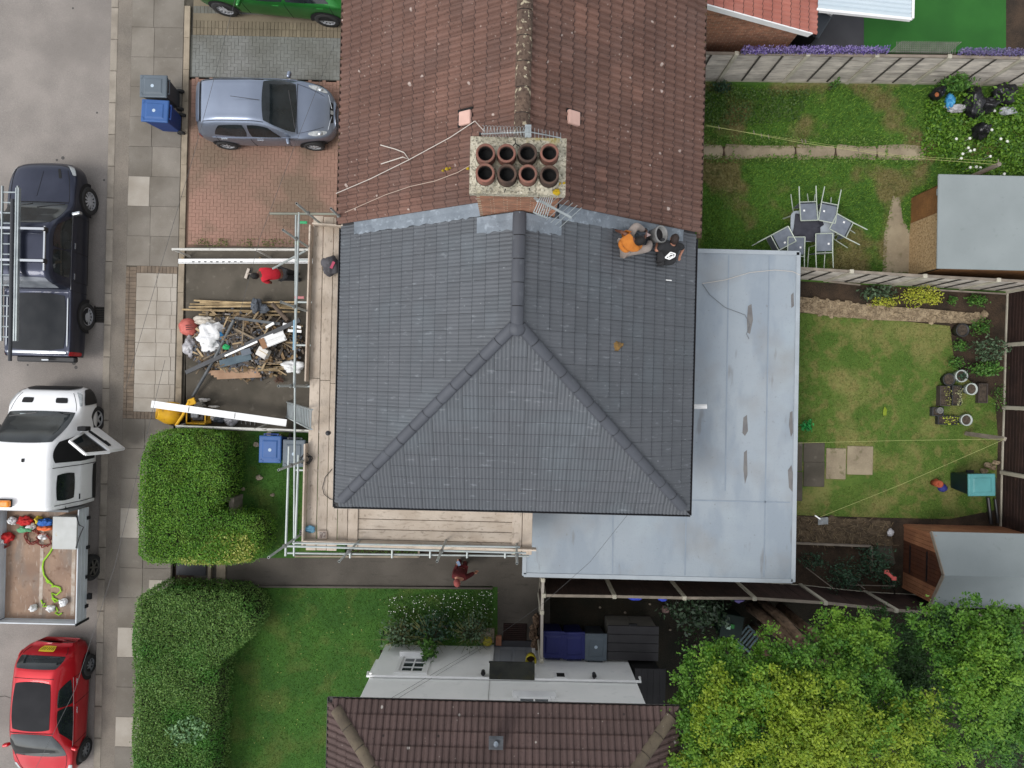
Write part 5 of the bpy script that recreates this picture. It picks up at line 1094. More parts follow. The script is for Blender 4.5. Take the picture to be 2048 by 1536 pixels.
mirrors(q, pk, .275, .57, M_chr, .24); q.seam(pk, .05, .39, .215, .40, .006); MB().bar(q.pt(.228, -.33) + Vector((0, 0, .02)), q.pt(.25, -.02) + Vector((0, 0, .02)), .02, .012).bar(q.pt(.228, .05) + Vector((0, 0, .02)), q.pt(.25, .34) + Vector((0, 0, .02)), .02, .012).build('wiper', M_gut, pk, world=False)
for s in (.385, .54):
    z = 1.93; x = 5.3 / 2 - s * 5.3; MB().bar((x, -.69, z), (x, .7, z), .06, .03).build('roof_bar', M_chr, pk, world=False)
    for sg in (1, -1): MB().box((x, sg * .65, 1.84), (.12, .09, .16)).build('bar_foot', M_gut, pk, world=False, bevel=.015)
for sg in (1, -1): MB().bar((.7, sg * .64, 1.83), (-.45, sg * .64, 1.83), .04, .04).build('roof_rail', M_chr, pk, world=False)
MB().box((-2.72, 0, .62), (.16, 1.6, .18)).build('rear_bumper', mat('dark bumper', (.02, .02, .022), rough=.4), pk, world=False, bevel=.03)
MB().box((-2.74, -.1, .85), (.05, .2, .08)).build('tow_badge', M_chr, pk, world=False, bevel=.01)
z = 2.0
def lad2(label, xa, xb, ya, yb, z, n):
    a, b = at(xa, ya, z), at(xa + (xb - xa) * 0, yb, z)
    p0 = (at(xa, ya, z) + at(xb, ya, z)) / 2; p1 = (at(xa - 2, yb, z) + at(xb - 2, yb, z)) / 2
    return ladder('ladder', label, p0, p1, abs(at(xb, ya, z).x - at(xa, ya, z).x), n, M_alu, r=.018)
lad2('wide white runged extension ladder on the pickup rack', 5, 36, 372, 682, 2.02, 15)
solo('ladder_rail', MB().bar(at(38, 376, 2.04), at(33, 682, 2.04), .05, .09).bar(at(33, 376, 2.08), at(28, 682, 2.08), .03, .05), M_alu, 'folded aluminium ladder section beside the wide ladder on the pickup', 'ladder')
solo('roof_pipe', MB().tube([at(25, 398, 2.1), at(20, 722, 2.1)], .045, 10), mat('grey black pipe', S(62, 64, 68)), 'long dark grey pipe lying between the ladders on the pickup rack', 'pipe')

# white tipper
P_wht = paint('white', (.82, .82, .82), (.78, .78, .78))
Wt = [(0, .62), (.02, .8), (.07, .92), (.16, .99), (.4, 1.0), (.95, 1.0), (1, .98)]
Tt = [(0, .75), (.02, .95), (.07, 1.10), (.2, 1.26), (.3, 1.56), (.42, 1.95), (.5, 2.10), (.6, 2.16), (.97, 2.16), (1, 2.1)]
Bt = [(0, .6), (.04, .9), (.2, 1.16), (.5, 1.24), (1, 1.26)]
Rt = [(0, .45), (.04, .7), (.1, .8), (.2, .86), (.4, .82), (.55, .80), (1, .80)]
tk = thing('tipper_truck', 'white double cab dropside tipper with its kerb side door open', 'truck', (-12.52, -3.45, .1), R(90)); q = Shell(3.15, Wt, Tt, Bt, Rt, .4)
XO = 1.5
b = q.body(P_wht, tk, 60)
q.seam(tk, .05, .35, .20, .40, .006); MB().bar(q.pt(.215, -.34) + Vector((0, 0, .02)), q.pt(.25, -.04) + Vector((0, 0, .02)), .025, .012).bar(q.pt(.215, .04) + Vector((0, 0, .02)), q.pt(.25, .34) + Vector((0, 0, .02)), .025, .012).build('wiper', M_gut, tk, world=False)
q.patch('windscreen', M_vgl, tk, [(.205, -.43), (.45, -.37), (.45, .37), (.205, .43)], .008, 10, 16)
q.patch('bonnet_vent', M_seam, tk, [(.09, .12), (.135, .12), (.135, .26), (.09, .26)], .008, 3, 4, both=True); q.patch('headlight', M_lamp, tk, [(.04, .42), (.16, .52), (.16, .62), (.06, .6)], .01, both=True)
q.patch('bumper', mat('black bumper', (.015, .015, .016), rough=.5), tk, [(.0, -.72), (.03, -.3), (.03, .3), (.0, .72)], .03, 4, 14); q.patch('front_trim', MATS['black bumper'], tk, [(.02, .64), (.16, .66), (.12, .98), (.02, .95)], .02, both=True)
q.patch('door_opening', MATS['dark interior'], tk, [(.33, -.9), (.62, -.9), (.62, -.40), (.44, -.40)], .008); q.patch('side_window', M_vgl, tk, [(.34, .56), (.44, .42), (.60, .415), (.60, .56)], .008)
q.patch('side_window', M_vgl, tk, [(.71, .56), (.71, .43), (.93, .43), (.93, .56)], .008, both=True); q.seam(tk, .655, .4, .655, .95, .01); q.seam(tk, .655, -.4, .655, -.95, .01, False)
q.seam(tk, .965, .42, .965, .95, .01); q.seam(tk, .90, .66, .945, .66, .018, True, M_seam, 'handle', 3); q.patch('side_trim', MATS['black bumper'], tk, [(.66, .80), (.97, .80), (.97, .9), (.66, .9)], .01, both=True)
q.seam(tk, .66, -.37, .66, .37, .005, False, mat('roof seam', (.6, .6, .6))); q.patch('roof_cap', M_seam, tk, [(.575, -.075), (.605, -.075), (.605, -.045), (.575, -.045)], .02, 2, 2)
for ch_ in [tk]:
    for o in ch_.children: o.location.x += XO
MB().bb((-3.1, -.45, .45), (2.6, .45, .62)).build('chassis', M_seam, tk, world=False)
for x, tw in ((2.2, False), (-1.92, True)):
    pass
wheels(tk, (2.2,), .99, .36, .22, mat('white steel wheel', S(190, 190, 190), rough=.5), 5); wheels(tk, (-1.95,), .98, .36, .34, mat('dark steel wheel', S(96, 92, 86), rough=.7), 6)
MB().lathe([(.02, 0)], (0, 0, 0), 3)
M_bed = mat('rusty scuffed bed floor', S(168, 140, 118), S(142, 116, 98), 1.6, .8, .3, 30, layers=[('n', 1.4, .52, .68, S(132, 124, 116), .7, (1.5, .6, 1)), ('n', 9, .6, .72, S(196, 184, 170), .5, (2, .5, 1)), ('n', 5, .6, .7, S(110, 78, 58), .6)])
bz, bx0, bx1, bw = .98, -3.2, -.16, 1.06
MB().bb((bx0, -bw, bz - .14), (bx1, bw, bz)).build('bed_floor', M_bed, tk, world=False)
MB().bb((bx0 + .1, -.82, bz + .001), (bx1 - .5, -.72, bz + .006)).bb((bx0 + .1, .05, bz + .001), (bx1 - .4, .14, bz + .005)).build('floor_scuff', mat('pale scuff', S(200, 190, 178), S(168, 150, 132), 6), tk, world=False)
M_ds = mat('white dropside', S(214, 220, 224), S(196, 202, 208), 2, .45)
for sg in (1, -1):
    for k in range(3): MB().bb((bx0, sg * bw, bz - .1 + k * .152), (bx1, sg * (bw + .035), bz + .046 + k * .152)).build('dropside_board', M_ds, tk, world=False, bevel=.008)
    for k in range(4): MB().box((bx0 + .35 + k * .8, sg * (bw + .05), bz - .06), (.09, .04, .12)).build('hinge', M_seam, tk, world=False)
for k in range(3): MB().bb((bx0 - .035, -bw, bz - .1 + k * .152), (bx0, bw, bz + .046 + k * .152)).build('tailboard', M_ds, tk, world=False, bevel=.008)
for sg in (1, -1): MB().bb((bx0 - .06, sg * bw - .02, bz - .2), (bx0 - .0, sg * (bw + .05), bz + .38)).build('corner_post', M_seam, tk, world=False); MB().box((bx0 + .6, sg * (bw + .09), bz - .12), (.16, .1, .08)).build('latch', M_seam, tk, world=False)
MB().bb((bx1, -bw, bz), (bx1 + .05, bw, bz + .75)).build('headboard', mat('grey headboard', S(120, 122, 124)), tk, world=False)
MB().bb((bx1 + .06, -.9, .6), (bx1 + .16, .9, 1.6)).build('cab_gap', M_seam, tk, world=False)
bc = MB().box((-.05 + .18, .28, 2.31), (.17, .44, .13)).build('beacon', mat('orange beacon', (.85, .28, .02), (.7, .2, .02), 20, .3), tk, world=False, bevel=.04, seg=2); bc.location.y = -.0
MB().box((.13, .28, 2.22), (.2, .4, .06)).build('beacon_base', M_seam, tk, world=False)
# open door: hinge at the A pillar, swung outwards
hd = Vector((1.95, -1.0, 0)); tip = Vector((1.24, -1.98, 0)); dd = (tip - hd).normalized(); nn_ = Vector((-dd.y, dd.x, 0))
ln_ = .98
def dp(a, z, o=0): v = hd + dd * a + nn_ * o; return Vector((v.x, v.y, z))
dm = MB(); lean_ = -.10
dm.bar(dp(0, .82), dp(ln_, .82), .09, .78)
d_ = dm.build('door', P_wht, tk, world=False, bevel=.03, seg=2)
inn = Vector((.0, .18, 0))
up0, up1, up2, up3 = dp(.12, 1.2), dp(.42, 1.9) + inn, dp(.96, 1.95) + inn, dp(ln_, 1.2)
fr = MB(); fr.bar(up0, up1, .06, .06, nn_).bar(up1, up2, .06, .06, nn_).bar(up2, up3, .06, .06, nn_).build('window_frame', P_wht, d_, world=False)
MB().add([up0, up1, up2, up3], [(0, 1, 2, 3)]).build('window_glass', M_vgl, d_, world=False)
MB().bar(dp(.15, 1.05, .05), dp(.8, 1.0, .05), .05, .1).bar(dp(.6, .95, .06), dp(.8, .98, .06), .04, .06).build('handle', M_seam, d_, world=False)
for sg in (1, -1):
    p = Vector((2.0, sg * 1.12, 1.35)); MB().bar((2.0, sg * .98, 1.25), p, .05, .05).box(p + Vector((0, sg * .08, .02)), (.12, .24, .24)).build('mirror', M_seam, tk, world=False, bevel=.03, seg=2)
for k in range(3): MB().box((2.3 - k * .13, .45 - k * .1, 1.32 + k * .02), (.14, .16, .04)).build('dashboard_item', mat('pale paper', S(170, 184, 186)), tk, world=False)
# load on the bed
ZB = .1 + bz
tbx = thing('tool_box', 'pale grey metal box strapped on the kerb side of the truck bed', 'box', at(137, 1066, ZB))
a, b = at(107, 1034, ZB + .42), at(152, 1098, ZB + .42); M_gbx = mat('pale grey metal', S(196, 198, 196), S(180, 182, 178), 2, .5, layers=[('n', 9, .68, .74, S(196, 178, 110), .6)])
MB().bb((a.x, b.y, ZB + .005), (b.x, a.y, ZB + .38)).build('body', M_gbx, tbx, bevel=.01); MB().bb((a.x - .015, b.y - .015, ZB + .38), (b.x + .015, a.y + .015, ZB + .43)).build('lid', M_gbx, tbx, bevel=.01)
solo('black_strap', MB().tube([at(153, 1032, 1.5), at(158, 1050, 1.6), at(167, 1054, 1.55), at(158, 1075, 1.55), at(152, 1096, 1.5)], .016, 6), M_gut, 'black ratchet strap over the dropside beside the pale metal box', 'strap')
M_lime = mat('lime webbing', S(176, 226, 60), S(150, 206, 50), 10, .8)
solo('lime_strap', MB().tube([at(x, y, ZB + .03) for x, y in [(107, 1092), (100, 1105), (87, 1122), (85, 1135), (88, 1150), (95, 1160), (100, 1163), (95, 1166), (92, 1161), (104, 1168), (108, 1174), (103, 1174), (110, 1172), (120, 1175), (122, 1182), (113, 1190), (103, 1186), (106, 1196), (118, 1202), (110, 1204), (104, 1196)]], .022, 6), M_lime, 'long lime green strap snaking over the rusty truck bed', 'strap')
solo('lime_strap', MB().tube([at(x, y, ZB + .03) for x, y in [(82, 1200), (85, 1208), (90, 1206), (86, 1214), (94, 1212)]], .02, 6), M_lime, 'small scrap of lime strap near the bed middle', 'strap')
solo('lime_strap', MB().tube([at(x, y, ZB + .03) for x, y in [(112, 1214), (116, 1222), (110, 1226), (118, 1230), (124, 1226)]], .02, 6), M_lime, 'knotted lime strap end by the tailboard', 'strap')
M_rope = mat('red brown rope', S(150, 70, 60), S(120, 56, 48), 10, .85)
for j, (cx, cy, r_, n_, lab) in enumerate([(68, 1072, .22, 3, 'tangled red brown rope coil in the middle of the truck bed'), (90, 1080, .2, 2, 'loose red brown rope loops beside the pale metal box'), (6, 1085, .2, 3, 'dark red rope coil at the left edge of the bed')]):
    c = at(cx, cy, ZB); pts = [c + Vector((math.cos(i * .45) * r_ * random.uniform(.6, 1.15), math.sin(i * .45) * r_ * random.uniform(.6, 1.1), .03 + .03 * (i % 3))) for i in range(14 * n_)]
    solo('rope_coil', MB().tube(pts, .016, 5), M_rope, lab, 'rope')
M_clo = {'red': mat('red cloth', (.5, .02, .02), (.38, .015, .015), 8, .85), 'blue': mat('blue cloth', (.03, .12, .4), rough=.8), 'orange': mat('orange cloth', (.7, .16, .05), rough=.8), 'green': mat('green cloth', (.1, .3, .15), rough=.8), 'white': mat('white bag plastic', (.75, .75, .74), (.66, .66, .66), 5, .5), 'yel': mat('yellow webbing', (.65, .5, .05), rough=.8)}
for cx, cy, sx, sy, k, lab in [(52, 1043, .22, .13, 'red', 'crumpled red bag against the truck headboard'), (24, 1042, .1, .1, 'white', 'small white packet against the truck headboard'), (90, 1044, .2, .1, 'blue', 'bundle of blue straps against the truck headboard'), (76, 1040, .07, .1, 'yel', 'bundle of yellow webbing against the truck headboard'), (90, 1056, .2, .06, 'orange', 'strip of orange cloth before the blue straps'), (50, 1058, .2, .09, 'green', 'green tarpaulin scrap on the truck bed'), (62, 1052, .09, .09, 'white', 'white crumpled wrapper among the ropes'), (85, 1073, .09, .08, 'white', 'white cup among the ropes by the metal box'), (14, 1075, .16, .14, 'red', 'red cloth bundle at the left edge of the bed'), (5, 1082, .09, .1, 'white', 'white tub on the red bundle at the bed edge'), (102, 1217, .1, .08, 'white', 'white bottle lying near the tailboard'), (126, 1205, .1, .1, 'white', 'clear plastic lid on the bed near the tailboard'), (66, 1216, .08, .08, 'white', 'crumpled paper on the bed near the tailboard')]:
    solo('bundle', MB().crumple(tuple(at(cx, cy, ZB + .1)), (sx, sy, .11), cx, .5, -.09), M_clo[k], lab, 'bundle', smooth=True)

# ------------------------------------------------------------------ wheelie bins
def bin_proto(cm, lm, sticker=None, body_h=1.0):
    t = thing('wheelie_bin', '', 'bin'); V = []
    for z, sx, sy in ((.06, .22, .25), (.9, .27, .33), (.96, .285, .345), (body_h, .285, .345)): V += [(-sx, -sy, z), (sx, -sy, z), (sx, sy, z), (-sx, sy, z)]
    MB().add(V, [(3, 2, 1, 0), (12, 13, 14, 15)] + [(i * 4 + j, i * 4 + (j + 1) % 4, i * 4 + 4 + (j + 1) % 4, i * 4 + 4 + j) for i in range(3) for j in range(4)]).build('body', cm, t, world=False, bevel=.025, seg=2)
    V = []
    for z, s in ((body_h + .002, 1), (body_h + .035, 1), (body_h + .05, .93), (body_h + .05, .66), (body_h + .068, .6)): V += [(-.30 * s, -.37 * s, z), (.30 * s, -.37 * s, z), (.30 * s, .36 * s, z), (-.30 * s, .36 * s, z)]
    l = MB().add(V, [(16, 17, 18, 19)] + [(i * 4 + j, i * 4 + (j + 1) % 4, i * 4 + 4 + (j + 1) % 4, i * 4 + 4 + j) for i in range(4) for j in range(4)]).build('lid', lm, t, world=False, bevel=.012, seg=2)
    MB().tube([(-.2, .40, body_h - .03), (.2, .40, body_h - .03)], .018, 8).bar((-.18, .33, body_h - .03), (-.18, .41, body_h - .03), .04, .04).bar((.18, .33, body_h - .03), (.18, .41, body_h - .03), .04, .04).build('handle', cm, t, world=False)
    for sg in (-1, 1):
        MB().box((sg * .22, -.31, body_h + .05), (.10, .05, .02), Euler((0, 0, sg * .6))).build('lid_grip', lm, l, world=False, bevel=.008)
        MB().tube([(sg * .22, .28, .1), (sg * .28, .28, .1)], .1, 14).build('wheel', M_tyre, t, world=False)
    if sticker: MB().disc((0, -.02, body_h + .0695), .045, 12).build('sticker', sticker, l, world=False)
    return t
def plastic(n, a): return mat('bin plastic ' + n, a, tuple(x * .85 for x in a), 3, .5, .08, 40)
M_stk = mat('pale sticker', S(190, 206, 220))
bB = bin_proto(plastic('blue', S(34, 74, 150, .6)), plastic('blue lid', S(60, 108, 176, .6)), M_stk)
bG = bin_proto(plastic('grey', S(70, 76, 84, .6)), plastic('grey lid', S(112, 124, 134, .6)), M_stk)
bN = bin_proto(plastic('dark blue', S(30, 36, 92, .7)), plastic('dark blue lid', S(42, 48, 116, .7)))
bT = bin_proto(plastic('dark green', S(20, 48, 48, .6)), plastic('teal lid', S(96, 170, 170, .6)))
def put(o, px, py, rz, label, first=False, h=1.05):
    c = o if first else copy_tree(o); p = at(px, py, h); c.location = (p.x, p.y, G); c.rotation_euler = (0, 0, R(rz)); c['label'] = label; c['group'] = 'wheelie bins'; return c
put(bB, 317, 227, -92, 'blue wheelie bin on the pavement beside the grey one', True)
put(bG, 314, 178, -90, 'grey wheelie bin on the pavement above the blue one', True)
put(bB, 545, 897, 0, 'blue wheelie bin on the shaded grass beside the west scaffold')
put(bG, 592, 905, 0, 'grey wheelie bin half hidden under the west scaffold boards')
put(bN, 1105, 1285, 180, 'dark blue wheelie bin against the white wall next to the narrow fence', True)
put(bN, 1147, 1287, 182, 'dark blue wheelie bin with a white dot between another blue bin and a grey bin')
put(bG, 1190, 1290, 180, 'grey wheelie bin between a dark blue bin and the large storage box')
put(bT, 1955, 968, -88, 'dark green wheelie bin with teal lid on the back lawn', True)
d = at(1150, 1299, 1.13); solo('white_dot', MB().disc((0, 0, 0), .06, 12), M_white, 'white round sticker on a dark blue bin lid', 'sticker').location = d
sb = thing('storage_box', 'large outdoor storage box with pale front and dark grey lid', 'storage box', at(1262, 1288, G)); a, b = at(1215, 1250, 1.15), at(1316, 1322, 1.15)
MB().bb((a.x + .05, b.y + .05, G), (b.x - .05, a.y - .05, 1.12)).build('body', mat('pale grey plastic', S(150, 146, 136), S(136, 132, 122), 2, .6), sb, bevel=.02)
for k in range(4): y0_ = b.y + (a.y - b.y) * k / 4; MB().bb((a.x, y0_ + .004, 1.125), (b.x, y0_ + (a.y - b.y) / 4 - .004, 1.18)).build('lid_panel', mat('dark grey lid', S(66, 64, 66), S(56, 54, 56), 2, .55), sb, bevel=.01)
for k in range(2): w2 = (b.x - a.x - .1) / 2; MB().bb((a.x + .06 + k * w2, a.y - .05, G + .05), (a.x + .04 + (k + 1) * w2, a.y - .035, 1.08)).build('front_door', MATS['pale grey plastic'], sb)
MB().box(((a.x + b.x) / 2, a.y + .01, 1.12), (.22, .06, .08)).build('latch', M_gut, sb)
a, b = at(1278, 1325, 1.9), at(1335, 1420, 2.0); ls = thing('lean_to', 'dark grey boarded lean to roof beside the white house', 'lean-to', (a.x, b.y, 0))
for k in range(5): x0_ = 3.38 + k * .16; MB().bb((x0_, -8.6, 1.8), (x0_ + .155, -7.42 + .1, 1.84)).build('board', mat('dark grey board', S(44, 42, 44), S(36, 35, 37), 2, .7, rnd=.1), ls)
MB().bb((3.4, -8.6, 0), (4.1, -7.5, 1.79)).build('side_panel', M_dark, ls)
# ------------------------------------------------------------------ people
def skin(name, nodes, edges, m, par, sub=1):
    off = root_loc(par); keys = list(nodes); ix = {k: i for i, k in enumerate(keys)}
    me = bpy.data.meshes.new(name); me.from_pydata([Vector(nodes[k][0]) - off for k in keys], [(ix[a], ix[b]) for a, b in edges], []); me.materials.append(m)
    o = link(name, me, par); sk = o.modifiers.new('s', 'SKIN'); sk.use_smooth_shade = True
    for i, k in enumerate(keys):
        d = me.skin_vertices[0].data[i]; r = nodes[k][1]; d.radius = r if isinstance(r, tuple) else (r, r); d.use_root = (i == 0)
    s = o.modifiers.new('d', 'SUBSURF'); s.levels = sub; s.render_levels = sub; return o
M_skin = mat('skin', S(206, 150, 124), S(188, 130, 106), 20, .6); M_skin2 = mat('dark skin', S(120, 78, 60), S(104, 66, 52), 20, .6)
M_hair = mat('black hair', (.006, .005, .005), (.012, .009, .008), 60, .7, .5, 120); M_hairb = mat('dark brown hair', (.016, .009, .008), (.03, .018, .014), 60, .7, .5, 120)
def hand(nodes, edges, wrist, d, side, pre, curl=-.02):
    """palm, four fingers of different length and a thumb"""
    w_ = Vector(nodes[wrist][0]); d = Vector(d).normalized(); s = Vector(side); s = (s - d * s.dot(d)).normalized(); n = d.cross(s)
    nodes[pre + 'palm'] = (w_ + d * .05, (.036, .02)); edges.append((wrist, pre + 'palm'))
    for k, l in enumerate((.068, .078, .072, .055)):
        b = w_ + d * .085 + s * (.027 - k * .018); nodes[f'{pre}k{k}'] = (b, .0105); nodes[f'{pre}m{k}'] = (b + d * l * .55 + n * curl * .4, .0095); nodes[f'{pre}t{k}'] = (b + d * l * .95 + n * curl * 1.6, .008)
        edges += [(pre + 'palm', f'{pre}k{k}'), (f'{pre}k{k}', f'{pre}m{k}'), (f'{pre}m{k}', f'{pre}t{k}')]
    nodes[pre + 'th0'] = (w_ + d * .03 + s * .04, .012); nodes[pre + 'th1'] = (w_ + d * .062 + s * .062 + n * curl, .010); edges += [(pre + 'palm', pre + 'th0'), (pre + 'th0', pre + 'th1')]
def head(par, c, face, up, sm, hm, hat=None):
    """skull with nose, eyes, ears, mouth, joined in one mesh; hair as child"""
    c = Vector(c); f = Vector(face).normalized(); u = Vector(up); u = (u - f * u.dot(f)).normalized(); r = f.cross(u); Mx = Matrix((r, f, u)).transposed()
    V = []; nu, nv = 20, 14
    for i in range(nv + 1):
        a = PI * i / nv
        for j in range(nu):
            b = 2 * PI * j / nu; x, y, z = math.sin(a) * math.cos(b), math.sin(a) * math.sin(b), math.cos(a)
            wx = .078 * (1 - .22 * max(0, -z)); wy_ = .098; wz = .118
            p = Vector((x * wx, y * wy_, z * wz))
            if y > .86 and abs(x) < .3 and -.35 < z < .05: p.y += .024
            if y > .6 and -.75 < z < -.5: p.y += .008
            if abs(x) > .93 and abs(z) < .3: p.x *= 1.16
            V.append(c + Mx @ p)
    mb = MB().add(V, [(i * nu + j, (i + 1) * nu + j, (i + 1) * nu + (j + 1) % nu, i * nu + (j + 1) % nu) for i in range(nv) for j in range(nu)])
    hd_ = mb.build('head', sm, par, smooth=True)
    V = []; k = []
    for i in range(9):
        a = PI * .62 * i / 8
        for j in range(nu):
            b = 2 * PI * j / nu; x, y, z = math.sin(a) * math.cos(b), math.sin(a) * math.sin(b), math.cos(a); cut = .35 if y > .3 else 0
            z2 = max(z, cut) if y > .3 else z; V.append(c + Mx @ Vector((x * .088, y * .107 - .006, z2 * .128 + .004)))
    MB().add(V, [(i * nu + j, (i + 1) * nu + j, (i + 1) * nu + (j + 1) % nu, i * nu + (j + 1) % nu) for i in range(8) for j in range(nu)]).build('hair', hat or hm, hd_, smooth=True)
    for sg in (-1, 1): MB().blob(tuple(c + Mx @ Vector((sg * .032, .088, .006))), (.012, .009, .008), 1, 0, 8, 5).build('eye', M_gut, hd_)
    MB().bar(c + Mx @ Vector((-.022, .09, -.055)), c + Mx @ Vector((.022, .09, -.055)), .006, .008).build('mouth', mat('lip', S(150, 84, 76)), hd_)
def person(label, P, cl, hdir, hup, sm=M_skin, hm=M_hair, hand_d=None, slv=True, shoe=None, group=None, hat=None):
    """P: joint positions (world). cl: shirt material, trouser material"""
    zmin = min(v[2] for v in P.values()); root = thing('person', label, 'person', (P['pel'][0], P['pel'][1], zmin), 0, group)
    v = {k: Vector(x) for k, x in P.items()}; nk = v['chest'] + (v['head'] - v['chest']) * .5
    nodes = {'pel': (v['pel'], .10), 'ch': (v['chest'], .105), 'nk': (nk, .052), 'hd': (v['head'], .06)}; edges = [('pel', 'ch'), ('ch', 'nk'), ('nk', 'hd')]
    for s in 'lr':
        nodes['s' + s] = (v['sh' + s], .05); nodes['e' + s] = (v['el' + s], .040); nodes['w' + s] = (v['wr' + s], .029); edges += [('ch', 's' + s), ('s' + s, 'e' + s), ('e' + s, 'w' + s)]
        hand(nodes, edges, 'w' + s, v['wr' + s] - v['el' + s], v['head'] - v['wr' + s], 'h' + s)
        nodes['hp' + s] = (v['hp' + s], .075); nodes['k' + s] = (v['kn' + s], .055); nodes['a' + s] = (v['an' + s], .038); nodes['t' + s] = (v['to' + s], .036); edges += [('pel', 'hp' + s), ('hp' + s, 'k' + s), ('k' + s, 'a' + s), ('a' + s, 't' + s)]
    skin('body', nodes, edges, sm, root)
    head(root, v['head'], hdir, hup, sm, hm, hat)
    mid = v['pel'].lerp(v['chest'], .5) + Vector((0, 0, .03)); sn = {'ch': (v['chest'], (.15, .13)), 'mid': (mid, (.165, .135)), 'pel': (v['pel'], (.165, .14)), 'nk': (v['chest'].lerp(nk, .6), .075)}; se = [('ch', 'mid'), ('mid', 'pel'), ('ch', 'nk')]
    for s in 'lr':
        sn['s' + s] = (v['sh' + s], .078); sn['u' + s] = (v['sh' + s].lerp(v['el' + s], .75 if slv is True else .98), .066); se += [('ch', 's' + s), ('s' + s, 'u' + s)]
        if slv == 'long': sn['f' + s] = (v['el' + s].lerp(v['wr' + s], .95), .05); se += [('u' + s, 'f' + s)]
    skin('shirt', sn, se, cl[0], root, 2)
    tn = {'pel': (v['pel'], (.14, .12))}; te = []
    for s in 'lr': tn['h' + s] = (v['hp' + s], .105); tn['k' + s] = (v['kn' + s], .080); tn['a' + s] = (v['an' + s], .062); te += [('pel', 'h' + s), ('h' + s, 'k' + s), ('k' + s, 'a' + s)]
    skin('trousers', tn, te, cl[1], root, 2)
    for s in 'lr': skin('shoe', {'a': (v['an' + s] + Vector((0, 0, -.02)), .05), 't': (v['to' + s], .045)}, [('a', 't')], shoe or M_gut, root, 2)
    return root
M_or = mat('orange cotton', S(206, 128, 50, .8), S(186, 110, 42, .8), 6, .9, .3, 30); M_gt = mat('dusty grey cotton', S(170, 158, 150), S(146, 134, 126), 5, .9, .3, 30); M_bk = mat('black cotton', (.012, .012, .013), (.02, .02, .022), 6, .9, .3, 30)
M_rd = mat('red cotton', (.52, .015, .03), (.42, .012, .024), 6, .85, .3, 30); M_mr = mat('maroon cotton', (.11, .012, .014), (.08, .01, .011), 6, .9, .3, 30); M_dk = mat('charcoal cotton', (.02, .02, .022), (.03, .03, .032), 6, .9, .3, 30)
def up(p, h): return Vector(p) + Vector((0, 0, h))
def r1(px, py, h): return on_r1(px, py, h)
# orange shirt, sitting on the slope with knees apart
per1 = person('person in orange shirt and dusty trousers sitting on the slate grey roof', {
    'pel': r1(1245, 496, .16), 'chest': r1(1258, 484, .46), 'head': r1(1279, 482, .62), 'shl': r1(1256, 470, .46), 'shr': r1(1272, 497, .46), 'ell': r1(1243, 464, .34), 'wrl': r1(1236, 462, .12), 'elr': r1(1284, 487, .32), 'wrr': r1(1291, 473, .26),
    'hpl': r1(1248, 486, .17), 'hpr': r1(1252, 504, .17), 'knl': r1(1272, 451, .42), 'knr': r1(1297, 497, .40), 'anl': r1(1286, 460, .08), 'anr': r1(1300, 484, .08), 'tol': r1(1294, 460, .06), 'tor': r1(1308, 482, .06)}, (M_or, M_gt), (1, .2, -.8), (.6, .1, 1), sm=M_skin2)
per2 = person('person in black shirt with white back print crouching at the roof edge', {
    'pel': r1(1333, 520, .24), 'chest': r1(1340, 496, .46), 'head': r1(1349, 479, .60), 'shl': r1(1322, 494, .44), 'shr': r1(1360, 492, .44), 'ell': r1(1312, 502, .26), 'wrl': r1(1314, 488, .14), 'elr': r1(1366, 497, .30), 'wrr': r1(1362, 507, .2),
    'hpl': r1(1324, 518, .22), 'hpr': r1(1344, 519, .22), 'knl': r1(1324, 478, .34), 'knr': r1(1348, 486, .30), 'anl': r1(1322, 500, .07), 'anr': r1(1346, 504, .07), 'tol': r1(1322, 492, .05), 'tor': r1(1346, 494, .05)}, (M_bk, M_dk), (.2, 1, -.7), (.1, .5, 1), sm=M_skin, hm=M_hairb)
pr = MB()
lo = [(-.10, -.01), (.02, .07), (.11, .02), (.09, -.03), (-.02, -.06)]
c0 = r1(1340, 512, .63)
bn = Vector((.15, -.35, 1)).normalized(); bx_ = Vector((1, .25, 0)).normalized(); by_ = bn.cross(bx_)
for a_, b_ in [(0, 1), (1, 2), (2, 3), (3, 4), (4, 0)]: pr.bar(c0 + bx_ * lo[a_][0] + by_ * lo[a_][1], c0 + bx_ * lo[b_][0] + by_ * lo[b_][1], .024, .012, bn)
pr.bar(c0 + bx_ * -.05 + by_ * -.005, c0 + bx_ * .02 + by_ * .035, .02, .012, bn).bar(c0 + bx_ * .02 + by_ * .035, c0 + bx_ * .07 + by_ * .0, .02, .012, bn).bar(c0 + bx_ * -.04 + by_ * -.025, c0 + bx_ * .06 + by_ * -.02, .02, .012, bn)
pr.build('back_print', M_white, per2)
MB().tube([r1(1338, 491, .53), r1(1345, 494, .53), r1(1352, 490, .53)], .018, 6).build('collar', mat('orange collar', (.8, .28, .05)), per2)
bk = thing('bucket', 'grey rimmed builder bucket tilted between the two people on the roof', 'bucket', r1(1302, 473, .0)); bp = r1(1302, 473, .0); nrm_ = Vector((math.sin(R(34)), 0, math.cos(R(34)))); Rm = nrm_.to_track_quat('Z', 'Y').to_matrix().to_4x4()
MB().lathe([(.001, .02), (.12, .0), (.17, .27), (.175, .30), (.15, .30), (.14, .27), (.10, .05), (.001, .04)], bp, 22, Rm).build('shell', mat('grey bucket', S(150, 150, 148), S(120, 120, 118), 6, .6), bk, smooth=True)
MB().disc(bp, .145, 18, .2, Rm).build('mortar', mat('dark mortar', S(40, 36, 36), S(28, 26, 26), 10), bk)
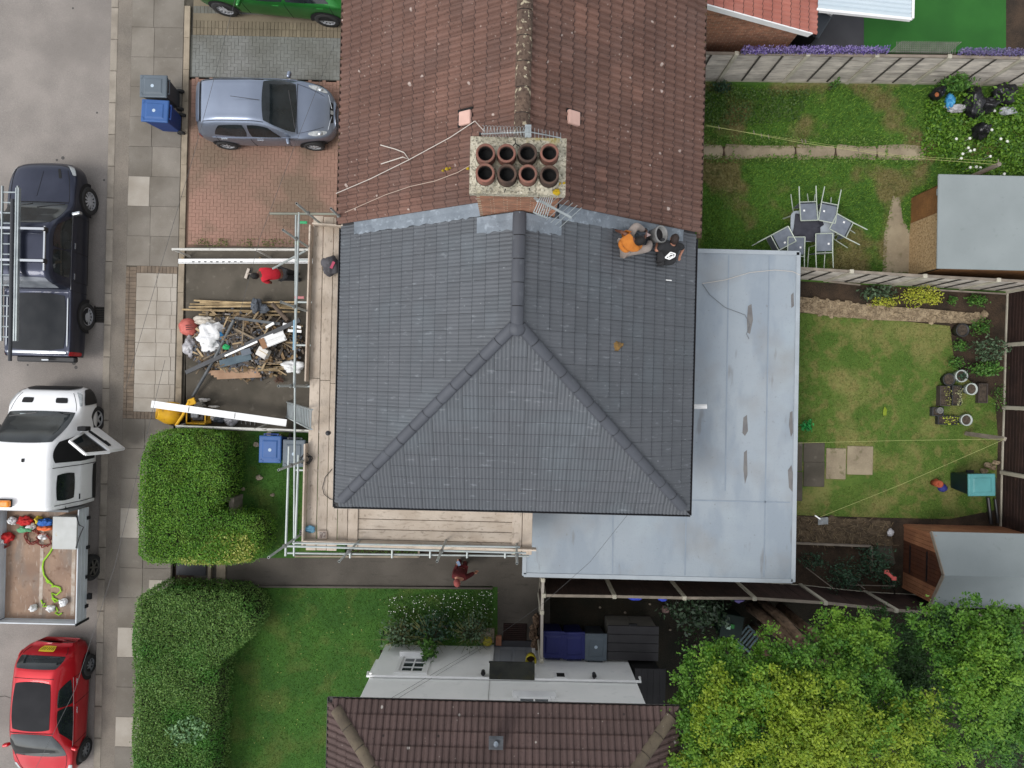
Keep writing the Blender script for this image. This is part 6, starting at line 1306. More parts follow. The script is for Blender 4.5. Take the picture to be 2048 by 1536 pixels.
solo('trowel', MB().prism([(r1(1296, 470, .3) + Vector(v)).xy for v in ((-.05, -.06, 0), (.06, 0, 0), (-.05, .06, 0))], r1(1296, 470, .3).z, r1(1296, 470, .3).z + .01), mat('trowel steel', S(180, 160, 156)), 'small trowel held above the grey bucket', 'trowel')
# red shirt sweeping, bent forward, facing the road
g = lambda px, py, h: at(px, py, h)
per3 = person('person in red shirt and dark trousers bending over a broom on the drive', {
    'pel': g(562, 548, 1.0), 'chest': g(527, 549, 1.32), 'head': g(510, 552, 1.42), 'shl': g(527, 560, 1.3), 'shr': g(525, 540, 1.3), 'ell': g(543, 566, 1.05), 'wrl': g(534, 560, .8), 'elr': g(520, 540, 1.0), 'wrr': g(514, 548, .85),
    'hpl': g(566, 555, .95), 'hpr': g(566, 541, .95), 'knl': g(585, 556, .55), 'knr': g(582, 545, .55), 'anl': g(602, 560, .28), 'anr': g(598, 548, .28), 'tol': g(593, 561, .25), 'tor': g(589, 549, .25)}, (M_rd, M_dk), (-1, 0, -.6), (-.4, 0, 1), sm=M_skin2)
bm_ = thing('broom', 'wide broom with white head in front of the sweeping person', 'broom', at(495, 547, G)); a = at(498, 537, G + .09); b = at(491, 557, G + .09)
MB().bar(a, b, .08, .05).build('head', mat('pale broom wood', S(216, 204, 190)), bm_, bevel=.01); MB().bar(a + Vector((0, 0, -.05)), b + Vector((0, 0, -.05)), .07, .07).build('bristles', M_dk, bm_)
MB().tube([at(495, 547, G + .12), at(517, 549, .88), at(536, 558, 1.15)], .014, 8).build('handle', M_rail, bm_)
# maroon figure in the side passage
per4 = person('person in maroon clothing with pale red cap walking the side path', {
    'pel': g(922, 1140, .95), 'chest': g(919, 1155, 1.35), 'head': g(914, 1166, 1.62), 'shl': g(929, 1156, 1.36), 'shr': g(908, 1152, 1.36), 'ell': g(940, 1150, 1.1), 'wrl': g(948, 1146, .95), 'elr': g(910, 1142, 1.1), 'wrr': g(914, 1130, 1.0),
    'hpl': g(927, 1140, .9), 'hpr': g(917, 1138, .9), 'knl': g(930, 1130, .55), 'knr': g(918, 1128, .55), 'anl': g(930, 1124, .28), 'anr': g(919, 1120, .28), 'tol': g(934, 1130, .24), 'tor': g(921, 1128, .24)}, (M_mr, M_mr), (.3, -1, -.3), (0, 0, 1), slv='long', sm=M_skin, hat=mat('faded red cap', S(170, 90, 84), S(150, 76, 72), 8, .9))
solo('phone', MB().box(at(917, 1127, 1.02), (.08, .15, .012), Euler((.3, .2, .5))), mat('pale blue phone', S(150, 170, 200)), 'pale blue phone held by the person in maroon', 'phone')

# ------------------------------------------------------------------ hedges, trees, shrubs
def hedge(label, px, h, mats, n, size=.05, lumps=.05, rnd_=.22):
    P = [(p.x, p.y) for p in pxpoly(px, h - .15)]; c = np.mean(P, 0); t = thing('hedge', label, 'hedge', (c[0], c[1], G)); A_ = area(P)
    core = shrink(P, .14); MB().prism(core, G, h - .16).build('branches', mat('hedge wood', S(40, 38, 22), S(26, 28, 14), 8, .95, .8, 30), t)
    X, Y = scatter(P, int(n * 1.4)); d = edge_dist(P, X, Y); rd = np.clip(d / rnd_, 0, 1); Z = h - rnd_ * (1 - np.sqrt(1 - (1 - rd) ** 2)) + rng.normal(0, .018, len(X)) + lumps * np.sin(X * 3.1 + np.sin(Y * 2.3)) * np.cos(Y * 2.7)
    per = sum((Vector(P[i]) - Vector(P[(i + 1) % len(P)])).length for i in range(len(P))); ns = int(per * h * 650); S_ = []
    Q = [Vector(p) for p in P]; L_ = [(Q[i] - Q[(i + 1) % len(Q)]).length for i in range(len(Q))]; idx = rng.choice(len(Q), ns, p=np.array(L_) / sum(L_)); tt = rng.random(ns)
    Pa = np.array(P)[idx]; Pb = np.array(P)[(idx + 1) % len(Q)]; XY = Pa * (1 - tt[:, None]) + Pb * tt[:, None] + rng.normal(0, .03, (ns, 2)); zs = rng.uniform(G + .05, h - .1, ns)
    for m, frac, fn in mats:
        pass
    allP = np.concatenate([np.stack([X, Y, Z], 1), np.hstack([XY, zs[:, None]])])
    leaves('foliage', allP, size, mats[0][0], t, .45, .5)
    return t
M_hl = mat('privet leaf', S(66, 122, 34), S(146, 194, 68), rough=.55, attr='rnd', trans=.25, layers=[('n', 1.6, .55, .7, S(112, 100, 46), .35), ('n', .9, .45, .65, S(84, 142, 38), .5)])
M_hl2 = mat('dark privet leaf', S(68, 114, 42), S(138, 174, 88), rough=.55, attr='rnd', trans=.25, layers=[('n', .7, .48, .62, S(58, 140, 36), .6)])
M_hy = mat('golden hedge leaf', S(120, 146, 34), S(214, 214, 116), rough=.5, attr='rnd', trans=.2)
h1p = [(300, 872), (330, 862), (400, 862), (440, 870), (456, 890), (458, 960), (448, 1000), (432, 1022), (470, 1030), (510, 1036), (526, 1055), (524, 1100), (505, 1122), (450, 1128), (300, 1126), (280, 1110), (278, 1000), (284, 920)]
hd1 = hedge('clipped green hedge with golden front edge between drive and side path', h1p, 1.5, [(M_hl, 1, None)], 26000)
n = 3600; gx = [(at(x, y, 1.42).x, at(x, y, 1.42).y) for x, y in [(345, 1118), (400, 1096), (420, 1060), (500, 1060), (518, 1095), (500, 1124), (440, 1130), (370, 1130)]]
X, Y = scatter(gx, n); leaves('golden_foliage', np.stack([X, Y, 1.5 + rng.normal(0, .02, len(X)) - np.clip(.12 - edge_dist([(p[0], p[1]) for p in gx], X, Y), 0, .1)], 1), .06, M_hy, hd1, .45, .55)
h2p = [(276, 1196), (300, 1182), (400, 1184), (470, 1190), (500, 1210), (512, 1240), (500, 1275), (470, 1300), (440, 1320), (430, 1345), (428, 1430), (420, 1560), (412, 1650), (262, 1650), (266, 1500), (270, 1400), (268, 1260)]
hd2 = hedge('long bushy hedge at the front lawn beside the pavement', h2p, 1.65, [(M_hl2, 1, None)], 46000, .055, .09)
X, Y = scatter([(p.x, p.y) for p in pxpoly([(330, 1460), (380, 1430), (420, 1450), (410, 1480), (350, 1490)], 1.7)], 500)
leaves('climber', np.stack([X, Y, 1.70 + rng.normal(0, .05, len(X))], 1), .09, mat('grey green leaf', S(70, 112, 66), S(128, 168, 112), attr='rnd', rough=.6), hd2, .5)
M_tw = mat('tree bark', S(150, 124, 100), S(116, 94, 76), 6, .9, .8, 25, layers=[('n', 14, .52, .66, S(56, 44, 36), .7, (1, 1, .3))])
def tree(label, base, stems, clusters, mats, per, size, name='tree', group=None):
    """stems: lists of points; clusters: (x, y, z, radius, matindex)"""
    t = thing(name, label, 'tree', base)
    tk_ = None
    for i, (pts, r0, r1_) in enumerate(stems):
        n_ = len(pts); rs = [r0 + (r1_ - r0) * k / (n_ - 1) for k in range(n_)]
        MB().tube(pts, rs, 9).build('trunk' if i == 0 else 'limb', M_tw, t, smooth=True)
    by = {}
    for c in clusters:                           # each bough carries sprays of leaves with gaps between
        x, y, z, r, mi = c; ns = int(23 * (r / .5) ** 2); n_ = int(per * (r / .6) ** 2 / ns)
        for k in range(ns):
            d = rng.normal(size=3); d /= np.linalg.norm(d); d[2] = abs(d[2]) if rng.random() < .82 else d[2]; ctr = np.array([x, y, z]) + d * r * rng.uniform(.45, 1.15) * np.array([1.1, 1.1, .8]); rs = rng.uniform(.09, .19)
            q = rng.normal(0, rs * .55, (n_, 3)) * np.array([1, 1, .6]); tone = rng.uniform(-.3, .3); by.setdefault(mi, []).append(np.hstack([ctr + q, np.clip(rng.random((n_, 1)) * .7 + .15 + tone, 0, 1)]))
    for mi, L_ in by.items(): A_ = np.concatenate(L_); leaves('crown', A_[:, :3], size, mats[mi], t, .55, .55, A_[:, 3])
    return t
def cl(px, py, h, r, mi): p = at(px, py, h); return (p.x, p.y, p.z - r * .6, r, mi)
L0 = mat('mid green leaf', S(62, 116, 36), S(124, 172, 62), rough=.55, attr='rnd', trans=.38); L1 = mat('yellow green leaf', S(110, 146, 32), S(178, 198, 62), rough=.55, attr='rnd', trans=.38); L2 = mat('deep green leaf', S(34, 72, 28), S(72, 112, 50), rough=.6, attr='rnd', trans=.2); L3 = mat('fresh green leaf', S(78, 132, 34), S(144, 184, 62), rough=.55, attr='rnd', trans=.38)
tb_ = at(1506, 1234, G)
def st(*p): return [tb_ + Vector((random.uniform(-.02, .02), 0, -.1))] + [at(*q) for q in p]
stm = [([at(1500, 1212, G - .1), at(1540, 1245, 1.2), at(1600, 1290, 2.6), at(1640, 1310, 3.4), at(1660, 1400, 4.6)], .17, .08), ([at(1522, 1206, G - .1), at(1560, 1235, 1.3), at(1598, 1275, 2.5), at(1650, 1330, 3.6), at(1720, 1400, 4.6)], .16, .07),
       ([at(1560, 1215, G - .1), at(1610, 1255, 1.4), at(1650, 1290, 2.6), at(1700, 1330, 4)], .15, .07), ([at(1520, 1240, G - .1), at(1570, 1280, 1.2), at(1630, 1310, 2.6), at(1560, 1420, 4.4)], .13, .06), ([at(1500, 1255, G - .1), at(1525, 1270, .9), at(1535, 1330, 2.4), at(1480, 1440, 4.4)], .14, .06)]
C = []
for q_ in [(1395, 1365, 4.6, .55, 0), (1440, 1330, 4.8, .5, 0), (1455, 1350, 5.0, .5, 3), (1505, 1335, 5.2, .5, 0), (1555, 1325, 5.2, .5, 3), (1600, 1345, 5.4, .55, 0), (1660, 1330, 5.2, .6, 0), (1690, 1270, 4.9, .5, 3), (1735, 1275, 4.9, .45, 3), (1710, 1310, 5.0, .55, 3), (1760, 1300, 4.6, .5, 0), (1450, 1400, 5.6, .5, 1), (1430, 1440, 5.7, .5, 1), (1470, 1450, 5.8, .55, 3), (1520, 1400, 5.8, .55, 3), (1570, 1400, 5.9, .55, 1), (1620, 1420, 6.0, .6, 1), (1680, 1390, 5.8, .55, 3), (1740, 1370, 5.4, .55, 0), (1780, 1410, 5.4, .5, 0), (1400, 1440, 5.0, .6, 0), (1390, 1490, 5.2, .6, 0), (1420, 1520, 5.4, .6, 3), (1470, 1530, 5.8, .55, 1), (1530, 1500, 5.9, .5, 0), (1600, 1480, 6.2, .6, 1), (1660, 1470, 6.2, .6, 1), (1700, 1440, 6.1, .5, 1), (1720, 1490, 6.1, .6, 1), (1560, 1540, 6.1, .55, 1), (1640, 1540, 6.2, .6, 1), (1760, 1470, 5.9, .5, 3), (1790, 1520, 6.0, .6, 1), (1850, 1440, 5.7, .5, 1), (1860, 1500, 5.7, .55, 3), (1900, 1530, 5.4, .55, 3), (1820, 1450, 5.6, .5, 3), (1720, 1550, 6.1, .6, 1), (1480, 1480, 5.2, .5, 0), (1400, 1560, 5.2, .6, 1), (1500, 1570, 5.8, .6, 0), (1850, 1570, 5.6, .6, 3), (1640, 1600, 6.0, .7, 1), (1750, 1620, 5.9, .7, 1), (1590, 1380, 4.4, .7, 2), (1700, 1360, 4.2, .7, 2), (1480, 1420, 4.2, .8, 2), (1520, 1480, 4.2, .8, 2), (1780, 1440, 4.2, .8, 2), (1640, 1480, 4.6, .9, 2)]: C.append(cl(*q_))
tree('big bright yellow green tree with several bare stems by the fence', tb_, stm, C, [L0, L1, L2, L3], 2300, .07)
b2 = at(1880, 1290, G)
stm2 = [([Vector((b2.x, b2.y, G - .1)), at(1920, 1320, 2.2), at(1975, 1370, 4.6)], .16, .06), ([Vector((b2.x, b2.y, 1)), at(1900, 1280, 3), at(1960, 1280, 4.8)], .09, .04), ([at(1900, 1310, 1.6), at(1960, 1420, 3.4), at(2000, 1470, 4.8)], .08, .04)]
C = [cl(*q_) for q_ in [(1865, 1250, 4.6, .42, 0), (1900, 1245, 4.7, .42, 2), (1950, 1255, 5.0, .5, 0), (2000, 1250, 5.0, .5, 0), (2045, 1270, 5.0, .5, 0), (1930, 1300, 5.3, .5, 0), (1985, 1310, 5.5, .5, 3), (2030, 1320, 5.5, .55, 0), (1910, 1350, 5.3, .45, 0), (1950, 1355, 5.6, .5, 3), (1995, 1370, 5.8, .55, 3), (2040, 1380, 5.6, .5, 0), (1940, 1400, 5.4, .5, 0), (1985, 1425, 5.8, .55, 3), (2035, 1440, 5.5, .5, 0), (1960, 1460, 5.3, .5, 0), (2010, 1490, 5.3, .5, 0), (2080, 1330, 5.2, .7, 0), (2080, 1430, 5.2, .7, 0), (1880, 1300, 4.3, .5, 2), (1960, 1330, 4.0, .9, 2), (2020, 1420, 4.2, .9, 2), (2050, 1510, 4.4, .5, 2)]]
tree('mid green tree at the right edge behind the brown fence', (b2.x, b2.y, G), stm2, C, [L0, L1, L2, L3], 2100, .075)
b3 = at(1780, 1330, G)
C = [cl(*q_) for q_ in [(1790, 1340, 3.0, .55, 2), (1820, 1310, 3.2, .5, 2), (1845, 1350, 3.0, .6, 2), (1870, 1400, 3.0, .6, 2), (1810, 1380, 3.0, .6, 2), (1760, 1250, 2.2, .4, 2), (1830, 1260, 2.4, .4, 2)]]
tree('low dark shrubby tree between the two brighter trees', (b3.x, b3.y, G), [([Vector((b3.x, b3.y, G - .1)), Vector((b3.x + .1, b3.y - .1, 2.2))], .08, .03)], C, [L2, L2, L2], 1200, .08)
def shrub(label, px, py, rx, ry, h, n, size, m, name='shrub', stem=True, up_=.4, asp=.5, cat='shrub', z0=G):
    p = at(px, py, h * .7); c = np.array([p.x, p.y, z0 + h * .45]); t = thing(name, label, cat, (p.x, p.y, z0)); d = rng.normal(size=(n, 3)); d /= np.linalg.norm(d, axis=1)[:, None]; d[:, 2] = np.where(rng.random(n) < .75, np.abs(d[:, 2]), d[:, 2])
    lump = 1 + .3 * np.sin(d[:, 0] * 5 + px) * np.cos(d[:, 1] * 5 + py) + .15 * np.sin(d[:, 1] * 11 + px)
    Q = c + d * (rng.uniform(.45, 1.05, n) * lump)[:, None] * np.array([rx, ry, h * .55]); leaves('foliage', Q, size, m, t, up_, asp)
    if stem:
        mb = MB()
        for k in range(5): a = random.uniform(0, 6.28); mb.tube([(p.x + math.cos(a) * .03, p.y + math.sin(a) * .03, z0), (p.x + math.cos(a) * rx * .6, p.y + math.sin(a) * ry * .6, z0 + h * .8)], [.014, .005], 5)
        mb.build('stem', M_tw, t)
    return t
M_gg = mat('grey green shrub leaf', S(52, 74, 50), S(98, 122, 88), rough=.6, attr='rnd'); M_dg = mat('glossy dark leaf', S(30, 52, 30), S(84, 108, 78), rough=.4, attr='rnd'); M_yf = mat('yellow shrub leaf', S(150, 170, 40), S(232, 230, 90), rough=.6, attr='rnd', trans=.2); M_fg = mat('fresh small leaf', S(44, 92, 30), S(110, 158, 66), rough=.6, attr='rnd', trans=.2); M_bl = mat('blue green leaf', S(26, 52, 36), S(64, 100, 70), rough=.6, attr='rnd'); M_bgn = mat('bright green leaf', S(20, 120, 50), S(60, 180, 90), rough=.5, attr='rnd')
shrub('dark glossy shrub by the brown fence near the green compost bin', 1398, 1222, .85, .5, 1.5, 800, .13, M_dg)
ysh = shrub('bright yellow flowering shrub at the foot of the grey fence', 1835, 592, .55, .28, .8, 900, .055, M_yf)
shrub('yellow flowering low clump left of the tall yellow shrub', 1762, 604, .42, .16, .45, 420, .055, M_yf)
shrub('yellow flowering low clump right of the tall yellow shrub', 1860, 600, .24, .16, .5, 320, .055, M_yf)
shrub('grey green leafy plant left of the yellow shrubs', 1752, 588, .5, .2, .5, 300, .1, M_gg)
shrub('small green plant in the soil right of the yellow shrubs', 1897, 602, .14, .12, .3, 140, .07, M_fg); shrub('bright green spreading plant by the grey fence corner', 1947, 602, .32, .17, .35, 360, .07, M_fg)
shrub('leafy plant right of the round black pot', 1955, 655, .3, .26, .5, 380, .07, M_fg); shrub('low green plant below the round black pot', 1913, 692, .24, .18, .35, 260, .06, M_fg); shrub('low white flowering plant above the white pot', 1905, 726, .3, .2, .35, 280, .06, M_fg)
shrub('feathery grey green shrub against the right fence', 1975, 700, .48, .4, .9, 700, .08, M_gg); shrub('feathery green shrub right of the white pot', 1968, 738, .42, .24, .8, 600, .08, M_fg); shrub('small scrubby plant by the brown fence below the pots', 1990, 795, .2, .4, .3, 220, .05, M_fg)
shrub('bright emerald plant at the foot of the flat roof wall', 1609, 851, .17, .17, .4, 120, .11, M_bgn)
shrub('blue green shrub in the bed below the flat roof', 1688, 1148, .5, .42, 1.1, 900, .07, M_bl); shrub('blue green bush before the orange shed', 1748, 1125, .45, .5, 1.1, 900, .07, M_bl); shrub('thin green plant at the bed corner by the flat roof', 1622, 1118, .35, .25, .6, 320, .07, M_bl); shrub('small bush beside the pink topped pole', 1775, 1160, .28, .22, .7, 320, .06, M_bl)
shrub('leafy weeds climbing the grey fence by the rubbish bags', 1905, 172, .5, .25, .9, 620, .1, M_fg)
shrub('weedy clump at the grey fence foot below the garland', 1665, 172, .12, .1, .6, 150, .07, M_fg); shrub('dark weeds along the left of the grey fence', 1440, 178, .32, .16, .4, 420, .06, M_bl)
shrub('green leaves under the eave of the large shed', 2010, 546, .6, .1, .5, 420, .09, M_fg)
wd = rng; X, Y = scatter([(p.x, p.y) for p in pxpoly([(1860, 190), (2100, 185), (2100, 345), (1940, 345), (1850, 300)], .5)], 9000)
tag(leaves('weeds', np.stack([X, Y, .25 + .18 * rng.random(len(X)) + .1 * np.sin(X * 4) * np.cos(Y * 5)], 1), .09, mat('weed leaf', S(48, 96, 24), S(128, 172, 54), rough=.55, attr='rnd', trans=.2), None, .5), 'dense leafy weeds round the black rubbish bags', 'weeds', kind='stuff')
X, Y = scatter([(p.x, p.y) for p in pxpoly([(1405, 172), (1560, 180), (1620, 178), (1600, 240), (1500, 250), (1405, 250)], .3)], 2600)
tag(leaves('weeds', np.stack([X, Y, G + .05 + .1 * rng.random(len(X))], 1), .06, mat('dull weed leaf', S(46, 78, 28), S(96, 122, 52), rough=.6, attr='rnd'), None, .5), 'dull low weeds by the left end of the grey fence', 'weeds', kind='stuff')
M_pet = mat('white petal', (.8, .8, .76), (.72, .74, .66), 20, .7)
for px, py in [(1912, 278), (1939, 277), (1983, 260), (2001, 278), (2014, 283), (1936, 296), (1940, 302), (1948, 300), (1925, 308), (1922, 317), (1980, 313), (1952, 334), (1960, 336), (1940, 335), (2008, 348), (1989, 222)]:
    p = at(px, py, .5); mb = MB()
    for k in range(7): a = 2 * PI * k / 7; mb.poly([p, p + Vector((math.cos(a - .4) * .032, math.sin(a - .4) * .03, .02)), p + Vector((math.cos(a) * .05, math.sin(a) * .046, .015)), p + Vector((math.cos(a + .4) * .03, math.sin(a + .4) * .032, .02))])
    mb.tube([p + Vector((0, 0, -.35)), p], .005, 4); solo('white_flower', mb, M_pet, 'round white flower among the weeds near the washing post', 'flower', 'white flowers among the weeds')
X, Y = scatter([(p.x, p.y) for p in pxpoly([(770, 1195), (985, 1180), (990, 1225), (860, 1240), (780, 1235)], .4)], 240)
tag(leaves('daisies', np.stack([X, Y, .4 + .1 * rng.random(len(X))], 1), .024, M_pet, None, .8, .9), 'scattered small white daisies in the border of the front lawn', 'flowers', kind='stuff')
X, Y = scatter([(p.x, p.y) for p in pxpoly([(560, 1180), (1000, 1180), (1000, 1260), (560, 1500), (470, 1500)], .25)], 200)
tag(leaves('small_flowers', np.stack([X, Y, np.full(len(X), .25)], 1), .02, mat('yellow petal', S(210, 200, 120)), None, .8, .9), 'tiny pale flowers dotted over the front lawn', 'flowers', kind='stuff')
# overgrown border against the white wall: arching stems with leaves
M_stra = mat('dry stem leaf', S(62, 78, 36), S(146, 148, 92), rough=.7, attr='rnd')
for px, py, rx, ry, h, n, lab in [(800, 1262, .5, .4, .9, 420, 'straggly grassy shrub at the left end of the white wall'), (870, 1255, .6, .5, 1.0, 520, 'straggly dark shrub against the white wall left of the door'), (945, 1255, .5, .5, 1.0, 420, 'straggly shrub against the white wall beside the yellow pot')]:
    t = shrub(lab, px, py, rx, ry, h, n, .09, M_bl if px == 870 else M_gg); p = at(px, py, .3); mb = MB()
    for k in range(46): a = random.uniform(0, 6.28); l = random.uniform(.5, 1.15); mb.tube([(p.x + random.uniform(-.2, .2), p.y - .2, G), (p.x + math.cos(a) * rx * l * .7, p.y + math.sin(a) * ry * l * .6, h * .9), (p.x + math.cos(a) * rx * l * 1.25, p.y + math.sin(a) * ry * l * 1.2, h * .75)], [.01, .008, .003], 4)
    mb.build('stem', mat('straw stem', S(130, 130, 84), S(100, 104, 62), 9, .9), t)
shrub('leafy ivy plant hanging over the small window corner', 858, 1296, .22, .3, 1.5, 300, .13, M_fg)
X, Y = scatter([(p.x, p.y) for p in pxpoly([(775, 1195), (985, 1180), (985, 1270), (775, 1280)], .3)], 3600)
tag(leaves('border_plants', np.stack([X, Y, G + .25 * rng.random(len(X))], 1), .07, mat('border leaf', S(36, 72, 22), S(86, 120, 48), attr='rnd', rough=.6), None, .35, .3), 'tangled low border plants before the white wall', 'plants', kind='stuff')
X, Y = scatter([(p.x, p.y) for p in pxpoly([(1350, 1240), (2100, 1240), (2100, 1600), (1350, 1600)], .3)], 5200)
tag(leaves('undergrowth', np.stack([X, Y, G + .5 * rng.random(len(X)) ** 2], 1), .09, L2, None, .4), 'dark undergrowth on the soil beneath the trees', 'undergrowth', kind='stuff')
MB_ = MB()
# ------------------------------------------------------------------ rubble heap on the drive
hp = thing('rubble_heap', 'heap of broken tiles and roof waste on the concrete drive', 'rubble heap', at(490, 690, G)); hc = at(492, 690, .3)
def heap_z(x, y): d = math.hypot((x - hc.x) / 1.75, (y - hc.y) / 1.0); return G + max(0, .62 * (1 - d ** 2)) 
mb = MB(); V = []; nx = 26
for j in range(nx + 1):
    for i in range(nx + 1): x, y = hc.x + (i / nx - .5) * 3.4, hc.y + (j / nx - .5) * 2.2; V.append((x, y, heap_z(x, y) + random.uniform(-.05, .04) - .03))
mb.add(V, [(j * (nx + 1) + i, j * (nx + 1) + i + 1, (j + 1) * (nx + 1) + i + 1, (j + 1) * (nx + 1) + i) for j in range(nx) for i in range(nx)]).build('mound', mat('rubble dirt', S(98, 88, 76), S(70, 63, 56), 6, .95, .9, 25), hp)
M_sh = [mat('slate shard', S(116, 118, 124), S(86, 88, 94), 5, .7, rnd=.2), mat('brown shard', S(134, 120, 106), S(104, 92, 80), 5, .85, rnd=.2), mat('splintered timber', S(158, 132, 98), S(120, 98, 72), 6, .85, rnd=.2), mat('dirty shard', S(98, 90, 82), S(70, 64, 60), 6, .9, rnd=.2), mat('pale shard', S(196, 188, 178), S(160, 152, 144), 6, .8, rnd=.15)]
def shard(n, m, lo, hi, par_as_obj, thin=.02):
    mb = MB()
    for k in range(n):
        a = random.uniform(0, 6.28); r = random.random() ** .6; x, y = hc.x + math.cos(a) * r * 1.66, hc.y + math.sin(a) * r * .98; l, w_ = random.uniform(lo, hi), random.uniform(lo * .4, hi * .5)
        c = Vector((x, y, heap_z(x, y) + random.uniform(0, .07))); e = Euler((random.uniform(-.6, .6), random.uniform(-.5, .5), random.uniform(0, 6.28)))
        if par_as_obj: MB().box(c, (l, w_, thin), e).build('broken_tile', m, hp)
        else: mb.box(c, (l, w_, thin), e)
    if not par_as_obj: return mb
for k, m in enumerate(M_sh):
    if k < 4: shard(34, m, .14, .34, True)
    tag(shard((330, 300, 200, 380, 90)[k], m, .04, .15, False, .015).build('debris', m, hp), kind='stuff')
M_stk2 = [mat('grey timber offcut', S(150, 134, 112), S(116, 102, 84), 5, .9, rnd=.2), mat('pale timber offcut', S(206, 182, 144), S(170, 146, 112), 5, .85, rnd=.15)]
for k in range(64):
    a = random.uniform(0, 6.28); r = random.random() ** .5; x, y = hc.x + math.cos(a) * r * 1.5, hc.y + math.sin(a) * r * .95; an = random.gauss(0, .7) + (PI / 2 if random.random() < .2 else 0); l = random.uniform(.15, .42); z = heap_z(x, y) + random.uniform(.02, .12); v = Vector((math.cos(an) * l, math.sin(an) * l, random.uniform(-.06, .06)))
    MB().bar(Vector((x, y, z)) - v, Vector((x, y, z)) + v, random.uniform(.025, .06), .022).build('timber_offcut', M_stk2[k % 3 == 0], hp)
M_bat2 = mat('roof batten wood', S(192, 168, 128), S(154, 132, 98), 4, .85, .2, 30, rnd=.28, layers=[('n', 6, .58, .7, S(112, 92, 66), .5, (1, 5, 1))])
M_pnk = mat('pinkish board', S(190, 156, 128), S(166, 134, 108), 3, .85, .2, 30, rnd=.08)
def plank(x0, y0, x1, y1, h, wd, th, m, lab, grp=None, h1=None, nm='batten', cat='timber'): return solo(nm, MB().bar(at(x0, y0, h), at(x1, y1, h1 or h), wd, th), m, lab, cat, grp)
for k, (x0, y0, x1, y1) in enumerate([(388, 601, 520, 607), (380, 608, 590, 613), (378, 614, 560, 612), (364, 619, 450, 622), (400, 605, 600, 618), (392, 617, 540, 628), (420, 620, 600, 624), (398, 629, 470, 633), (410, 612, 596, 609), (440, 606, 590, 604), (405, 624, 480, 640), (430, 632, 560, 630)]):
    plank(x0, y0, x1, y1, .34 + .03 * (k % 4), .045, .028, M_bat2, 'thin roofing batten in the loose bundle along the top of the rubble heap', 'battens along the top of the heap')
for k, (x0, y0, x1, y1) in enumerate([(395, 715, 440, 720), (420, 727, 540, 722), (440, 738, 600, 728), (430, 733, 560, 741), (470, 744, 592, 735), (520, 731, 600, 733), (402, 712, 470, 726)]):
    plank(x0, y0, x1, y1, .5 + .04 * (k % 3), .06, .03, M_bat2, 'splintered batten at the bottom edge of the rubble heap', 'battens along the bottom of the heap')
for k in range(4): plank(416 + k * 6, 744 + k * 4, 514 + k * 3, 740 + k * 4, .5 + .02 * (3 - k), .075, .025, M_pnk, 'flat pinkish board in the stack below the rubble heap', 'pinkish boards below the heap', nm='board')
for x0, y0, x1, y1, w_, m, lab in [(372, 744, 470, 703, .11, 1, ''), (570, 655, 440, 722, .1, 1, '')]: pass
M_bp = mat('black plastic gutter', S(66, 68, 72), S(50, 52, 56), 5, .5); M_gp = mat('grey gutter', S(98, 102, 104), S(76, 80, 84), 4, .5)
solo('downpipe', MB().tube([at(386, 792, .35), at(430, 715, .75), at(468, 640, .95)], .045, 10), M_gp, 'long dark grey pipe lying steeply across the rubble heap', 'pipe')
solo('gutter_length', MB().bar(at(372, 745, .65), at(600, 640, 1.08), .11, .06), M_bp, 'long black gutter length lying diagonally over the rubble heap', 'gutter')
solo('gutter_length', MB().bar(at(450, 712, .9), at(515, 683, 1.0), .05, .03), MATS['white upvc'], 'short white trim strip lying on the black gutter', 'trim')
solo('gutter_length', MB().bar(at(470, 636, .85), at(560, 648, .9), .07, .05), M_gp, 'grey gutter piece near the top right of the heap', 'gutter')
solo('downpipe', MB().tube([at(545, 608, .6), at(576, 642, .8)], .06, 10), mat('brown clay pipe', S(112, 96, 82), S(90, 78, 68), 6, .8), 'short brown pipe slanting at the top right of the heap', 'pipe')
solo('board', MB().bar(at(440, 728, .75), at(502, 712, .85), .2, .03), mat('blue grey sheet', S(84, 104, 114), S(66, 86, 98), 4, .6), 'blue grey sheet below the black gutter on the heap', 'sheet')
solo('board', MB().box(at(492, 704, .95), (.26, .16, .02), Euler((.1, .1, .3))), mat('grey slab', S(112, 120, 130)), 'small grey slab on the blue grey sheet', 'slab')
def lump(px, py, h, sx, sy, sz, m, lab, cat='bag', nm='bag', sd=1, amp=.3): return solo(nm, MB().crumple(tuple(at(px, py, h)), (sx, sy, sz), sd, amp * 1.3, -sz * .6), m, lab, cat, smooth=True)
M_sack = mat('pink rubble sack', S(220, 120, 108), S(196, 98, 88), 5, .6, .3, 20)
sk_ = lump(378, 654, .45, .27, .24, .26, M_sack, 'faded red rubble sack at the left of the heap', 'sack', 'rubble_sack', 3, .12)
pk_ = MB()
for k, w_ in enumerate((.2, .26, .22)): pk_.bar(at(371 + k * .4, 651 + k * 4.2, .735), at(371 + w_ * 62, 650 + k * 4.2, .735), .03, .006)
tag(pk_.build('sack_print', mat('dark sack print', S(110, 52, 48)), sk_, world=False))
for v in sk_.children[0].data.vertices: v.co -= sk_.location
lump(421, 676, .75, .36, .4, .2, M_clo['white'], 'large crumpled white sack on the left of the heap', 'sack', 'white_sack', 5, .38)
lump(408, 641, .6, .3, .12, .12, mat('cream plastic', S(222, 214, 200), S(190, 180, 166), 5, .5), 'long cream bag at the top left of the heap', 'bag', 'bag', 6, .3)
lump(380, 692, .45, .16, .26, .16, mat('clear plastic', S(206, 204, 206), S(170, 168, 172), 6, .3), 'clear plastic sheeting beside the faded red sack', 'sheeting', 'plastic_sheeting', 7, .4)
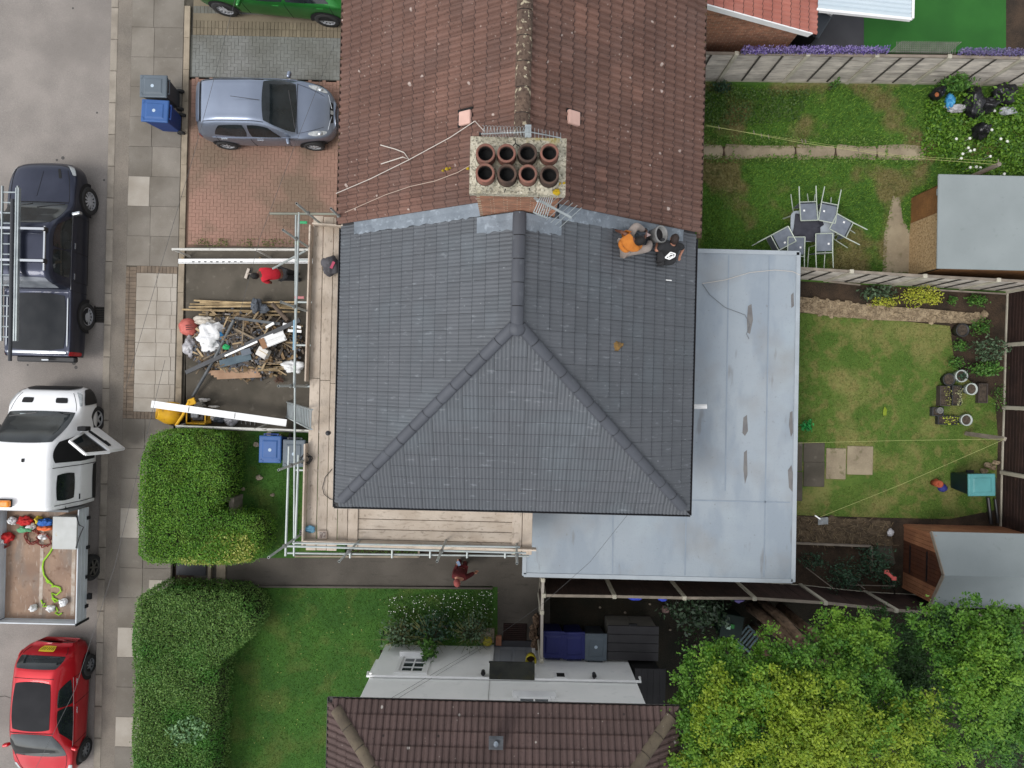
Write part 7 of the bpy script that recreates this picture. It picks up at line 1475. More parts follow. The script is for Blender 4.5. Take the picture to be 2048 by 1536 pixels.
lump(410, 708, .4, .36, .16, .15, mat('black rubble bag', S(52, 48, 46), S(36, 34, 33), 6, .5), 'dark rubble bag under the white sack', 'bag', 'bag', 8, .25)
lump(586, 734, .5, .3, .16, .16, M_clo['white'], 'white plastic bag at the bottom right of the heap', 'bag', 'bag', 9, .35)
lump(453, 694, .85, .1, .08, .07, mat('green bottle plastic', (.02, .32, .1)), 'small green bottle on the heap', 'bottle', 'bottle', 10, .2)
lump(440, 671, .85, .09, .09, .06, mat('blue packet', (.05, .25, .5)), 'small blue packet beside the white sack', 'packet', 'packet', 11, .2)
lump(512, 612, .55, .16, .22, .14, mat('grey felt piece', S(104, 110, 118), S(80, 86, 94), 5), 'folded grey felt piece on the top edge of the heap', 'felt', 'felt_piece', 12, .3)
lump(525, 618, .5, .18, .12, .1, MATS['grey felt piece'], 'second flatter felt piece right of the folded one', 'felt', 'felt_piece', 15, .3)
bxw = thing('foam_box', 'open white foam box with brown end on the heap', 'box', at(548, 678, .8)); rt = Euler((.1, .1, .42))
MB().box(at(548, 678, .98), (.62, .30, .04), rt).build('panel', M_white, bxw); MB().box(at(550, 673, 1.02), (.5, .07, .05), rt).box(at(552, 684, 1.02), (.5, .07, .05), rt).build('rib', M_white, bxw); MB().box(at(527, 687, 1.0), (.14, .28, .12), rt).build('end', mat('brown card', S(160, 120, 88)), bxw)
bxc = thing('carton', 'small white carton on the lower right of the heap', 'box', at(527, 706, .75)); MB().box(at(527, 705, .9), (.30, .26, .2), Euler((.1, -.1, -.5))).build('body', mat('white card', S(226, 222, 214, .8), S(206, 202, 196, .8), 5), bxc, bevel=.01); MB().box(at(527, 705, 1.005) , (.28, .02, .004), Euler((.1, -.1, -.5))).build('tape', mat('card tape', S(190, 170, 130)), bxc)
for x0, y0, x1, y1, lab in [(566, 648, 602, 655, 'white upvc strip at the right end of the heap'), (576, 661, 603, 663, 'shorter white upvc strip below the longer one'), (532, 655, 548, 646, 'thin white trim offcut in the middle of the heap')]: plank(x0, y0, x1, y1, 1.0, .07, .03, M_white, lab, None, None, 'trim_strip', 'trim')
plank(510, 738, 555, 752, .35, .05, .04, M_bat2, 'broken broom handle at the lower right of the heap', nm='broken_stick')
mb = MB()
for k in range(60): a = random.uniform(0, 6.28); c = at(558, 760, .3); mb.tube([c, c + Vector((math.cos(a) * random.uniform(.05, .17), math.sin(a) * random.uniform(.05, .14), random.uniform(-.05, .08)))], .006, 4)
solo('worn_broom', mb, mat('rusty bristle', S(112, 78, 60), S(84, 60, 48), 8), 'worn bristly broom head below the heap', 'broom head')

# railings, plastic boards, mixer
def railing(label, p, bases, tops, zr_, m, rails=(1.0, .86)):
    r = thing('railing', label, 'railing', at(*bases[0], G))
    for (bx_, by_), (tx, ty) in zip(bases, tops): MB().tube([at(bx_, by_, G), at(tx, ty, zr_)], .03, 8).build('post', m, r)
    for i, z in enumerate(rails): MB().tube([at(p[0][0], p[0][1] + i * 1.2, z), at(p[1][0], p[1][1] + i * 1.2, z)], .026, 8).build('rail', m, r)
    return r
M_rw = mat('chipped white paint', S(222, 220, 212, .8), S(206, 204, 196, .8), 5, .5, .1, 30, layers=[('n', 9, .62, .7, S(120, 112, 102), .8)])
railing('white tubular railing between red drive and concrete drive', ((344, 498), (640, 499)), [(380, 513), (541, 515), (690, 514)], [(345, 498), (511, 499), (662, 499)], 1.05, M_rw, (1.05, .8))
railing('chipped white railing between concrete drive and hedge garden', ((352, 852), (640, 862)), [(376, 846), (540, 846), (670, 848)], [(355, 853), (512, 858), (650, 862)], 1.05, M_rw, (1.05, .8, .6))
fb = thing('fascia_board', 'white plastic fascia board with slots laid below the white railing', 'board', at(480, 522, .6)); MB().bar(at(357, 522.5, .62), at(640, 522, .62), .13, .02).build('face', M_white, fb); MB().bar(at(357, 525.5, .6), at(640, 525, .6), .02, .06).build('lip', M_white, fb)
mb = MB()
for k in range(9): x = 384 + k * 12; mb.bar(at(x, 523.5, .633), at(x + 5, 523.5, .633), .022, .004)
mb.build('slot', M_seam, fb)
for x in (365, 520, 632): MB().bar(at(x, 517, G), at(x, 517, .6), .06, .06).build('block', M_bat2, fb)
fb2 = thing('fascia_board', 'long white plastic board lying slanted over the yellow mixer', 'board', at(440, 826, .8)); MB().bar(at(303, 808, 1.0), at(573, 846, .9), .19, .03).build('face', M_white, fb2); mb = MB()
for x, y in ((378, 818.6), (470, 831.5)): mb.bar(at(x + 1, y - 5.5, .975 if x < 400 else .95) + Vector((0, 0, .03)), at(x - 1, y + 5.5, .975 if x < 400 else .95) + Vector((0, 0, .03)), .01, .006)
mb.build('joint', M_seam, fb2)
for x, y in ((320, 812), (560, 842)): MB().bar(at(x, y, G), at(x, y, .88), .05, .05).build('prop', M_rail, fb2)
M_yel = mat('yellow machine paint', (.72, .40, .015), (.6, .32, .012), 6, .5, .1, 30, layers=[('n', 12, .62, .72, S(110, 90, 70), .6)]); M_rb = mat('dark red brown rubber', S(52, 34, 30), S(40, 28, 26), 5, .8)
mx = thing('cement_mixer', 'yellow cement mixer tipped beside the clipped hedge', 'cement mixer', at(345, 835, G)); dc = at(341, 826, .62); ax = Vector((-.75, .1, .55)).normalized(); Mq = ax.to_track_quat('Z', 'Y').to_matrix().to_4x4()
MB().lathe([(.001, -.34), (.16, -.33), (.30, -.18), (.32, .0), (.30, .12), (.20, .32), (.205, .34), (.18, .34), (.27, .12), (.285, .0), (.12, -.28), (.001, -.29)], dc, 22, Mq).build('drum', M_yel, mx, smooth=True)
MB().tube([at(378, 803, .95), at(366, 830, .95), at(352, 851, .95)], .04, 8).tube([at(378, 803, .95), at(384, 806, .4), at(384, 808, G)], .03, 8).tube([at(352, 851, .95), at(358, 846, .4), at(362, 842, G)], .03, 8).build('frame', M_yel, mx)
MB().tube([dc + ax * -.34, at(385, 808, .8)], .035, 8).box(at(384, 803, .85), (.18, .17, .2), Euler((.2, .3, .4))).build('motor', M_yel, mx, bevel=.03)
MB().blob(tuple(at(355, 840, .3)), (.34, .22, .18), 4, .3, 14, 8).build('cover', M_rb, mx, smooth=True)
for sg in (0, 1): MB().tube([at(352 + sg * 22, 848 - sg * 34, G + .12), at(354 + sg * 22, 849 - sg * 34, G + .12)], .13, 14).build('wheel', M_tyre, mx)
gn = thing('generator', 'yellow framed generator between mixer and long white board', 'generator', at(398, 832, G)); gc = at(397, 833, .4)
MB().box(gc + Vector((0, 0, -.08)), (.36, .24, .26)).build('engine', mat('engine grey', S(88, 76, 74), S(60, 54, 54), 9, .5), gn, bevel=.03)
for dx in (-.26, .26): MB().tube([gc + Vector((dx, -.19, -.2)), gc + Vector((dx, -.19, .16)), gc + Vector((dx, .19, .16)), gc + Vector((dx, .19, -.2))], .022, 8).build('frame', M_yel, gn)
for dy in (-.19, .19): MB().tube([gc + Vector((-.26, dy, .16)), gc + Vector((.26, dy, .16))], .028, 8).build('frame_bar', M_yel, gn)
MB().bb(tuple(gc + Vector((-.28, -.21, -.2))), tuple(gc + Vector((.28, .21, -.17)))).build('base', M_yel, gn); MB().box(gc + Vector((-.05, .05, .12)), (.2, .16, .08)).build('fuel_tank', mat('pale tank', S(168, 172, 178)), gn, bevel=.02)
for px, py, sx, sy, m, lab in [(400, 809, .15, .1, 'pale grey plastic', 'pale grey can beside the yellow mixer motor'), (437, 838, .16, .11, 'grey felt piece', 'grey tool bag beside the generator'), (428, 836, .08, .07, 'white card', 'small white tub beside the grey tool bag'), (462, 843, .18, .13, 'clear plastic', 'clear plastic bag under the long white board'), (408, 800, .16, .05, 'white card', 'white curved offcut by the yellow motor'), (428, 813, .14, .03, 'white card', 'thin white offcut above the long board')]:
    lump(px, py, .34, sx, sy, .12, MATS[m], lab, 'waste', 'site_waste', int(px), .3)
mb = MB()
for k in range(4): mb.bar(at(483 + k * 9, 838 + k, G + .02), at(483 + k * 9, 848 + k, G + .02), .03, .03)
solo('chain_fence', mb, M_clip, 'small grey steel steps lying below the long white board', 'steel steps')
# things on the scaffold boards
lump(661, 531, PZ + .16, .2, .22, .14, mat('grey tool bag cloth', S(98, 96, 100), S(74, 72, 76), 5, .8), 'grey tool bag with pink mark on the scaffold boards', 'bag', 'tool_bag', 21, .22)
solo('pink_mark', MB().box(at(665, 530, PZ + .31), (.06, .16, .01), Euler((0, 0, -.4))), mat('pink print', S(196, 84, 110)), 'pink printed mark on the grey tool bag', 'mark')
mb = MB()
for k in range(14): a = random.uniform(0, 6.28); c = at(612, 918, PZ + .1); mb.tube([c + Vector((math.cos(a + j * .8) * .14 * random.uniform(.5, 1.2), math.sin(a + j * .8) * .12 * random.uniform(.5, 1.2), random.uniform(-.03, .08))) for j in range(5)], .007, 5)
solo('wire_tangle', mb, M_gut, 'dark tangle of wire on the west scaffold boards', 'wire')
solo('glove', MB().blob(tuple(at(619, 1058, PZ + .06)), (.13, .08, .05), 3, .4, 12, 7), mat('pale blue glove', S(130, 190, 220), S(110, 160, 190), 9), 'pale blue glove on the scaffold corner boards', 'glove', smooth=True)
solo('hand_tool', MB().blob(tuple(at(606, 1062, PZ + .05)), (.08, .05, .04), 6, .5, 10, 6), M_gut, 'small black tool beside the pale blue glove', 'tool')
cp = thing('food_box', 'small open card box with waste on the scaffold corner', 'box', at(645, 1070, PZ + .03)); MB().box(at(645, 1070, PZ + .05), (.2, .2, .06)).build('tray', mat('cream card', S(214, 196, 180)), cp, bevel=.015); MB().box(at(645, 1070, PZ + .083), (.14, .14, .01)).build('inside', mat('brown waste', S(88, 62, 58), S(190, 180, 170), 30), cp)
solo('spotlight', MB().tube([(EX0 - .1, at(657, 866, 4.7).y, 4.75), (EX0 - .0, at(657, 866, 4.7).y + .01, 4.75)], .03, 8).lathe([(.05, 4.66), (.055, 4.76), (.0, 4.78)], (at(657, 866, 4.7).x, at(657, 866, 4.7).y, 0), 10), M_gut, 'small black floodlight sticking out below the west gutter', 'light')
cable('thin black cable loop on the scaffold boards by the gutter corner', [at(664, 938, PZ + .04), at(650, 955, PZ + .04), at(645, 975, PZ + .04), at(648, 988, PZ + .04), at(660, 998, PZ + .04), at(668, 1000, PZ + .04)], M_gut, .008)
tag(solo('leaf_patch', MB().blob(tuple(on_r1(1232, 691, .02)), (.14, .09, .02), 5, .4, 14, 5), mat('ochre moss', S(150, 116, 60), S(104, 84, 56), 12, .95), 'ochre brown moss lump on the east slope of the slate roof', 'moss', smooth=True))
solo('white_scrap', MB().bar(on_r1(1332, 560, .03), on_r1(1343, 561, .03), .02, .01), M_white, 'tiny white scrap on the slate roof below the workers', 'scrap')

# ------------------------------------------------------------------ gate, wall, grate, post
gt = thing('gate', 'open brown slatted gate lying against the long hedge end', 'gate', at(385, 1178, G)); a = at(352, 1168, .95); b = at(420, 1165, .95)
for k in range(9): x0, x1 = 345 + k * 9, 350 + k * 7.6; MB().bar(at(372 + k * 6.2, 1163 + k * .2, G + .1), at(346 + k * 9, 1182 + k * .2, 1.0), .07, .02).build('slat', M_dw, gt)
MB().bar(at(342, 1184, 1.02), at(422, 1186, 1.02), .04, .06).bar(at(362, 1170, .5), at(424, 1171, .5), .04, .06).build('rail', M_rail, gt)
solo('gate_step', MB().bb(tuple(at(415, 1171, G + .10)), (at(431, 1110, 0).x, at(431, 1118, 0).y, .1)), M_edge, 'pale concrete gate sill between the two hedges', 'sill'); solo('gate_step', MB().bb(tuple(at(432, 1172, G + .04)), (at(458, 1110, 0).x, at(431, 1118, 0).y, .1)), M_edge, 'lower concrete slab behind the gate sill', 'slab')
for x0, x1, y0, y1, m, lab in [(298, 348, 1161, 1178, M_slabl, 'pale slab corner at the path entrance by the long hedge'), (352, 412, 1122, 1150, M_dpave, 'dark damp slab in front of the gate sill')]:
    a, b = at(x0, y1, G + .012), at(x1, y0, G + .012); solo('path_slab', MB().bb((a.x, a.y, .1), (b.x, b.y, G + .012)), m, lab, 'slab')
solo('wall_stub', MB().bar(at(455, 995, .5), at(478, 996, .5), .12, .7).bar(at(472, 1000, .5), at(473, 1028, .5), .12, .7), M_kerb, 'low concrete wall stub beside the clipped hedge notch', 'wall')
gr = thing('drain_grate', 'black slotted drain grate in the gutter by the pickup wheel', 'drain', at(202, 630, .1)); a, b = at(190, 645, .1), at(212, 614, .1); MB().bb((a.x, a.y, .05), (b.x, b.y, .1)).build('pit', M_dark, gr)
for k in range(9): y = a.y + (b.y - a.y) * (k + .5) / 9; MB().bb((a.x, y - .013, .09), (b.x, y + .013, .112)).build('bar', mat('cast iron', S(66, 60, 54), S(50, 46, 42), 9, .7), gr)
MB().bb((a.x - .03, a.y - .03, .09), (a.x, b.y + .03, .114)).bb((b.x, a.y - .03, .09), (b.x + .03, b.y + .03, .114)).build('frame', MATS['cast iron'], gr)
solo('stone', MB().blob(tuple(at(214, 685, .14)), (.05, .05, .04), 2, .3, 8, 5), M_white, 'small white stone in the gutter below the drain', 'stone')
for k, (px, py, r) in enumerate([(1112, 0, 0)]): pass
for px, py, r in [(538, 868, .08), (560, 872, .06), (512, 889, .09), (518, 955, .1), (486, 978, .06), (470, 1040, .07), (545, 990, .06)]: solo('stone', MB().blob(tuple(at(px, py, G + .02)), (r, r * .8, .05), int(px), .3, 9, 5), M_edge, 'small pale stone on the shaded grass by the scaffold', 'stone', 'stones on the shaded grass')

# ------------------------------------------------------------------ garden table with tipped chairs
M_gal = mat('pale metal frame', S(206, 214, 200), S(186, 196, 182), 3, .4, metal=.2); M_tex = mat('grey mesh fabric', S(128, 135, 146), S(114, 121, 132), 6, .7)
tbl = thing('garden_table', 'rounded grey garden table in the rough grass', 'table', at(1625, 452, G)); c = at(1625, 453, .9); P_ = []
for sx, sy, a0 in ((1, 1, 0), (-1, 1, 90), (-1, -1, 180), (1, -1, 270)):
    for k in range(6): a = R(a0 + k * 18); P_.append((c.x + sx * (.60 - .16) + math.cos(a) * .16, c.y + sy * (.42 - .16) + math.sin(a) * .16))
MB().prism(P_, .88, .91).build('table_top', mat('pale grey table', S(176, 184, 192), S(160, 168, 176), 3, .4), tbl, bevel=.006)
for sx, sy in ((1, 1), (-1, 1), (-1, -1), (1, -1)): MB().tube([(c.x + sx * .48, c.y + sy * .32, .88), (c.x + sx * .54, c.y + sy * .36, G)], .022, 8).build('leg', M_gal, tbl)
cv = pxpoly([(1591, 427), (1643, 434), (1647, 450), (1640, 455), (1641, 472), (1630, 484), (1605, 480), (1584, 474), (1588, 455)], .93); V = [Vector((p.x, p.y, .93 + random.uniform(0, .02))) for p in cv]; cc = sum(V, Vector()) / len(V) + Vector((0, 0, .04)); mb = MB(); n = len(V); RI = [cc.lerp(v, .6) + Vector((0, 0, .03 + random.uniform(-.02, .02))) for v in V]; DR = [v + Vector((0, 0, -.04)) for v in V]
mb.add([cc] + RI + V + DR, [(0, 1 + i, 1 + (i + 1) % n) for i in range(n)] + [(1 + i, 1 + n + i, 1 + n + (i + 1) % n, 1 + (i + 1) % n) for i in range(n)] + [(1 + n + i, 1 + 2 * n + i, 1 + 2 * n + (i + 1) % n, 1 + n + (i + 1) % n) for i in range(n)])
solo('table_cover', mb, mat('charcoal cover', S(62, 62, 72), S(48, 48, 58), 5, .7, .3, 20), 'crumpled charcoal cover spread over the garden table', 'cover')
def chair(label):
    t = thing('garden_chair', label, 'chair', (0, 0, 0), 0, 'garden chairs tipped against the table'); wd = .23
    MB().box((0, .0, .42), (.42, .44, .02)).build('seat', M_tex, t, world=False); MB().box((0, -.23, .70), (.42, .02, .46)).build('backrest', M_tex, t, world=False)
    for sg in (-1, 1):
        MB().tube([(sg * wd, -.30, 0), (sg * wd, -.25, .42), (sg * wd, -.24, .94)], .016, 8).build('back_leg', M_gal, t, world=False); MB().tube([(sg * wd, .28, 0), (sg * wd, .23, .42), (sg * wd, .18, .62), (sg * wd, -.24, .64)], .014, 8).build('front_leg', M_gal, t, world=False)
    MB().tube([(-wd, -.24, .94), (wd, -.24, .94)], .015, 8).tube([(-wd, -.25, .42), (wd, -.25, .42)], .013, 8).tube([(-wd, .23, .42), (wd, .23, .42)], .013, 8).build('frame_bar', M_gal, t, world=False)
    MB().box((.12, -.243, .66), (.05, .004, .05)).build('label', M_white, t, world=False); return t
ch0 = chair('')
# (pixel of back panel centre, direction of the legs in image degrees: 0 right, 90 up)
for k, (px, py, ang, lab) in enumerate([(1617, 424, 92, 'grey garden chair tipped on the top left of the table'), (1656, 427, 79, 'grey garden chair tipped on the top right of the table'), (1681, 451, -27, 'grey garden chair tipped on the right end of the table'), (1648, 485, -88, 'grey garden chair tipped on the bottom right of the table'), (1592, 492, -90, 'grey garden chair half hidden by the flat roof corner'), (1568, 476, 208, 'grey garden chair tipped on the left end of the table')]):
    o = ch0 if k == 0 else copy_tree(ch0); o['label'] = lab
    h = 1.0; p = at(px, py, h); out = Vector((math.cos(R(ang) + TH), math.sin(R(ang) + TH), 0)); rz_ = math.atan2(-out.y, -out.x) - PI / 2
    M3 = Matrix.Rotation(rz_, 4, 'Z') @ Matrix.Rotation(R(-84), 4, 'X'); loc = p - M3 @ Vector((0, -.23, .70)); o.matrix_world = Matrix.Translation(loc) @ M3

# ------------------------------------------------------------------ garden odds and ends
M_bag = mat('black bin bag', (.012, .012, .014), (.02, .02, .023), 6, .3, .6, 14)
for px, py, sx, sy, sd, lab in [(1945, 205, .24, .4, 3, 'large black rubbish bag below the grey fence'), (1970, 214, .28, .22, 5, 'flatter black rubbish bag right of the large one'), (2005, 190, .32, .26, 9, 'shiny black rubbish bag nearest the right edge'), (1962, 263, .2, .2, 11, 'small black rubbish bag alone in the weeds'), (1875, 187, .15, .14, 13, 'small dark bag with orange scrap by the fence')]: lump(px, py, .55, sx, sy, .3, M_bag, lab, 'rubbish bag', 'rubbish_bag', sd, .3)
lump(1900, 203, .5, .12, .2, .14, mat('blue plastic bag', S(90, 180, 226), S(60, 140, 200), 9, .4), 'bright blue plastic bag in the weeds', 'bag', 'plastic_bag', 4, .35); lump(1912, 216, .45, .28, .12, .14, MATS['clear plastic'], 'grey clear plastic bag below the blue one', 'bag', 'plastic_bag', 8, .35); lump(2015, 222, .5, .22, .1, .14, mat('white grey plastic', S(206, 210, 212), S(150, 154, 158), 9, .4), 'white and grey plastic sack below the shiny bag', 'sack', 'plastic_sack', 6, .35); lump(1874, 189, .75, .06, .06, .04, mat('orange scrap', S(170, 100, 60)), 'orange scrap on the small dark bag', 'scrap', 'scrap', 2, .2)
M_pw = mat('white pot', S(206, 214, 208), S(186, 194, 188), 4, .5); M_pb = mat('black pot', (.022, .022, .023), (.03, .03, .031), 5, .5); M_ps = mat('potting soil', S(92, 80, 68), S(62, 54, 46), 14, .95, .8, 30)
def pot(px, py, r, h, m, lab, plant=None):
    p = at(px, py, h); t = thing('plant_pot', lab, 'plant pot', (p.x, p.y, G)); MB().lathe([(.001, G), (r * .78, G), (r * .97, h - .03), (r, h), (r * .84, h), (r * .8, h - .05), (.001, h - .06)], (p.x, p.y, 0), 24).build('shell', m, t, smooth=True); MB().disc((p.x, p.y, 0), r * .82, 20, h - .045).build('soil', M_ps, t)
    if plant is not None: n = 60; d = rng.normal(0, r * .35, (n, 2)); leaves('plant', np.stack([p.x + d[:, 0], p.y + d[:, 1], h + rng.uniform(-.02, .12, n)], 1), .07, plant, t, .5)
    return t
pot(1926, 660, .19, .5, M_pb, 'round black pot on the edge of the patchy lawn'); pot(1899, 759, .18, .42, M_pb, 'round black pot left of the uppermost white pot'); pot(1924, 752, .175, .5, M_pw, 'uppermost white pot with a green plant', M_bl); pot(1944, 778, .17, .5, M_pw, 'white pot right of the black planters'); pot(1934, 840, .165, .45, M_pw, 'lowest white pot below the planters')
def planter(x0, y0, x1, y1, h, m, lab, plant=None):
    a, b = at(x0, y1, h), at(x1, y0, h); t = thing('planter', lab, 'planter', ((a.x + b.x) / 2, (a.y + b.y) / 2, G)); w_ = .03
    MB().bb((a.x, a.y, G), (a.x + w_, b.y, h)).bb((b.x - w_, a.y, G), (b.x, b.y, h)).bb((a.x + w_, a.y, G), (b.x - w_, a.y + w_, h)).bb((a.x + w_, b.y - w_, G), (b.x - w_, b.y, h)).build('box', m, t, bevel=.006); MB().bb((a.x + w_, a.y + w_, G), (b.x - w_, b.y - w_, h - .04)).build('soil', M_ps, t)
    if plant is not None: n = 70; leaves('plant', np.stack([rng.uniform(a.x + .1, b.x, n), rng.uniform(a.y + .02, b.y - .02, n), h + rng.uniform(-.02, .1, n)], 1), .05, plant, t, .5)
planter(1880, 772, 1901, 812, .4, mat('brown planter', S(84, 74, 68), S(68, 60, 56), 5, .7), 'brown rectangular planter left of the black one', mat('sparse leaf', S(120, 120, 60), S(150, 150, 80), attr='rnd')); planter(1904, 771, 1924, 811, .4, M_pb, 'black rectangular planter with pale seedlings', mat('pale seedling', S(150, 150, 110), S(190, 190, 140), attr='rnd')); planter(1957, 767, 1977, 806, .35, MATS['brown planter'], 'brown rectangular planter standing alone by the right fence'); planter(1865, 815, 1888, 832, .35, mat('dark grey planter', S(70, 70, 72), S(54, 54, 56), 5, .7), 'small dark grey planter above the long one'); planter(1876, 832, 1916, 849, .35, M_pb, 'long black planter with yellow leaves', mat('lime leaf', S(150, 170, 40), S(190, 200, 70), attr='rnd'))
pp = at(1882, 821, .45); solo('small_pot', MB().lathe([(.001, G), (.07, G), (.09, .42), (.06, .42), (.05, .38), (.001, .37)], (pp.x, pp.y, 0), 14), mat('grey pot', S(126, 126, 124)), 'small grey pot in the dark grey planter', 'plant pot')
tl = thing('watering_toy', 'small orange and blue plastic garden toy on the lawn', 'toy', at(1880, 970, G)); MB().lathe([(.001, G), (.08, G), (.10, .55), (.07, .55), (.001, .5)], tuple(at(1878, 968, .5).xy) + (0,), 14).build('body', mat('orange plastic', S(176, 84, 54)), tl, smooth=True); MB().blob(tuple(at(1885, 976, .25)), (.13, .12, .12), 2, .1, 12, 8).build('base', mat('blue plastic', S(56, 60, 140)), tl, smooth=True); MB().tube([at(1878, 968, .5), at(1872, 961, .3)], .06, 8).build('spout', MATS['orange plastic'], tl)
for px0, py0, px1, py1, m, lab in [(1590, 884, 1606, 942, M_conc, 'narrow dark slab against the flat roof wall, upper'), (1590, 944, 1606, 1002, M_conc, 'narrow dark slab against the flat roof wall, lower'), (1607, 886, 1650, 924, M_conc, 'dark square slab above the other dark one by the flat roof'), (1607, 925, 1650, 973, M_conc, 'dark square slab below the other dark one by the flat roof'), (1652, 897, 1693, 958, M_gpath, 'pale rectangular slab on the lawn next to dark slabs'), (1694, 893, 1747, 949, M_gpath, 'largest pale slab at the right end of the row on the lawn')]:
    a, b = at(px0, py1, G + .03), at(px1, py0, G + .03); solo('patio_slab', MB().bb((a.x, a.y, .08), (b.x, b.y, G + .03)), m, lab, 'slab', bevel=.012)
# rubble edging strip and beds
rbp = MB(); pts = pxpoly([(1590, 592), (1670, 602), (1760, 612), (1860, 618), (1970, 628), (1965, 648), (1860, 644), (1760, 640), (1660, 632), (1590, 622)], G + .06)
rs = thing('stone_edging', 'rough pale rubble edging along the top of the lawn', 'edging', (pts[3].x, pts[3].y, G)); MB().prism(pts, .1, G + .05).build('bed', M_rubble, rs)
XY = scatter([(p.x, p.y) for p in pts], 300)
for x, y in list(zip(*XY))[:120]: r = random.uniform(.04, .13); MB().blob((x, y, G + .05), (r, r * random.uniform(.6, 1), r * .5), int(x * 1000) % 97, .3, 8, 5).build('stone', M_rubble, rs)
rb2 = thing('rubble_bed', 'bed of broken stones and dead stems below the lawn', 'rubble bed', at(1690, 1062, G)); pts = pxpoly([(1590, 1032), (1780, 1042), (1786, 1090), (1700, 1092), (1590, 1086)], G); MB().prism(pts, .1, G + .02).build('bed', mat('dull rubble', S(110, 94, 74), S(76, 64, 50), 6, .95, .9, 25), rb2)
XY = scatter([(p.x, p.y) for p in pts], 700)
for x, y in list(zip(*XY))[:150]: r = random.uniform(.03, .12); MB().blob((x, y, G + .02), (r, r * random.uniform(.6, 1), r * .5), int(x * 1000) % 89, .35, 8, 5).build('stone', MATS['dull rubble'], rb2)
mb = MB()
for x, y in list(zip(*XY))[150:330]: a = random.uniform(0, 6.28); l = random.uniform(.06, .2); mb.tube([(x, y, G + .05), (x + math.cos(a) * l, y + math.sin(a) * l, G + random.uniform(.06, .16))], .006, 4)
tag(mb.build('dead_stems', mat('dead stem', S(150, 130, 100), S(120, 104, 80), 9), rb2), kind='stuff')
solo('bed_edging', MB().bar(at(1590, 1086, .3), at(1740, 1092, .3), .05, .12).bar(at(1742, 1092, .3), at(1742, 1145, .3), .05, .12), M_rail, 'timber edging boards round the dark soil bed', 'edging')
solo('bed_slab', MB().prism(pxpoly([(1752, 1078), (1782, 1076), (1792, 1128), (1756, 1130)], G + .04), .1, G + .04), M_conc, 'stained slab beside the orange shed corner', 'slab', bevel=.015)
solo('lid', MB().box(at(1646, 1042, .3), (.28, .2, .03), Euler((.1, 0, .1))), mat('galvanised sheet', S(166, 170, 172), S(136, 140, 142), 9), 'small grey sheet on the rubble bed', 'sheet'); lump(1781, 1066, .35, .09, .1, .06, MATS['clear plastic'], 'crumpled clear bag by the orange shed corner', 'bag', 'bag', 4)
pp = thing('pink_pole', 'dark pole with pink T shaped top among the shrubs', 'pole', at(1786, 1180, G)); MB().tube([at(1790, 1190, G), at(1779, 1150, 1.15)], .018, 8).build('pole', M_gut, pp); MB().bar(at(1772, 1143, 1.2), at(1788, 1158, 1.2), .08, .05).box(at(1773, 1144, 1.22), (.12, .1, .05)).box(at(1788, 1157, 1.22), (.12, .1, .05)).build('top', mat('pink plastic', S(232, 110, 104)), pp, bevel=.01)
for x0, y0, x1, y1, lab in [(1612, 1135, 1668, 1178, 'thin pale stake leaning in the dark bed'), (1690, 1150, 1730, 1178, 'second thin stake behind the blue green shrub'), (1700, 1170, 1790, 1172, 'thin pale cane lying before the brown fence')]: solo('garden_stake', MB().tube([at(x0, y0, .3), at(x1, y1, .8)], .014, 6), M_rail, lab, 'stake')
solo('downpipe', MB().tube([at(1976, 995, .4), at(1982, 1048, .4)], .05, 8).tube([at(1990, 998, .35), at(1996, 1046, .35)], .04, 8), M_gut, 'pair of black pipes beside the teal lidded bin', 'pipe')
for px, py, r in [(1975, 930, .12), (1985, 935, .1), (1968, 942, .11), (1992, 925, .1)]: solo('stone', MB().blob(tuple(at(px, py, .25)), (r, r * .7, .08), int(px), .3, 9, 5), M_rubble, 'brown broken stone piled by the right fence above the teal bin', 'stone', 'stones by the right fence')
# back yard under the trees
cb_ = thing('compost_bin', 'dark green square compost bin with a green and white label', 'compost bin', at(1462, 1248, G)); p = at(1463, 1252, .8); MB().box((p.x, p.y, .5), (.55, .6, .62), Euler((0, 0, -.15))).build('body', mat('dark green plastic', S(22, 44, 38), S(16, 34, 30), 4, .5), cb_, bevel=.03); MB().box((p.x, p.y, .83), (.6, .64, .05), Euler((0, 0, -.15))).build('lid', MATS['dark green plastic'], cb_, bevel=.015)
MB().box(at(1457, 1255, .87), (.11, .10, .012), Euler((0, 0, -.15))).build('label', mat('pale label', S(190, 220, 200)), cb_); MB().box(at(1465, 1253, .87), (.10, .11, .012), Euler((0, 0, -.15))).build('label', mat('green label', S(60, 140, 70)), cb_)
bn_ = thing('garden_bench', 'grey green slatted bench tilted beside the compost bin', 'bench', at(1490, 1282, G)); M_bch = mat('grey green painted wood', S(96, 116, 120), S(78, 98, 104), 4, .6)
for k in range(5): MB().bar(at(1474 + k * 6, 1278 + k * 4.5, .75), at(1494 + k * 6, 1254 + k * 4.5, .75), .05, .025).build('slat', M_bch, bn_)
MB().bar(at(1470, 1278, .72), at(1500, 1306, .72), .06, .04).bar(at(1495, 1251, .72), at(1520, 1276, .72), .06, .04).build('rail', M_bch, bn_); MB().prism(pxpoly([(1464, 1296), (1474, 1282), (1494, 1296), (1480, 1306)], .7), .66, .7).build('seat', M_bch, bn_)
for x, y in ((1472, 1282), (1500, 1302), (1512, 1275)): MB().tube([at(x, y, .7), (at(x, y, .7).x, at(x, y, .7).y, G)], .03, 6).build('leg', M_bch, bn_)
solo('box_item', MB().box(at(1455, 1281, .45), (.3, .16, .3), Euler((0, 0, 1.0))), mat('dark box', S(48, 44, 34), S(70, 64, 40), 9), 'small dark box below the compost bin', 'box')
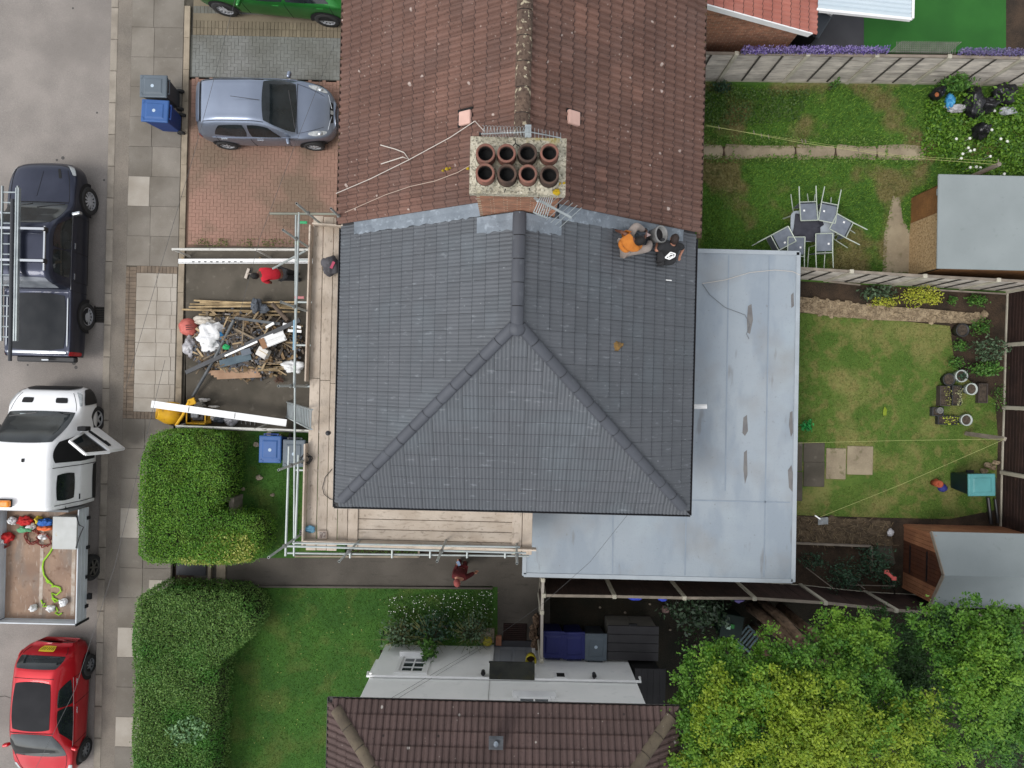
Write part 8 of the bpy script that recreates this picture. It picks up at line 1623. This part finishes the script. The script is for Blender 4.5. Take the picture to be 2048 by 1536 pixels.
for px, py, lab, c in [(1325, 1197, 'bright blue cloth caught on the brown fence rail', (.03, .06, .5)), (1270, 1195, 'thin blue strip on the brown fence rail', (.03, .06, .5)), (1478, 1200, 'pale purple ball behind the brown fence rail', S(120, 110, 170))]: lump(px, py, 1.55, .12 if px != 1270 else .2, .07, .08, mat('fence cloth %d' % px, c), lab, 'cloth', 'cloth', px, .2)
lump(1330, 1218, .3, .12, .1, .1, mat('dull pink stone', S(150, 120, 112)), 'dull pink stone in the dark yard', 'stone', 'stone', 3)
yp = at(975, 1283, .45); t = thing('plant_pot', 'round yellow pot on a stone base by the white wall', 'plant pot', (yp.x, yp.y, G)); MB().lathe([(.001, G), (.10, G), (.14, .45), (.10, .48), (.001, .48)], (yp.x, yp.y, 0), 16).build('shell', mat('yellow ochre pot', S(196, 184, 60), S(170, 158, 50), 6), t, smooth=True); MB().bb((yp.x - .2, yp.y - .1, G), (yp.x + .18, yp.y + .3, G + .08)).build('stone_base', M_edge, t); MB().blob((yp.x, yp.y + .12, .35), (.1, .1, .06), 3).build('pale_stone', M_slabl, t)
solo('brick_block', MB().bb((at(992, 1274, .3).x, at(992, 1290, .3).y, G), (at(1003, 1274, .3).x, at(992, 1272, .3).y, .34)), M_brick, 'single red block beside the brown door mat', 'block')
yb_ = thing('bucket', 'yellow bucket hanging open beside the pale door', 'bucket', at(1062, 1323, 1.0)); yc = at(1062, 1322, 1.5); MB().lathe([(.001, 1.2), (.12, 1.2), (.15, 1.5), (.13, 1.5), (.10, 1.24), (.001, 1.23)], (yc.x, yc.y, 0), 18).build('shell', mat('yellow bucket', S(206, 190, 50), S(186, 170, 44), 5, .5), yb_, smooth=True); MB().disc((yc.x, yc.y, 0), .11, 14, 1.3).build('inside', mat('brown bucket inside', S(72, 52, 40)), yb_)
mb = MB()
for k in range(12): mb.blob(tuple(at(1070 + random.uniform(-6, 4), 1235 + k * 7, .3)), (.1, .12, .1), k, .35, 8, 5)
solo('log_pile', mb, M_tw, 'row of dead logs and ivy along the narrow fence', 'logs')
for px, py in ((1200, 1215), (1250, 1225), (1300, 1208), (1340, 1260), (1390, 1290), (1420, 1300)): solo('stone', MB().blob(tuple(at(px, py, G)), (.04, .03, .02), px, .3, 7, 4), M_edge, 'tiny pale stone on the dark yard soil', 'stone', 'stones on the dark yard')
for k, (px, py) in enumerate([(1770, 820), (1770, 826)]): solo('petal_scrap', MB().blob(tuple(at(px, py, G + .05)), (.05, .09, .01), k, .4, 8, 4), M_yf, 'pale yellow leaf scrap on the lawn', 'leaf', 'leaf scraps on the lawn')

X, Y = scatter([(p.x, p.y) for p in pxpoly([(385, 478), (600, 478), (600, 494), (385, 494)], G)], 900)
k = rng.random(len(X)) < (.25 + .75 * (np.sin(X * 7) * np.sin(X * 2.7 + 1) > .15))
tag(leaves('weeds', np.stack([X, Y, G + .02 + .06 * rng.random(len(X))], 1)[k], .045, mat('paving weed', S(74, 92, 40), S(128, 136, 72), rough=.7, attr='rnd'), None, .5), 'weeds and moss along the lower edge of the red drive', 'weeds', kind='stuff')

def crack(pts, w_, lab):
    m_ = MB()
    for a_, b_ in zip(pts, pts[1:]): m_.bar(at(*a_, .096), at(*b_, .096), w_, .004)
    solo('road_crack', m_, mat('tar crack', S(92, 87, 82), S(74, 70, 66), 9, .9), lab, 'crack')
crack([(-20, 1396), (10, 1392), (24, 1397), (36, 1393)], .02, 'thin dark crack in the road left of the red car')
crack([(228, 20), (226, 200), (221, 420), (216, 560), (213, 760), (207, 1000), (203, 1250), (196, 1536)], .022, 'long dark gutter joint between road and kerb')
for px, py, r in [(130, 318, .05), (152, 726, .06), (156, 735, .05), (118, 322, .035), (212, 362, .03), (150, 20, .03), (198, 228, .03), (60, 730, .03)]:
    solo('oil_spot', MB().lathe([(r, .0965), (.001, .0985)], tuple(at(px, py, 0).xy) + (0,), 12), mat('oil stain', S(84, 80, 77), S(70, 67, 64), 9, .6), 'small dark oil spot on the road', 'stain', 'oil spots on the road')
X, Y = scatter([(p.x, p.y) for p in pxpoly([(1400, 272), (1860, 274), (1860, 328), (1400, 326)], G)], 3200)
c_ = np.array([at(1600, 300, G).y]); dy_ = np.abs(Y - c_[0] - (X - 8) * .0236); k = (dy_ > .17 + .06 * np.sin(X * 5) * np.sin(X * 2.1)) | (np.abs(np.sin(X * 1.45 + .6)) < .06)
tag(leaves('weeds', np.stack([X, Y, G + .03 + .06 * rng.random(len(X))], 1)[k], .06, mat('path weed', S(66, 104, 34), S(128, 156, 70), rough=.7, attr='rnd'), None, .5), 'weeds growing over the edges of the garden path', 'weeds', kind='stuff')

X, Y = scatter([(p.x, p.y) for p in pxpoly([(1925, 170), (2060, 165), (2060, 235), (1925, 240)], .8)], 520)
k = rng.random(len(X)) < (.5 + .5 * np.sin(X * 6) * np.sin(Y * 5 + 1))
tag(leaves('tall_weeds', np.stack([X, Y, .62 + .28 * rng.random(len(X))], 1)[k], .1, MATS['weed leaf'], None, .5), 'tall leafy weeds growing over the black rubbish bags', 'weeds', kind='stuff')
